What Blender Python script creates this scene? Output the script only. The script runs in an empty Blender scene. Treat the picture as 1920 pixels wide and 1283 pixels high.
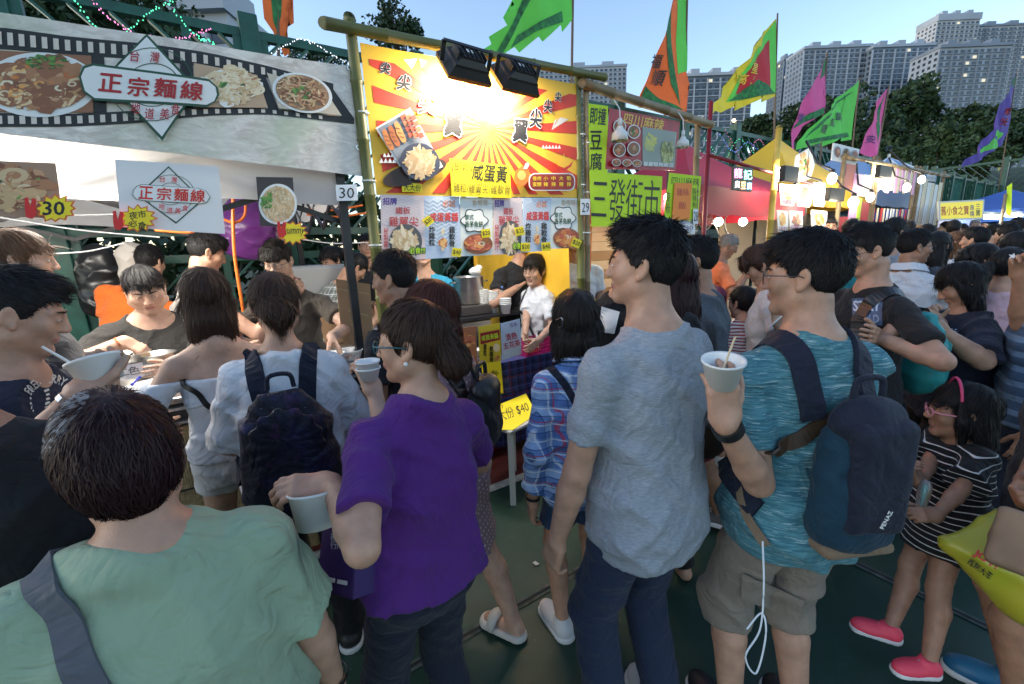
import bpy, bmesh, math, random
import numpy as np
from mathutils import Vector, Matrix
random.seed(7); RNG = np.random.default_rng(7)
R_ = math.radians
S = bpy.context.scene
# ------------------------------------------------------------------ camera
# world: +X runs along the row of stalls, +Y goes back behind the stalls, camera stands at the origin, 1.70 m up
F = 800.0
EYE = np.array([0.0, 0.0, 1.70])
_up = -np.array([140.0, -3659.0, -800.0]); _up /= np.linalg.norm(_up)
_row = np.array([1257.0, 221.0, -800.0]); _row -= _up * _row.dot(_up); _row /= np.linalg.norm(_row)
_yv = np.cross(_up, _row)
CR = np.array([_row, _yv, _up])            # camera vector -> world vector
cam = bpy.data.objects.new('camera', bpy.data.cameras.new('camera'))
S.collection.objects.link(cam); S.camera = cam
cam.data.sensor_width = 36; cam.data.lens = 36 * F / 1920
cam.data.clip_start = 0.03; cam.data.clip_end = 3000
M4 = Matrix.Identity(4)
for i in range(3):
 for j in range(3): M4[i][j] = CR[i][j]
 M4[i][3] = EYE[i]
cam.matrix_world = M4
# ------------------------------------------------------------------ sky, sun, exposure
W = bpy.data.worlds.new('World'); S.world = W; W.use_nodes = True
wn = W.node_tree.nodes; wl = W.node_tree.links
sky = wn.new('ShaderNodeTexSky'); sky.sky_type = 'NISHITA'; sky.sun_disc = False
SUN_EL, SUN_AZ = R_(20.0), R_(300.0)
sky.sun_elevation = SUN_EL; sky.sun_rotation = SUN_AZ
sky.altitude = 0; sky.air_density = 1.0; sky.dust_density = 0.5; sky.ozone_density = 1.0
wn['Background'].inputs[1].default_value = 0.15
wl.new(sky.outputs[0], wn['Background'].inputs[0])
sun = bpy.data.objects.new('sun', bpy.data.lights.new('sun', 'SUN')); S.collection.objects.link(sun)
sun.data.energy = 0.03; sun.data.angle = R_(40); sun.data.color = (1.0, 0.86, 0.74)
_sd = Vector((math.sin(SUN_AZ) * math.cos(SUN_EL), math.cos(SUN_AZ) * math.cos(SUN_EL), math.sin(SUN_EL)))
sun.rotation_euler = _sd.to_track_quat('Z', 'Y').to_euler()
S.view_settings.view_transform = 'Standard'; S.view_settings.look = 'None'
S.view_settings.gamma = 1; S.view_settings.exposure = 1.22
S.view_settings.use_curve_mapping = False
S.cycles.max_bounces = 6; S.cycles.diffuse_bounces = 3; S.cycles.glossy_bounces = 3; S.cycles.transmission_bounces = 4
S.cycles.transparent_max_bounces = 6; S.cycles.sample_clamp_indirect = 4.0; S.cycles.use_denoising = True

def ray(px, py):
 v = np.array([(px - 960) / F, -(py - 641.5) / F, -1.0]); return CR @ v
def atD(px, py, d): return EYE + ray(px, py) * d          # d: distance in front of the camera
def atY(px, py, Y): r = ray(px, py); return EYE + r * (Y / r[1])
def atZ(px, py, z): r = ray(px, py); return EYE + r * ((z - 1.70) / r[2])
# ------------------------------------------------------------------ materials
MATS = {}
def nodes_of(m): return m.node_tree.nodes, m.node_tree.links
def mat(name, col, rough=0.7, metal=0.0, var=0.0, scale=8.0, bump=0.0, bscale=60.0, emit=None, es=0.0, spec=0.5, sss=0.0, alpha=None, trans=0.0, detail=3.0, coat=0.0, var2=None, sheen=0.0):
 if name in MATS: return MATS[name]
 m = bpy.data.materials.new(name); m.use_nodes = True; MATS[name] = m
 n, l = nodes_of(m); b = n['Principled BSDF']
 c = tuple(col) + (1,)
 b.inputs['Base Color'].default_value = c; b.inputs['Roughness'].default_value = rough; b.inputs['Metallic'].default_value = metal
 b.inputs['Specular IOR Level'].default_value = spec; b.inputs['Coat Weight'].default_value = coat
 if sheen: b.inputs['Sheen Weight'].default_value = sheen
 if sss:
  b.inputs['Subsurface Weight'].default_value = sss; b.inputs['Subsurface Radius'].default_value = (1, .35, .2); b.inputs['Subsurface Scale'].default_value = .006
 if emit: b.inputs['Emission Color'].default_value = tuple(emit) + (1,); b.inputs['Emission Strength'].default_value = es
 if alpha is not None: b.inputs['Alpha'].default_value = alpha
 if trans: b.inputs['Transmission Weight'].default_value = trans
 if var or bump:
  tc = n.new('ShaderNodeTexCoord')
 if var:
  t = n.new('ShaderNodeTexNoise'); t.inputs['Scale'].default_value = scale; t.inputs['Detail'].default_value = detail
  l.new(tc.outputs['Object'], t.inputs['Vector'])
  mx = n.new('ShaderNodeMix'); mx.data_type = 'RGBA'
  k = var2 if var2 else tuple(x * (1 - var) for x in col)
  mx.inputs['A'].default_value = tuple(k) + (1,); mx.inputs['B'].default_value = (tuple(min(1, x * (1 + var)) for x in col) if not var2 else tuple(col)) + (1,)
  rp = n.new('ShaderNodeMapRange'); rp.inputs[1].default_value = .3; rp.inputs[2].default_value = .7
  l.new(t.outputs['Fac'], rp.inputs[0]); l.new(rp.outputs[0], mx.inputs['Factor']); l.new(mx.outputs['Result'], b.inputs['Base Color'])
 if bump:
  t = n.new('ShaderNodeTexNoise'); t.inputs['Scale'].default_value = bscale; t.inputs['Detail'].default_value = 4
  l.new(tc.outputs['Object'], t.inputs['Vector'])
  bp = n.new('ShaderNodeBump'); bp.inputs['Strength'].default_value = bump; bp.inputs['Distance'].default_value = .01
  l.new(t.outputs['Fac'], bp.inputs['Height']); l.new(bp.outputs[0], b.inputs['Normal'])
 return m

class NB:                                   # small shader helper
 def __init__(s, m): s.n, s.l = nodes_of(m); s.b = s.n['Principled BSDF']
 def add(s, t, **k):
  q = s.n.new(t)
  for a, v in k.items(): setattr(q, a, v)
  return q
 def val(s, x, sock):
  if isinstance(x, (int, float)): sock.default_value = x
  elif isinstance(x, tuple): sock.default_value = x if len(x) != 3 or sock.type != 'RGBA' else x + (1,)
  else: s.l.new(x, sock)
 def math(s, op, a, b=0.0, c=None):
  q = s.add('ShaderNodeMath', operation=op); s.val(a, q.inputs[0]); s.val(b, q.inputs[1])
  if c is not None: s.val(c, q.inputs[2])
  return q.outputs[0]
 def mix(s, f, a, b, mode='MIX'):
  q = s.add('ShaderNodeMix', data_type='RGBA', blend_type=mode)
  s.val(f, q.inputs['Factor']); s.val(a, q.inputs['A']); s.val(b, q.inputs['B']); return q.outputs['Result']
 def obj(s):
  t = s.add('ShaderNodeTexCoord'); x = s.add('ShaderNodeSeparateXYZ'); s.l.new(t.outputs['Object'], x.inputs[0]); return t.outputs['Object'], x.outputs
 def noise(s, vec, scale, detail=3.0, rough=.5, dist=0.0):
  q = s.add('ShaderNodeTexNoise'); q.inputs['Scale'].default_value = scale; q.inputs['Detail'].default_value = detail
  q.inputs['Roughness'].default_value = rough; q.inputs['Distortion'].default_value = dist
  if vec is not None: s.l.new(vec, q.inputs['Vector'])
  return q.outputs['Fac']
 def vscale(s, vec, v):
  q = s.add('ShaderNodeVectorMath', operation='MULTIPLY'); s.l.new(vec, q.inputs[0]); q.inputs[1].default_value = v; return q.outputs[0]
 def bump(s, h, st=.3, d=.01):
  q = s.add('ShaderNodeBump'); q.inputs['Strength'].default_value = st; q.inputs['Distance'].default_value = d
  s.l.new(h, q.inputs['Height']); s.l.new(q.outputs[0], s.b.inputs['Normal'])
 def base(s, c): s.val(c, s.b.inputs['Base Color'])

def cloth(name, col, pat=None, rough=.85, col2=None, col3=None, p=0.03, p2=0.5, wr=.5, lc=(.75, .82, .9)):
 """woven or knitted cloth; pattern laid out in the garment's own coordinates"""
 if name in MATS: return MATS[name]
 m = mat(name, col, rough=rough, spec=.2, sheen=.08); b = NB(m); vec, xyz = b.obj(); x, y, z = xyz[0], xyz[1], xyz[2]
 c = tuple(col)
 base = b.mix(b.noise(vec, 6, 4), tuple(v * .86 for v in c), tuple(min(1, v * 1.12) for v in c))
 fine = b.noise(vec, 700, 2)
 if pat == 'stripe_h':
  w = b.math('FRACT', b.math('DIVIDE', b.math('ADD', z, b.math('MULTIPLY', b.noise(vec, 5, 2), .02)), p)); base = b.mix(b.math('LESS_THAN', w, p2), base, col2)
 elif pat == 'heather':
  v2 = b.vscale(vec, (60, 60, 380)); base = b.mix(b.math('MULTIPLY', b.math('SUBTRACT', b.noise(v2, 1, 3), .38), 3.0), col2, base)
 elif pat == 'space':          # space-dyed thin streaks
  v2 = b.vscale(vec, (16, 16, 260)); f = b.math('MULTIPLY', b.math('SUBTRACT', b.noise(v2, 1, 4, .6), .42), 6.0)
  base = b.mix(f, col2, base); v3 = b.vscale(vec, (22, 22, 330)); f = b.math('GREATER_THAN', b.noise(v3, 1, 3), .62); base = b.mix(f, base, col3)
 elif pat == 'plaid':
  def st(co, per, wd, off=0.0): return b.math('LESS_THAN', b.math('FRACT', b.math('ADD', b.math('DIVIDE', co, per), off + 20.0)), wd)
  u = b.math('ADD', x, b.math('MULTIPLY', y, .9))
  for co in (u, z):
   base = b.mix(b.math('MULTIPLY', st(co, p, .42), .62), base, col2)
  for co, o in ((u, .15), (z, .2)):
   base = b.mix(b.math('MULTIPLY', st(co, p, .08, o), .8), base, lc); base = b.mix(b.math('MULTIPLY', st(co, p * 2, .035, o + .3), .85), base, col3)
   base = b.mix(b.math('MULTIPLY', st(co, p, .05, o + .45), .7), base, tuple(v * .4 for v in col2))
 elif pat == 'dots':
  u = b.math('ADD', x, b.math('MULTIPLY', y, .8)); pp = p
  row = b.math('FLOOR', b.math('DIVIDE', z, pp)); off = b.math('MULTIPLY', b.math('MODULO', row, 2.0), .5)
  fu = b.math('SUBTRACT', b.math('FRACT', b.math('ADD', b.math('DIVIDE', u, pp), b.math('ADD', off, 30.0))), .5); fz = b.math('SUBTRACT', b.math('FRACT', b.math('DIVIDE', z, pp)), .5)
  r = b.math('ADD', b.math('MULTIPLY', fu, fu), b.math('MULTIPLY', fz, fz)); base = b.mix(b.math('LESS_THAN', r, .035), base, col2)
 elif pat == 'floral':
  q = b.add('ShaderNodeTexVoronoi'); q.inputs['Scale'].default_value = 45; b.l.new(vec, q.inputs['Vector'])
  base = b.mix(b.math('LESS_THAN', q.outputs['Distance'], .33), base, b.mix(b.math('GREATER_THAN', b.noise(vec, 30, 1), .5), col2, col3))
 elif pat == 'galaxy':
  f = b.math('MULTIPLY', b.math('SUBTRACT', b.noise(vec, 9, 4, .6), .5), 4.0); base = b.mix(f, base, col2); f = b.math('MULTIPLY', b.math('SUBTRACT', b.noise(vec, 14, 3), .6), 5.0); base = b.mix(f, base, col3)
  base = b.mix(b.math('GREATER_THAN', b.noise(vec, 160, 2), .76), base, (.5, .55, .7))
 elif pat == 'denim':
  v2 = b.vscale(vec, (300, 300, 40)); base = b.mix(b.noise(v2, 1, 2), tuple(v * .7 for v in c), tuple(v * 1.5 for v in c))
 b.base(base)
 rd = b.math('ABSOLUTE', b.math('SUBTRACT', b.noise(vec, 6.5, 3, .5, 1.2), .5)); rd2 = b.math('ABSOLUTE', b.math('SUBTRACT', b.noise(b.vscale(vec, (1, 1, .6)), 17, 2, .5, .8), .5)); h = b.math('ADD', b.math('ADD', b.math('MULTIPLY', rd, wr * 2.2), b.math('MULTIPLY', rd2, wr * .7)), b.math('MULTIPLY', fine, .03)); b.bump(h, 1.0, .028)
 return m

# ------------------------------------------------------------------ object helpers
COL = S.collection
def link(o, parent=None):
 COL.objects.link(o)
 if parent is not None: o.parent = parent
 return o
def tag(o, label=None, cat=None, group=None, kind=None):
 if label: o['label'] = label
 if cat: o['category'] = cat
 if group: o['group'] = group
 if kind: o['kind'] = kind
 return o
def empty(name, loc=(0, 0, 0), rz=0.0, label=None, cat=None, group=None):
 o = bpy.data.objects.new(name, None); o.empty_display_size = .05; COL.objects.link(o); o.location = tuple(loc); o.rotation_euler = (0, 0, rz)
 return tag(o, label, cat, group)
def mesh_np(name, V, faces, mats, parent=None, smooth=True, fm=None):
 """V (n,3); faces: list of (k,m) int arrays"""
 me = bpy.data.meshes.new(name); V = np.asarray(V, np.float32)
 me.vertices.add(len(V)); me.vertices.foreach_set('co', V.ravel())
 idx = np.concatenate([np.asarray(f, np.int32).ravel() for f in faces]) if faces else np.zeros(0, np.int32)
 tot = np.concatenate([np.full(len(f), np.asarray(f).shape[1], np.int32) for f in faces]) if faces else np.zeros(0, np.int32)
 me.loops.add(len(idx)); me.loops.foreach_set('vertex_index', idx)
 st = np.zeros(len(tot), np.int32); st[1:] = np.cumsum(tot)[:-1]
 me.polygons.add(len(tot)); me.polygons.foreach_set('loop_start', st); me.polygons.foreach_set('loop_total', tot)
 for m in (mats if isinstance(mats, (list, tuple)) else [mats]): me.materials.append(m)
 if fm is not None: me.polygons.foreach_set('material_index', np.asarray(fm, np.int32))
 me.update(calc_edges=True)
 me.polygons.foreach_set('use_smooth', np.full(len(tot), smooth, bool))
 return link(bpy.data.objects.new(name, me), parent)

class MB:
 """collects simple solids into one mesh"""
 def __init__(s): s.v = []; s.f = []; s.m = []; s.cm = 0
 def mi(s, i): s.cm = i; return s
 def face(s, pts):
  n = len(s.v); s.v += [tuple(p) for p in pts]; s.f.append(tuple(range(n, n + len(pts)))); s.m.append(s.cm); return s
 def box(s, lo, hi, M=None):
  n = len(s.v)
  for z in (lo[2], hi[2]):
   for x, y in ((lo[0], lo[1]), (hi[0], lo[1]), (hi[0], hi[1]), (lo[0], hi[1])):
    p = Vector((x, y, z)); s.v.append(tuple(M @ p if M else p))
  for q in ((0, 3, 2, 1), (4, 5, 6, 7), (0, 1, 5, 4), (1, 2, 6, 5), (2, 3, 7, 6), (3, 0, 4, 7)):
   s.f.append(tuple(n + i for i in q)); s.m.append(s.cm)
  return s
 def bar(s, a, b, w, t, up=(0, 0, 1)):
  a, b = Vector(a), Vector(b); d = (b - a); L = d.length; d.normalize(); u = Vector(up)
  sx = d.cross(u)
  if sx.length < 1e-4: sx = d.cross(Vector((1, 0, 0)))
  sx.normalize(); uy = sx.cross(d); n = len(s.v)
  for p in (a, b):
   for i, j in ((-1, -1), (1, -1), (1, 1), (-1, 1)): s.v.append(tuple(p + sx * (w / 2 * i) + uy * (t / 2 * j)))
  for q in ((0, 3, 2, 1), (4, 5, 6, 7), (0, 1, 5, 4), (1, 2, 6, 5), (2, 3, 7, 6), (3, 0, 4, 7)): s.f.append(tuple(n + i for i in q)); s.m.append(s.cm)
  return s
 def tube(s, pts, r, n=8, cap=True):
  pts = [Vector(p) for p in pts]; k0 = len(s.v); N = len(pts); ref = None
  for i, p in enumerate(pts):
   d = (pts[min(i + 1, N - 1)] - pts[max(i - 1, 0)]).normalized()
   if ref is None: ref = Vector((0, 0, 1)) if abs(d.z) < .9 else Vector((1, 0, 0))
   x = d.cross(ref).normalized(); y = d.cross(x).normalized(); ref = -y if False else ref
   rr = r[i] if isinstance(r, (list, tuple)) else r
   for j in range(n):
    a = 2 * math.pi * j / n; s.v.append(tuple(p + x * (rr * math.cos(a)) + y * (rr * math.sin(a))))
  for i in range(N - 1):
   for j in range(n):
    a = k0 + i * n + j; b = k0 + i * n + (j + 1) % n; s.f.append((a, a + n, b + n, b)); s.m.append(s.cm)
  if cap: s.f.append(tuple(k0 + j for j in range(n))); s.f.append(tuple(k0 + (N - 1) * n + j for j in reversed(range(n)))); s.m += [s.cm, s.cm]
  return s
 def lathe(s, prof, n=24, M=None):
  k0 = len(s.v)
  for r, z in prof:
   for j in range(n):
    a = 2 * math.pi * j / n; p = Vector((r * math.cos(a), r * math.sin(a), z)); s.v.append(tuple(M @ p if M else p))
  for i in range(len(prof) - 1):
   for j in range(n):
    a = k0 + i * n + j; b = k0 + i * n + (j + 1) % n; s.f.append((a, b, b + n, a + n)); s.m.append(s.cm)
  return s
 def prism(s, pts, d):
  """closed outline pts, extruded by vector d"""
  n = len(s.v); N = len(pts); d = Vector(d)
  s.v += [tuple(p) for p in pts] + [tuple(Vector(p) + d) for p in pts]
  s.f.append(tuple(range(n, n + N))[::-1]); s.f.append(tuple(range(n + N, n + 2 * N))); s.m += [s.cm, s.cm]
  for i in range(N): j = (i + 1) % N; s.f.append((n + i, n + j, n + N + j, n + N + i)); s.m.append(s.cm)
  return s
 def build(s, name, mats, parent=None, smooth=False, bevel=0.0):
  me = bpy.data.meshes.new(name); me.from_pydata(s.v, [], s.f)
  for m in (mats if isinstance(mats, (list, tuple)) else [mats]): me.materials.append(m)
  if any(s.m): me.polygons.foreach_set('material_index', s.m)
  if smooth: me.polygons.foreach_set('use_smooth', [True] * len(s.f))
  me.update()
  o = link(bpy.data.objects.new(name, me), parent)
  if bevel:
   q = o.modifiers.new('bevel', 'BEVEL'); q.width = bevel; q.segments = 2; q.limit_method = 'ANGLE'
  return o

def copy_tree(o, parent=None):
 c = o.copy(); COL.objects.link(c); c.parent = parent
 for ch in o.children: copy_tree(ch, c)
 return c

def frame(o, x, z):
 """matrix with origin o, x axis x, z axis (normal) z"""
 x = Vector(x).normalized(); z = Vector(z); z = (z - x * z.dot(x)).normalized(); y = z.cross(x)
 M = Matrix.Identity(4)
 for i in range(3): M[i][0] = x[i]; M[i][1] = y[i]; M[i][2] = z[i]; M[i][3] = o[i]
 return M

def text(name, body, size, M, material, parent=None, bold=0.0, ext=.0008, sx=1.0, spacing=1.0, res=3, vertical=False, align='CENTER'):
 cu = bpy.data.curves.new(name, 'FONT'); cu.body = '\n'.join(body) if vertical else body
 cu.size = size; cu.align_x = align; cu.align_y = 'CENTER'; cu.extrude = ext; cu.offset = bold; cu.resolution_u = res; cu.space_character = spacing; cu.space_line = .9
 o = bpy.data.objects.new(name, cu); COL.objects.link(o)
 dg = bpy.context.evaluated_depsgraph_get(); dg.update()
 me = bpy.data.meshes.new_from_object(o.evaluated_get(dg)); bpy.data.objects.remove(o); bpy.data.curves.remove(cu)
 me.materials.clear(); me.materials.append(material)
 me.transform(M @ Matrix.Diagonal((sx, 1, 1, 1)))
 me.name = name
 return link(bpy.data.objects.new(name, me), parent)
# ------------------------------------------------------------------ implicit surfaces (bodies, garments, hair, soft bags)
def nrm(v): v = np.asarray(v, float); return v / (np.linalg.norm(v) + 1e-12)
def smin(a, b, k):
 if k <= 0: return np.minimum(a, b)
 h = np.clip(.5 + .5 * (b - a) / k, 0, 1); return b + (a - b) * h - k * h * (1 - h)
class SDF:
 def __init__(s): s.p = []; s.post = []
 def _add(s, lo, hi, fn, k, mode): s.p.append((np.asarray(lo, float), np.asarray(hi, float), fn, k, mode)); return s
 def cap(s, a, b, ra, rb=None, k=.02, mode=0, cuts=None):
  a = np.asarray(a, float); b = np.asarray(b, float); rb = ra if rb is None else rb; ab = b - a; L2 = ab.dot(ab) + 1e-12; rm = max(ra, rb)
  def fn(x, y, z):
   px, py, pz = x - a[0], y - a[1], z - a[2]
   t = np.clip((px * ab[0] + py * ab[1] + pz * ab[2]) / L2, 0, 1)
   d = np.sqrt((px - t * ab[0]) ** 2 + (py - t * ab[1]) ** 2 + (pz - t * ab[2]) ** 2) - (ra + (rb - ra) * t)
   if cuts:
    for n, c in cuts: d = np.maximum(d, x * n[0] + y * n[1] + z * n[2] - c)
   return d
  return s._add(np.minimum(a, b) - rm, np.maximum(a, b) + rm, fn, k, mode)
 def chain(s, pts, rs, k=.01, mode=0):
  for i in range(len(pts) - 1): s.cap(pts[i], pts[i + 1], rs[i], rs[i + 1], k, mode)
  return s
 def ell(s, c, r, Rm=None, k=.02, mode=0, cuts=None):
  c = np.asarray(c, float); r = np.asarray(r, float); Rm = np.eye(3) if Rm is None else np.asarray(Rm)
  e = np.sqrt(((Rm * r) ** 2).sum(1))
  def fn(x, y, z):
   px, py, pz = x - c[0], y - c[1], z - c[2]
   q = [(px * Rm[0, i] + py * Rm[1, i] + pz * Rm[2, i]) / r[i] for i in range(3)]
   k0 = np.sqrt(q[0] ** 2 + q[1] ** 2 + q[2] ** 2); k1 = np.sqrt((q[0] / r[0]) ** 2 + (q[1] / r[1]) ** 2 + (q[2] / r[2]) ** 2) + 1e-9
   d = k0 * (k0 - 1) / k1
   if cuts:
    for n, cc in cuts: d = np.maximum(d, x * n[0] + y * n[1] + z * n[2] - cc)
   return d
  return s._add(c - e, c + e, fn, k, mode)
 def box(s, c, r, Rm=None, rd=.01, k=.02, mode=0):
  c = np.asarray(c, float); r = np.asarray(r, float); Rm = np.eye(3) if Rm is None else np.asarray(Rm); e = np.abs(Rm) @ r
  def fn(x, y, z):
   px, py, pz = x - c[0], y - c[1], z - c[2]
   q = [np.abs(px * Rm[0, i] + py * Rm[1, i] + pz * Rm[2, i]) - r[i] + rd for i in range(3)]
   return np.sqrt(sum(np.maximum(v, 0) ** 2 for v in q)) + np.minimum(np.maximum(np.maximum(q[0], q[1]), q[2]), 0) - rd
  return s._add(c - e, c + e, fn, k, mode)
 def loft(s, o, Rm, zs, A, B, Yo=None, k=.02, mode=0, ex=2.3):
  o = np.asarray(o, float); Rm = np.asarray(Rm); zs = np.asarray(zs, float); A = np.asarray(A, float); B = np.asarray(B, float); Yo = np.zeros_like(A) if Yo is None else np.asarray(Yo, float)
  m = max(A.max(), B.max() + abs(Yo).max()); p0 = o + Rm[:, 2] * zs[0]; p1 = o + Rm[:, 2] * zs[-1]
  def fn(x, y, z):
   px, py, pz = x - o[0], y - o[1], z - o[2]
   u = px * Rm[0, 0] + py * Rm[1, 0] + pz * Rm[2, 0]; v = px * Rm[0, 1] + py * Rm[1, 1] + pz * Rm[2, 1]; w = px * Rm[0, 2] + py * Rm[1, 2] + pz * Rm[2, 2]
   a = np.interp(w, zs, A); b = np.interp(w, zs, B); yo = np.interp(w, zs, Yo)
   q = (np.abs(u / a) ** ex + np.abs((v - yo) / b) ** ex) ** (1 / ex)
   return np.maximum((q - 1) * np.minimum(a, b), np.maximum(zs[0] - w, w - zs[-1]))
  return s._add(np.minimum(p0, p1) - m, np.maximum(p0, p1) + m, fn, k, mode)
 def grid(s, res, lo=None, hi=None, disp=None):
  L = np.min([p[0] for p in s.p if p[4] == 0], 0) - 2.5 * res; Hh = np.max([p[1] for p in s.p if p[4] == 0], 0) + 2.5 * res
  if lo is not None: L = np.maximum(L, lo)
  if hi is not None: Hh = np.minimum(Hh, hi)
  n = np.maximum(np.ceil((Hh - L) / res).astype(int) + 1, 2)
  ax = [(L[i] + res * np.arange(n[i])).astype(np.float32) for i in range(3)]
  D = np.full(tuple(n), .2, np.float32)
  for plo, phi, fn, k, mode in s.p:
   i0 = np.clip(np.floor((plo - L - k * .6) / res).astype(int) - 3, 0, n); i1 = np.clip(np.ceil((phi - L + k * .6) / res).astype(int) + 4, 0, n)
   if np.any(i1 <= i0): continue
   sl = tuple(slice(i0[i], i1[i]) for i in range(3))
   d = fn(ax[0][sl[0]][:, None, None], ax[1][sl[1]][None, :, None], ax[2][sl[2]][None, None, :])
   if mode == 0: D[sl] = smin(D[sl], d, k)
   elif mode == 1: D[sl] = -smin(-D[sl], d, k)
  if disp is not None:
   D += disp(ax[0][:, None, None], ax[1][None, :, None], ax[2][None, None, :]).astype(np.float32)
  for fn in s.post: D = np.maximum(D, fn(ax[0][:, None, None], ax[1][None, :, None], ax[2][None, None, :]))
  return Grid(D, L, res)
class Grid:
 def __init__(s, D, L, res): s.D, s.L, s.res = D, L, res
 def val(s, P):
  q = (np.asarray(P) - s.L) / s.res; n = np.array(s.D.shape); q = np.clip(q, 0, n - 1.001); i = q.astype(int); f = q - i
  D = s.D; x, y, z = i[:, 0], i[:, 1], i[:, 2]; a, b, c = f[:, 0], f[:, 1], f[:, 2]
  return ((D[x, y, z] * (1 - a) + D[x + 1, y, z] * a) * (1 - b) + (D[x, y + 1, z] * (1 - a) + D[x + 1, y + 1, z] * a) * b) * (1 - c) + \
               ((D[x, y, z + 1] * (1 - a) + D[x + 1, y, z + 1] * a) * (1 - b) + (D[x, y + 1, z + 1] * (1 - a) + D[x + 1, y + 1, z + 1] * a) * b) * c
 def grad(s, P):
  e = s.res * .7; P = np.asarray(P, float); g = np.stack([s.val(P + np.eye(3)[i] * e) - s.val(P - np.eye(3)[i] * e) for i in range(3)], 1)
  return g / (np.linalg.norm(g, axis=1, keepdims=True) + 1e-9)
 def project(s, P, off=0.0, it=5):
  P = np.array(P, float)
  for _ in range(it): P -= s.grad(P) * np.clip(s.val(P) - off, -.05, .05)[:, None]
  return P
 def mesh(s):
  D = s.D; ins = D < 0; n = D.shape
  c = np.zeros((n[0] - 1, n[1] - 1, n[2] - 1), np.uint8)
  for a in (0, 1):
   for b in (0, 1):
    for d in (0, 1): c += ins[a:n[0] - 1 + a, b:n[1] - 1 + b, d:n[2] - 1 + d]
  act = np.argwhere((c > 0) & (c < 8))
  if len(act) == 0: return np.zeros((0, 3)), np.zeros((0, 4), np.int32)
  corners = [(a, b, d) for a in (0, 1) for b in (0, 1) for d in (0, 1)]
  vals = np.stack([D[act[:, 0] + a, act[:, 1] + b, act[:, 2] + d] for a, b, d in corners], 1)
  acc = np.zeros((len(act), 3), np.float64); cnt = np.zeros(len(act))
  for i in range(8):
   for j in range(i + 1, 8):
    ci, cj = np.array(corners[i]), np.array(corners[j])
    if abs(ci - cj).sum() != 1: continue
    v0, v1 = vals[:, i], vals[:, j]; m = (v0 < 0) != (v1 < 0)
    t = np.where(m, v0 / np.where(m, v0 - v1, 1), 0)
    acc += m[:, None] * (ci + (cj - ci) * t[:, None]); cnt += m
  V = s.L + s.res * (act + acc / cnt[:, None])
  idx = np.full(c.shape, -1, np.int32); idx[act[:, 0], act[:, 1], act[:, 2]] = np.arange(len(act))
  Q = []
  for axi in range(3):
   sl0 = [slice(1, -1)] * 3; sl0[axi] = slice(0, -1); sl1 = [slice(1, -1)] * 3; sl1[axi] = slice(1, None)
   A, B = ins[tuple(sl0)], ins[tuple(sl1)]; E = np.argwhere(A != B)
   if len(E) == 0: continue
   fl = A[E[:, 0], E[:, 1], E[:, 2]]
   E = E + 1; E[:, axi] -= 1
   u, v = (axi + 1) % 3, (axi + 2) % 3
   def cell(du, dv): X = E.copy(); X[:, u] -= du; X[:, v] -= dv; return idx[X[:, 0], X[:, 1], X[:, 2]]
   q = np.stack([cell(1, 1), cell(0, 1), cell(0, 0), cell(1, 0)], 1); q = np.where(fl[:, None], q, q[:, ::-1]); Q.append(q)
  Q = np.concatenate(Q) if Q else np.zeros((0, 4), np.int32)
  return V, Q[(Q >= 0).all(1)]
def merge(parts):
 V = []; Fq = []; fm = []; n = 0
 for v, f, m in parts:
  if len(v) == 0: continue
  V.append(v); Fq.append(f + n); fm.append(np.full(len(f), m, np.int32) if np.isscalar(m) else m); n += len(v)
 return np.concatenate(V), Fq, np.concatenate(fm)
def sdf_obj(name, sdf, res, material, parent=None, disp=None):
 v, f = sdf.grid(res, disp=disp).mesh(); return mesh_np(name, v, [f], material, parent)
def tube_np(pts, r, n=5):
 pts = np.asarray(pts, float); N = len(pts); T = np.gradient(pts, axis=0); T /= np.linalg.norm(T, axis=1, keepdims=True) + 1e-9
 ref = np.array([.3, .2, .93]); X = np.cross(T, ref); X /= np.linalg.norm(X, axis=1, keepdims=True) + 1e-9; Y = np.cross(T, X); r = np.broadcast_to(np.asarray(r, float), (N,))
 a = np.arange(n) * 2 * np.pi / n
 V = (pts[:, None] + r[:, None, None] * (np.cos(a)[None, :, None] * X[:, None] + np.sin(a)[None, :, None] * Y[:, None])).reshape(-1, 3)
 i, j = np.meshgrid(np.arange(N - 1), np.arange(n), indexing='ij'); a0 = i * n + j; b0 = i * n + (j + 1) % n
 return V, np.stack([a0, a0 + n, b0 + n, b0], -1).reshape(-1, 4)
def ell_np(c, r, Rm=None, nu=10, nv=7):
 u, v = np.meshgrid(np.arange(nu) * 2 * np.pi / nu, np.linspace(.001, np.pi - .001, nv), indexing='ij')
 P = np.stack([np.cos(u) * np.sin(v), np.sin(u) * np.sin(v), np.cos(v)], -1).reshape(-1, 3) * np.asarray(r)
 if Rm is not None: P = P @ np.asarray(Rm).T
 i, j = np.meshgrid(np.arange(nu), np.arange(nv - 1), indexing='ij'); k = (i + 1) % nu
 return P + np.asarray(c), np.stack([i * nv + j, i * nv + j + 1, k * nv + j + 1, k * nv + j], -1).reshape(-1, 4)
def ribbon_np(P, W_, t=0.0):
 """P (n,3) centre line, W_ (n,3) half-width vectors; a band with two faces sides"""
 n = len(P); N = np.cross(np.gradient(P, axis=0), W_); N /= np.linalg.norm(N, axis=1, keepdims=True) + 1e-9
 V = np.concatenate([P - W_ + N * t, P + W_ + N * t, P + W_ - N * t, P - W_ - N * t]); i = np.arange(n - 1); q = []
 for a, b in ((0, 1), (1, 2), (2, 3), (3, 0)): q.append(np.stack([a * n + i, b * n + i, b * n + i + 1, a * n + i + 1], 1))
 return V, np.concatenate(q)
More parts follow.
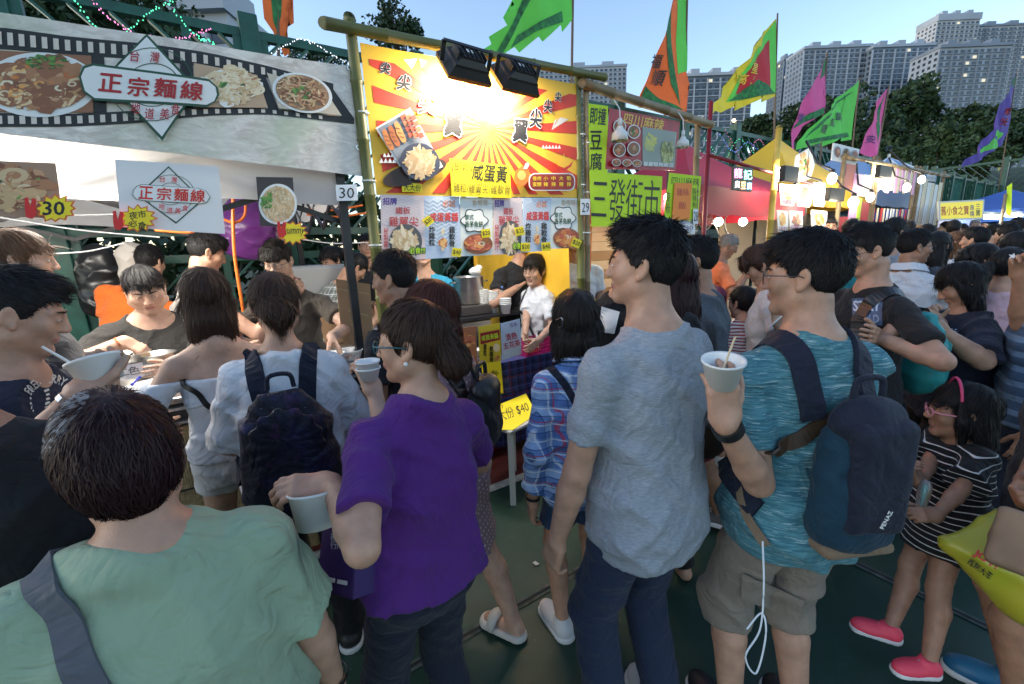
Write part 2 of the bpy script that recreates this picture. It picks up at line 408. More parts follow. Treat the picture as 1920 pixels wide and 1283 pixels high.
def spline(pts, n):
 """Catmull-Rom through pts"""
 P = np.asarray(pts, float); P = np.vstack([2 * P[0] - P[1], P, 2 * P[-1] - P[-2]]); m = len(P) - 3; t = np.linspace(0, m - 1e-6, n); i = t.astype(int); f = (t - i)[:, None]
 a, b, c, d = P[i], P[i + 1], P[i + 2], P[i + 3]
 return .5 * (2 * b + (c - a) * f + (2 * a - 5 * b + 4 * c - d) * f ** 2 + (3 * b - a - 3 * c + d) * f ** 3)
def rot(axis, ang):
 return np.array(Matrix.Rotation(ang, 3, Vector(tuple(axis))))
# ------------------------------------------------------------------ people
SKIN = [mat('skin_light', (.52, .315, .225), .48, sss=.15, var=.16, scale=22, bump=.14, bscale=260, spec=.4),
  mat('skin_warm', (.46, .26, .175), .48, sss=.15, var=.16, scale=22, bump=.14, bscale=260, spec=.4),
  mat('skin_tan', (.36, .19, .12), .48, sss=.15, var=.16, scale=22, bump=.14, bscale=260, spec=.4)]
LIP = mat('lips', (.42, .17, .14), .45); EYEW = mat('eye_white', (.7, .68, .65), .25); IRIS = mat('iris', (.015, .01, .008), .12)
def hairmat(name, c, r=.5):
 if name in MATS: return MATS[name]
 m = mat(name, c, r, spec=.22); b = NB(m); v, _ = b.obj()
 f = b.noise(b.vscale(v, (55, 55, 9)), 1, 4, .7); b.base(b.mix(f, tuple(x * .45 for x in c), tuple(min(1, x * 1.9) for x in c)))
 b.bump(b.noise(b.vscale(v, (190, 190, 22)), 1, 4, .7), .35, .006); return m
HAIR = dict(black=hairmat('hair_black', (.010, .009, .0095)), soft=hairmat('hair_soft_black', (.018, .014, .012)), brown=hairmat('hair_dark_brown', (.040, .020, .013)),
   red=hairmat('hair_reddish_brown', (.055, .016, .011)), light=hairmat('hair_light_brown', (.12, .06, .032)), grey=hairmat('hair_grey', (.20, .19, .185), .5), auburn=hairmat('hair_auburn', (.020, .007, .008)))
PM = dict(z=[-.065, -.02, .04, .09, .17, .228, .268, .305])
PM['am'] = [.073, .089, .084, .080, .088, .092, .072, .036]; PM['bm'] = [.056, .066, .062, .060, .070, .066, .048, .036]
PM['af'] = [.080, .100, .090, .077, .085, .085, .060, .030]; PM['bf'] = [.060, .070, .058, .056, .071, .060, .042, .032]
def ik(a, t, l1, l2, hint):
 a = np.asarray(a, float); t = np.asarray(t, float); d = t - a; L = np.linalg.norm(d); u = d / (L + 1e-9); L = min(L, (l1 + l2) * .999); L = max(L, abs(l1 - l2) + .02)
 x = (l1 * l1 - l2 * l2 + L * L) / (2 * L); h = math.sqrt(max(l1 * l1 - x * x, 0)); hn = np.asarray(hint, float); hn = hn - u * hn.dot(u); hn = nrm(hn)
 return a + u * x + hn * h, a + u * L
def wrinkles(amp, seed):
 r = np.random.default_rng(seed); p = r.uniform(0, 6.28, 12)
 rg = lambda a: (1 - np.abs(np.sin(a))) ** 2
 def f(x, y, z):
  wx = .05 * np.sin(9 * z + p[0]) + .03 * np.sin(17 * y + p[1]); wz = .05 * np.sin(8 * x + p[2]) + .03 * np.sin(15 * x + 9 * y + p[3])
  a = rg(15 * (x + wx) + 9 * y + 6 * z + p[4]); b = rg(21 * (z + wz) + 13 * x + p[5]); c = rg(24 * (z - wz) - 15 * x + 6 * y + p[6]); d = np.sin(70 * (z + wz) + 30 * x + p[7]) * np.sin(9 * x - 7 * z + p[10])
  m1 = .5 + .5 * np.sin(7 * z + 6 * x + p[8]); m2 = .5 + .5 * np.sin(8 * x - 6 * z + 5 * y + p[9])
  return -amp * (1.1 * a * m1 + 1.0 * b * m2 + .8 * c * (1 - m1) + .22 * d - .6)
 return f
class Person: pass
def skeleton(H, o):
 J = Person(); fem = o.get('fem', 0); bw = o.get('build', 1.0); lean = R_(o.get('lean', 0)); roll = R_(o.get('roll', 0)); tw = R_(o.get('twist', 0))
 J.H = H; J.P = np.array([0, 0, .52 * H]); X0, Y0, Z0 = np.eye(3)
 Rt = rot((1, 0, 0), -lean) @ rot((0, 1, 0), roll); J.Rt = Rt; u = Rt @ Z0
 J.u = u; J.Rs = Rt @ rot((0, 0, 1), -tw)
 J.N = J.P + u * .305 * H
 hy, hp, hr = [R_(v) for v in o.get('head', (0, 0, 0))]
 J.Rh = rot((0, 0, 1), -hy) @ (Rt if o.get('hfix', 0) else np.eye(3)) @ rot((1, 0, 0), -hp) @ rot((0, 1, 0), hr)
 hh = o.get('hh', .224) ; J.hs = hh / .23
 nk = (H * (1 - .825) - .117 * J.hs) + o.get('neck', 0)
 nd = nrm(u * .9 + np.array([0, .12, .3]) + J.Rh @ np.array([0, .12, .15])); J.Hc = J.N + nd * nk
 sw = (.108 if not fem else .097) * H * bw ** .8; J.sh = {}; J.el = {}; J.wr = {}; J.l1, J.l2 = .172 * H, .148 * H
 for sd, k in ((-1, 'L'), (1, 'R')): J.sh[k] = J.P + u * .252 * H + J.Rs[:, 0] * sd * sw
 J.sw = sw
 return J
def person(label, px, py, d, face, **o):
 """px,py: the middle of the head in the photograph, d: distance in front of the camera; face: 0 looks away from the camera, 90 to the picture's right, 180 towards it"""
 lod = o.get('lod', 1); fem = o.get('fem', 0); bw = o.get('build', 1.0); fat = o.get('fat', 0)
 T = atD(px, py, d); r = ray(px, py); fa = math.atan2(r[1], r[0]) - R_(face); rz = fa - math.pi / 2
 H = 1.65
 for _ in range(4): J = skeleton(H, o); H *= (T[2] - o.get('base', 0)) / J.Hc[2]
 J = skeleton(H, o); Rz = rot((0, 0, 1), rz); off = Rz @ J.Hc; root = np.array([T[0] - off[0], T[1] - off[1], o.get('base', 0)])
 J.root_loc, J.rz, J.Rz = root, rz, Rz
 loc = lambda p: Rz.T @ (np.asarray(p, float) - root)
 J.loc = loc; J.wor = lambda p: Rz @ np.asarray(p, float) + root
 e = empty('person', root, rz, label, 'person', o.get('group')); J.e = e; J.label = label
 X0, Y0, Z0 = np.eye(3); u = J.u; seed = int(px * 7 + py * 3)
 if PRINT: print('PERSON %-60s H=%.2f  x=%.2f y=%.2f' % (label[:60], H, root[0], root[1]))
 # ---- arms
 J.hand = {}
 for sd, k in ((-1, 'L'), (1, 'R')):
  a = o.get(k, {}); sh = J.sh[k]
  if 't' in a: t = loc(atD(*a['t']))
  elif 'w' in a: t = np.asarray(a['w'], float) * H + J.P
  else: t = sh + np.array([sd * .035, a.get('fwd', .03), -.314]) * H
  if 'off' in a: t = t + np.asarray(a['off'])
  hint = np.asarray(a.get('el', (sd * .5, -1, -.35)), float)
  J.el[k], J.wr[k] = ik(sh, t, J.l1, J.l2, hint)
  fd = nrm(J.wr[k] - J.el[k]); hd = nrm(np.asarray(a['dir'])) if 'dir' in a else fd
  if 'wdir' in a: hd = nrm(Rz.T @ np.asarray(a['wdir'], float))
  pn = np.asarray(a.get('palm', (-sd, 0, 0)), float)
  if 'wpalm' in a: pn = Rz.T @ np.asarray(a['wpalm'], float)
  pn = nrm(pn - hd * pn.dot(hd)); J.hand[k] = (hd, pn, a)
 # ---- legs
 st = o.get('feet', ((-.06, .02), (.06, -.01))); J.kn = {}; J.an = {}; J.hip = {}
 for (fx, fy), sd, k in ((st[0], -1, 'L'), (st[1], 1, 'R')):
  hp = np.array([sd * .047 * H * bw, 0, .50 * H]); an = np.array([fx * H, fy * H, .045 * H + o.get('lift' + k, 0)])
  if k in o.get('fw', {}): q_ = loc(atZ(*o['fw'][k], 0)); an[:2] = q_[:2] - np.array([sd * .015, .05]) * H
  J.hip[k] = hp; J.kn[k], J.an[k] = ik(hp, an, .232 * H, .238 * H, (sd * .12, 1, 0))
 # ---- body
 A = np.array(PM['af' if fem else 'am']) * H * bw; B = np.array(PM['bf' if fem else 'bm']) * H * bw ** .9; zs = np.array(PM['z']) * H
 A[1:5] += fat * .018 * H; B[1:5] += fat * .028 * H; Yo = np.array([0, -.006, 0, 0, .004, 0, -.005, -.008]) * H; Yo[2:5] += fat * .010 * H
 s = SDF()
 s.loft(J.P, J.Rt, zs, A * .97, B * .97, Yo, k=.03)
 nr = (.0285 if fem else .034) * H * bw ** .5
 s.cap(J.N - u * .03 * H, J.Hc - J.Rh @ np.array([0, .018, .075]) * J.hs, nr * 1.12, nr * .98, k=.045)
 for k, sd in (('L', -1), ('R', 1)):
  sh, el, wr = J.sh[k], J.el[k], J.wr[k]; aw = bw * (1 + .2 * fat) * (.92 if fem else 1)
  s.cap(J.N - u * .002 * H + np.array([0, -.012 * H, 0]), sh + u * .004 * H, .026 * H * bw, .021 * H * bw, k=.05)
  s.ell(sh - u * .012 * H, np.array([.024, .027, .035]) * H * aw, J.Rs, k=.03)
  s.cap(sh, el, .0285 * H * aw, .0225 * H * aw, k=.025)
  m = el + (wr - el) * .28; s.cap(el, m, .0225 * H * aw, .0245 * H * aw, k=.015); s.cap(m, wr, .0245 * H * aw, .0158 * H * aw ** .5, k=.012)
  hp, kn, an = J.hip[k], J.kn[k], J.an[k]; lw = bw * (.84 if o.get('bottom', {}).get('kind', 'pants') == 'pants' else 1)
  s.cap(hp, kn, .050 * H * lw * (1 + .15 * fat), .0325 * H * lw, k=.03)
  cf = kn + (an - kn) * .3 + np.array([0, -.008 * H, 0]); s.cap(kn, cf, .0315 * H * lw, .0335 * H * lw, k=.015); s.cap(cf, an, .0335 * H * lw, .0205 * H * bw ** .5, k=.012)
  fdir = nrm(np.array([sd * .22, 1, 0]))
  s.cap(an - np.array([0, .012 * H, .022 * H]), an + fdir * .085 * H - np.array([0, 0, .028 * H]), .021 * H, .016 * H, k=.02)
  hd, pn, a = J.hand[k]; make_hand(s, J, k, sd, wr, hd, pn, a, H, lod)
 make_head(s, J, o)
 skin = SKIN[o.get('skin', 1)]
 res = [.0115, .015, .022][lod]; hres = [.0042, .006, .010][lod]; gres = [.0042, .0065, .012][lod]
 parts = []
 hc = J.Hc; hlo = hc - .17 * J.hs; hhi = hc + .17 * J.hs; hlo[2] = hc[2] - .135 * J.hs
 g0 = s.grid(res); boxes = [(hlo, hhi)]
 parts_b = [(hlo, hhi, hres)]
 for k in ('L', 'R'):
  if lod < 2:
   hd = J.hand[k][0]; c = J.wr[k] + hd * .062 * H; rr = .075 * H; boxes.append((c - rr, c + rr)); parts_b.append((c - rr, c + rr, gres))
 v, f = g0.mesh(); cen = v[f].mean(1); keep = np.ones(len(f), bool)
 for lo, hi in boxes: keep &= ~np.all((cen > lo + res * .6) & (cen < hi - res * .6), axis=1)
 parts.append((v, f[keep], 0))
 for i, (lo, hi, rr) in enumerate(parts_b):
  g = s.grid(rr, lo, hi); v, f = g.mesh()
  if len(v) == 0: continue
  m = np.zeros(len(f), np.int32)
  if i == 0:
   J.hgrid = g; q = ((v - hc) @ J.Rh) / J.hs; qc = q[f].mean(1)
   lipm = (np.abs(qc[:, 0]) < .024) & (qc[:, 1] > .074) & (np.abs(qc[:, 2] + .061 + .06 * np.abs(qc[:, 0])) < .0078 - .12 * np.abs(qc[:, 0])); m[lipm] = 1
  parts.append((v, f, m))
 if lod < 2 or o.get('eyes'):
  hw = lambda p: J.Hc + J.Rh @ (np.asarray(p, float) * J.hs)
  op = o.get('eyeopen', .8)
  for sd in (-1, 1):
   t = np.array([(sd * (.013 + .037 * i / 5), .0868 + .004 * math.sin(i / 5 * 2.2) - .016 * (i / 5) ** 2, .0215 + .0048 * math.sin(i / 5 * 2.6)) for i in range(6)])
   V, f = tube_np(np.array([hw(p) for p in t]), np.array([.0026, .0036, .0036, .0032, .0024, .001]) * J.hs, 6); parts.append((V, f, 3))
   Re = J.Rh @ rot((0, 0, 1), -sd * .22) @ rot((1, 0, 0), -.1)
   if op > .15:
    V, f = ell_np(hw((sd * .0305, .0762, .0005)), np.array([.0128, .0120, .0054 * op]) * J.hs, Re, 12, 7); parts.append((V, f, 2))
    V, f = ell_np(hw((sd * .0305 + o.get('look', 0) * .004, .0775, .0004)), np.array([.0062, .0118, .0053 * op]) * J.hs, Re, 10, 7); parts.append((V, f, 4))
   t = np.array([hw((sd * (.0185 + .025 * i / 5), .0872 - .011 * (i / 5) ** 2 - .002 * (1 - i / 5), .0012 + .0052 * op * math.sin(math.pi * (.12 + .8 * i / 5)) - (.005 if op <= .3 else 0))) for i in range(6)])
   V, f = tube_np(t, .0012 * J.hs, 5); parts.append((V, f, 3))
 V, Fq, fm = merge(parts)
 hm = HAIR[o.get('hair', {}).get('col', 'black')]
 mesh_np('body', V, Fq, [skin, LIP, EYEW, hm, IRIS], e, fm=fm)
 # ---- clothing
 tp = o.get('top'); bt = o.get('bottom')
 cres = [.0085, .013, .02][lod]
 if bt: J.bgrid = make_bottom(J, bt, A, B, Yo, zs, cres, e, seed, o)
 if tp: J.tgrid = make_top(J, tp, A, B, Yo, zs, cres, e, seed, o)
 hr = o.get('hair')
 if hr is not None: make_hair(J, hr, e, lod, seed, hm)
 sh = o.get('shoes')
 if sh: make_shoes(J, sh, e, lod)
 if o.get('glasses') is not None: make_glasses(J, o['glasses'], e)
 return J

def make_hand(s, J, k, sd, wr, hd, pn, a, H, lod):
 L = H / 1.70; sdv = np.cross(hd, pn) * sd        # towards the thumb
 Rm = np.stack([sdv, hd, pn], 1)
 cl = a.get('curl', .35); sp = a.get('spread', .06)
 s.ell(wr + hd * .012 * L, np.array([.026, .03, .017]) * L, Rm, k=.02)
 s.box(wr + hd * .052 * L + pn * .002 * L, np.array([.037, .045, .0135]) * L, Rm, rd=.012 * L, k=.018)
 if lod >= 2:
  s.box(wr + hd * .115 * L + pn * .03 * L * cl, np.array([.034, .045, .012]) * L, Rm, rd=.010 * L, k=.02); return
 offs = (.0285, .0095, -.0095, -.0275); lens = (.072, .080, .074, .058); rad = (.0088, .0090, .0086, .0077)
 for i in range(4):
  c = cl[i] if isinstance(cl, (list, tuple)) else cl * (1 + .08 * i)
  p = wr + hd * (.090 - .004 * abs(i - 1.2)) * L + sdv * offs[i] * L + pn * .001
  fd = nrm(hd + sdv * sp * (1.3 - i)); ang = c * .55
  for j, (fr, da) in enumerate(((.46, 1.05), (.30, .95), (.26, .6))):
   q = p + (fd * math.cos(ang) + pn * math.sin(ang)) * lens[i] * fr * L
   s.cap(p, q, rad[i] * (1 - .06 * j) * L, rad[i] * (.96 - .08 * j) * L, k=.0045 if j else .009); p = q; ang += c * da
 th = a.get('thumb', .5)
 p = wr + hd * .022 * L + sdv * .022 * L + pn * .006 * L; d1 = nrm(hd * .75 + sdv * (.85 - .35 * th) + pn * (.25 + .7 * th))
 q = p + d1 * .042 * L; s.cap(p, q, .0145 * L, .0112 * L, k=.014); d2 = nrm(d1 + hd * .45 - sdv * .25 * th + pn * .25 * th); w = q + d2 * .030 * L; s.cap(q, w, .0108 * L, .0100 * L, k=.005)
 d3 = nrm(d2 + hd * .2 - sdv * .2 * th + pn * .1); s.cap(w, w + d3 * .022 * L, .0098 * L, .0085 * L, k=.004)

def make_head(s, J, o):
 c = J.Hc; Rh = J.Rh; q = J.hs; w = lambda p: c + Rh @ (np.asarray(p, float) * q); chub = o.get('chub', 0)
 s.ell(w((0, -.016, .030)), np.array([.0750, .092, .085]) * q, Rh, k=.02)
 s.ell(w((0, .022, -.030)), np.array([.0635 + .008 * chub, .064, .076 + .004 * chub]) * q, Rh, k=.03)
 for d in (-1, 1):
  s.cap(w((d * (.046 + .010 * chub), .008, -.060)), w((d * .012, .062, -.094)), (.022 + .008 * chub) * q, .017 * q, k=.02)
  s.ell(w((d * .040, .053, -.024)), np.array([.024 + .006 * chub, .021, .022 + .008 * chub]) * q, Rh, k=.02)
  s.cap(w((d * .013, .0765, .019)), w((d * .046, .062, .018)), .0095 * q, .0085 * q, k=.014)
  s.ell(w((d * .031, .097, .002)), np.array([.0175, .0155, .0105]) * q, Rh, k=.011, mode=1)
  s.ell(w((d * .0305, .0725, .0005)), np.array([.0140, .0138, .0125]) * q, Rh, k=.005)
  s.ell(w((d * .0125, .0925, -.0315)), np.array([.0085, .0095, .0075]) * q, Rh, k=.006)
  Re = Rh @ rot((0, 0, 1), d * .38) @ rot((1, 0, 0), .22)
  s.ell(w((d * .0775, -.010, -.008)), np.array([.0085, .0185, .0315]) * q, Re, k=.005)
  s.ell(w((d * .0860, -.006, -.004)), np.array([.0065, .0115, .020]) * q, Re, k=.005, mode=1)
  s.ell(w((d * .0760, .000, -.034)), np.array([.0070, .009, .0095]) * q, Rh, k=.006)
 s.ell(w((0, .0655, -.096)), np.array([.020, .0165, .0165]) * q, Rh, k=.018)
 s.cap(w((0, .0835, .012)), w((0, .1000, -.027)), .0085 * q, .0108 * q, k=.012)
 s.cap(w((-.017, .0825, -.0565)), w((.017, .0825, -.0565)), .0058 * q, k=.009)
 s.cap(w((-.013, .0815, -.0665)), w((.013, .0815, -.0665)), .0066 * q, k=.009)
 mo = o.get('mouth', 0)
 s.cap(w((-.022, .0900, -.0614)), w((.022, .0900, -.0614)), (.0022 + mo * .003) * q, k=.003, mode=1)
 s.ell(w((0, .0905, -.080)), np.array([.016, .008, .006]) * q, Rh, k=.010, mode=1)

def make_top(J, t, A, B, Yo, zs, res, e, seed, o):
 H, u = J.H, J.u; fem = o.get('fem', 0); bw = o.get('build', 1.0); fat = o.get('fat', 0); ease = t.get('ease', .016); hem = (t.get('hem', .44) - .52) * H; lo = t.get('loose', .55)
 z = np.concatenate([[hem], zs[1:] if hem < zs[1] else zs[2:]]); Ai = np.interp(z, zs, A); Bi = np.interp(z, zs, B); Yi = np.interp(z, zs, Yo)
 low = z < .20 * H; Am = max(A[5], A[1] * .98); Bm = max(B[4], B[1] * .98)
 Ai = np.where(low, Ai + (Am - Ai) * lo, Ai) + ease; Bi = np.where(low, Bi + (Bm - Bi) * lo, Bi) + ease
 fl = t.get('flare', 0); Ai[0] += fl; Bi[0] += fl; xt = .013 + max(0, o.get('bottom', {}).get('ease', .012) - .012) * 1.3; Bi[z < .05 * H] += xt; Ai[z < .05 * H] += xt * 1.1
 s = SDF(); s.loft(J.P, J.Rt, z, Ai, Bi, Yi, k=.02, ex=np.float32(t.get('ex', 2.7)))
 off = t.get('neck') == 'off'
 for k, sd in (('L', -1), ('R', 1)):
  sh, el, wr = J.sh[k], J.el[k], J.wr[k]; aw = bw * (1 + .2 * fat); sl = t.get('sleeve', .55)
  s.cap(J.N - u * .003 * H + np.array([0, -.010 * H, 0]), sh + u * .004 * H, .0275 * H * bw + ease * .3, .0235 * H * bw + ease * .3, k=.05)
  s.ell(sh - u * .010 * H, np.array([.0255, .029, .036]) * H * aw + ease * .35, J.Rs, k=.035)
  if sl <= 0: continue
  ad = nrm(el - sh); r0 = .0275 * H * aw + ease * .45; r1 = .0270 * H * aw + ease * .75 + t.get('sflare', .004)
  if sl <= 1.02:
   en = sh + (el - sh) * sl; s.cap(sh, en + ad * .05, r0, r1 * 1.02, k=.03, cuts=[(ad, ad.dot(en))])
  else:
   s.cap(sh, el, r0, r1 - .004, k=.03); fd = nrm(wr - el); en = el + (wr - el) * (sl - 1); s.cap(el, en + fd * .04, r1 - .004, .021 * H * aw + ease * .9, k=.03, cuts=[(fd, fd.dot(en))])
   if t.get('cuff'): s.cap(en - fd * .035, en, .0245 * H * aw + ease * .9, .0245 * H * aw + ease * .9, k=.004, cuts=[(fd, fd.dot(en)), (-fd, -fd.dot(en - fd * .035))])
 nk = t.get('neck', 'crew'); f = J.Rt[:, 1]
 if nk == 'crew': s.ell(J.N + u * .026 * H + f * .012 * H, np.array([.043, .049, .028]) * H * bw ** .5, J.Rt @ rot((1, 0, 0), -.32), k=.012, mode=1)
 elif nk == 'wide': s.ell(J.N + u * .022 * H + f * .02 * H, np.array([.075, .075, .055]) * H, J.Rt @ rot((1, 0, 0), -.35), k=.012, mode=1)
 elif nk == 'v': s.ell(J.N + u * .026 * H + f * .012 * H, np.array([.047, .052, .030]) * H, J.Rt, k=.012, mode=1); s.ell(J.N - u * .012 * H + f * .055 * H, np.array([.030, .05, .055]) * H, J.Rt @ rot((1, 0, 0), -.3), k=.012, mode=1)
 elif nk == 'off':
  n = -u; c = J.P + u * t.get('offz', .235) * H; s.post.append(lambda x, y, z: (x - c[0]) * u[0] + (y - c[1]) * u[1] + (z - c[2]) * u[2])
 elif nk == 'collar':
  s.ell(J.N + u * .03 * H + f * .012 * H, np.array([.044, .05, .030]) * H * bw ** .5, J.Rt @ rot((1, 0, 0), -.3), k=.010, mode=1)
 for fn in t.get('cutf', []): s.post.append(fn(J))
 g = s.grid(res, disp=wrinkles(t.get('wr', .010), seed)); v, fq = g.mesh()
 m = t['mat']; top = mesh_np(t.get('name', 'shirt'), v, [fq], m, e)
 if nk == 'collar':
  a = np.linspace(-.35, np.pi + .35, 30); a = np.linspace(-2.6, 2.6, 34) - np.pi / 2
  pts = np.stack([np.cos(a) * .047 * H * bw ** .5, .008 * H + np.sin(a) * .052 * H * bw ** .5, .012 * H - .018 * H * np.sin(a)], 1) @ J.Rt.T + J.N; pts = g.project(pts, .006, 6)
  up = pts + u * .020 * H; out = nrm(np.zeros(3) + 1); d = pts - (J.N + u * .01 * H); d -= np.outer(d @ u, u); d /= np.linalg.norm(d, axis=1, keepdims=True)
  lo_ = pts + d * .016 * H - u * .008 * H; n = len(pts); V = np.concatenate([pts + d * .002, up + d * .004, up + d * .008, lo_ + d * .004]); i = np.arange(n - 1)
  q = [np.stack([x * n + i, x * n + i + 1, (x + 1) * n + i + 1, (x + 1) * n + i], 1) for x in range(3)]; mesh_np('collar', V, [np.concatenate(q)], m, top)
 return g

def make_bottom(J, t, A, B, Yo, zs, res, e, seed, o):
 H = J.H; bw = o.get('build', 1.0); ease = t.get('ease', .012); s = SDF(); ln = t.get('len', 1.0); kind = t.get('kind', 'pants'); fat = o.get('fat', 0)
 top = t.get('waist', .05) * H; z = np.array([-.065 * H, -.02 * H, top]); s.loft(J.P, J.Rt, z, np.interp(z, zs, A) + ease, np.interp(z, zs, B) + ease, np.interp(z, zs, Yo), k=.02)
 if kind == 'skirt':
  zz = np.array([-ln * H, -.10 * H, -.02 * H, top]); a0 = A[1] + ease
  s.loft(J.P, np.eye(3), zz, [a0 + t.get('flare', .05), a0 + .012, a0, A[2] + ease], [B[1] + ease + t.get('flare', .05), B[1] + ease + .01, B[1] + ease, B[2] + ease], None, k=.02)
 else:
  for k in ('L', 'R'):
   hp, kn, an = J.hip[k], J.kn[k], J.an[k]; r0 = .048 * H * bw * (1 + .15 * fat) + ease * .8; r1 = .036 * H * bw + ease * 1.25; r2 = .028 * H + ease * 1.3
   if ln <= .5:
    d = nrm(kn - hp); en = hp + (kn - hp) * (ln / .5); s.cap(hp, en + d * .05, r0, r1 + (r0 - r1) * max(0, 1 - ln / .5) + t.get('flare', .008), k=.03, cuts=[(d, d.dot(en))])
   else:
    d = nrm(an - kn); en = kn + (an - kn) * ((ln - .5) / .5); s.cap(hp, kn, r0, r1, k=.03); s.cap(kn, en + d * .05, r1, r2, k=.02, cuts=[(d, d.dot(en))])
 g = s.grid(res, disp=wrinkles(t.get('wr', .0065), seed + 5)); v, f = g.mesh(); mesh_np(t.get('name', dict(pants='trousers', skirt='skirt').get(kind, 'shorts')), v, [f], t['mat'], e); return g

def hairline(y, f=.058, low=-.085, side=-.02):
 return np.interp(y, [-.11, -.07, -.035, -.022, .006, .026, .034, .050, .070, .2], [low, low, -.045, side, side - .004, side + .004, .026, .050, f, f + .004])
def make_hair(J, h, e, lod, seed, hm):
 c, Rh, q = J.Hc, J.Rh, J.hs; w = lambda p: c + Rh @ (np.asarray(p, float) * q); kind = h.get('kind', 'short'); vol = h.get('vol', .012); H = J.H; u = np.array([0, 0, 1.])
 s = SDF(); fr = h.get('fringe', .056)
 s.ell(w((0, -.017, .032)), (np.array([.0755, .0925, .0860]) + np.array([vol * (.38 if kind == 'short' else .75), vol * (.8 if kind == 'short' else 1), vol * 1.25])) * q, Rh, k=.01)
 if h.get('quiff'): s.ell(w((0, .045, .098)), np.array([.055, .045, .030]) * q * h['quiff'], Rh, k=.03)
 low = dict(short=-.080, bun=-.085, pony=-.085).get(kind, -.10); side = h.get('side', {'short': -.018}.get(kind, -.03))
 def cutf(x, y, z):
  lx = ((x - c[0]) * Rh[0, 0] + (y - c[1]) * Rh[1, 0] + (z - c[2]) * Rh[2, 0]) / q; ly = ((x - c[0]) * Rh[0, 1] + (y - c[1]) * Rh[1, 1] + (z - c[2]) * Rh[2, 1]) / q; lz = ((x - c[0]) * Rh[0, 2] + (y - c[1]) * Rh[1, 2] + (z - c[2]) * Rh[2, 2]) / q
  return (hairline(ly, fr, low, side) - lz + .004 * np.sin(lx * 160 + seed)) * q * .8
 rr = [.0055, .008, .012][lod]
 lo, hi = c - .26 * q, c + .26 * q
 amp = h.get('rough', .0025); dsp = wrinkles(amp, seed + 9)
 def disp(x, y, z): return dsp(x * 3.2, y * 3.2, z * 1.6)
 s.post.append(cutf); g = s.grid(rr, disp=disp); parts = [g.mesh()]; grids = [(g, .0)]
 L = h.get('len', .3); body = []
 if kind in ('bob', 'long'):
  s2 = SDF(); n = 9; Lz = L
  ww = h.get('w', 1.0)
  # back curtain hangs straight down in the world from the skull
  back = w((0, -.045, .01)); 
  drop = np.array([0, 0, -1.0]); s2.loft(back, np.stack([Rh[:, 0] - u * Rh[2, 0], nrm(np.cross(u, Rh[:, 0])), u], 1) if True else Rh, np.array([-Lz, -Lz * .75, -Lz * .4, -.05, .0, .05]) * 1.0,
    np.array([.070 * h.get('tip', .85), .085, .092, .090, .085, .06]) * q * ww, np.array([.024, .040, .054, .062, .060, .045]) * q, np.array([h.get('bk', -.035), h.get('bk', -.035) * .8, -.020, -.002, 0, 0]), k=.03, ex=2.2)
  for d in (-1, 1):        # side locks in front of or over the ears
   p0, p1, p2 = w((d * .066, .022, .06)), w((d * .082, .012, -.02)), w((d * .078, .006, -.02)); p3 = p2 + np.array([0, -.01, -min(L * .8, .14)])
   s2.chain([p0, p1, p2, p3], [.018 * q, .017 * q, .018 * q, .012 * q], k=.02)
  def face(x, y, z):
   lx = ((x - c[0]) * Rh[0, 0] + (y - c[1]) * Rh[1, 0] + (z - c[2]) * Rh[2, 0]) / q; ly = ((x - c[0]) * Rh[0, 1] + (y - c[1]) * Rh[1, 1] + (z - c[2]) * Rh[2, 1]) / q
   return (ly - (.012 + .55 * np.maximum(np.abs(lx) - .045, 0))) * q
  s2.post.append(face); g2 = s2.grid(rr, disp=lambda x, y, z: wrinkles(amp * 1.6, seed + 4)(x * 2.5, y * 2.5, z * .35)); parts.append(g2.mesh()); grids.append((g2, 1.0))
 if h.get('fringe_hair'):
  s2 = SDF()
  for i in range(9):
   a = -1.05 + 2.1 * i / 8; p0 = w((math.sin(a) * .052, .050 + .018 * math.cos(a), .098)); p1 = w((math.sin(a) * .076, .010 + .082 * math.cos(a), .055)); p2 = w((math.sin(a) * .080, .012 + .082 * math.cos(a), h['fringe_hair'] + .012 * math.sin(i * 2.3)))
   s2.chain([p0, p1, p2], [.014 * q, .012 * q, .004 * q], k=.014)
  g2 = s2.grid(rr); parts.append(g2.mesh()); grids.append((g2, .8))
 if kind == 'bun':
  p = w(h.get('bun', (0, -.128, .0))); s2 = SDF(); br = h.get('br', .042) * q; s2.ell(p, (br, br * .8, br), Rh, k=.01); s2.cap(w((0, -.085, .0)), p, .045 * q, br * .8, k=.03)
  g2 = s2.grid(rr, disp=lambda x, y, z: .0025 * np.sin(240 * ((x - p[0]) * .6 + (z - p[2])) + 60 * (y - p[1]))); parts.append(g2.mesh()); grids.append((g2, .4))
 if kind == 'pony':
  s2 = SDF(); p0 = w(h.get('at', (0, -.105, .02))); p1 = w(np.array(h.get('at', (0, -.105, .02))) + np.array([0, -.045, -.005])); p2 = p1 + nrm(Rh @ np.array([0, -.35, -1]) * np.array([1, 1, 1])) * L * .5; p3 = p2 + np.array([0, 0, -L * .5])
  s2.chain([p0, p1, p2, p3], [.022 * q, .030 * q, .034 * q, .012 * q], k=.02); g2 = s2.grid(rr, disp=lambda x, y, z: .002 * np.sin(300 * x + 50 * z) + .002 * np.sin(260 * y)); parts.append(g2.mesh()); grids.append((g2, 1.0))
  V, f = ell_np((p0 + p1) / 2, np.array([.028, .014, .028]) * q, Rh, 12, 7)
  mesh_np('hair_tie', V, [f], mat('hair_tie', h.get('tie', (.02, .02, .02)), .6), e)
 # strands lying on, and lifting from, the mass
 nst = [int(h.get('n', 3400) * 1.5), 1100, 150][lod]; tot = sum(len(p[0]) for p in parts); rng = np.random.default_rng(seed)
 allp = [(v, f, 0) for v, f in parts]
 wh = w((.01, -.055, .105))
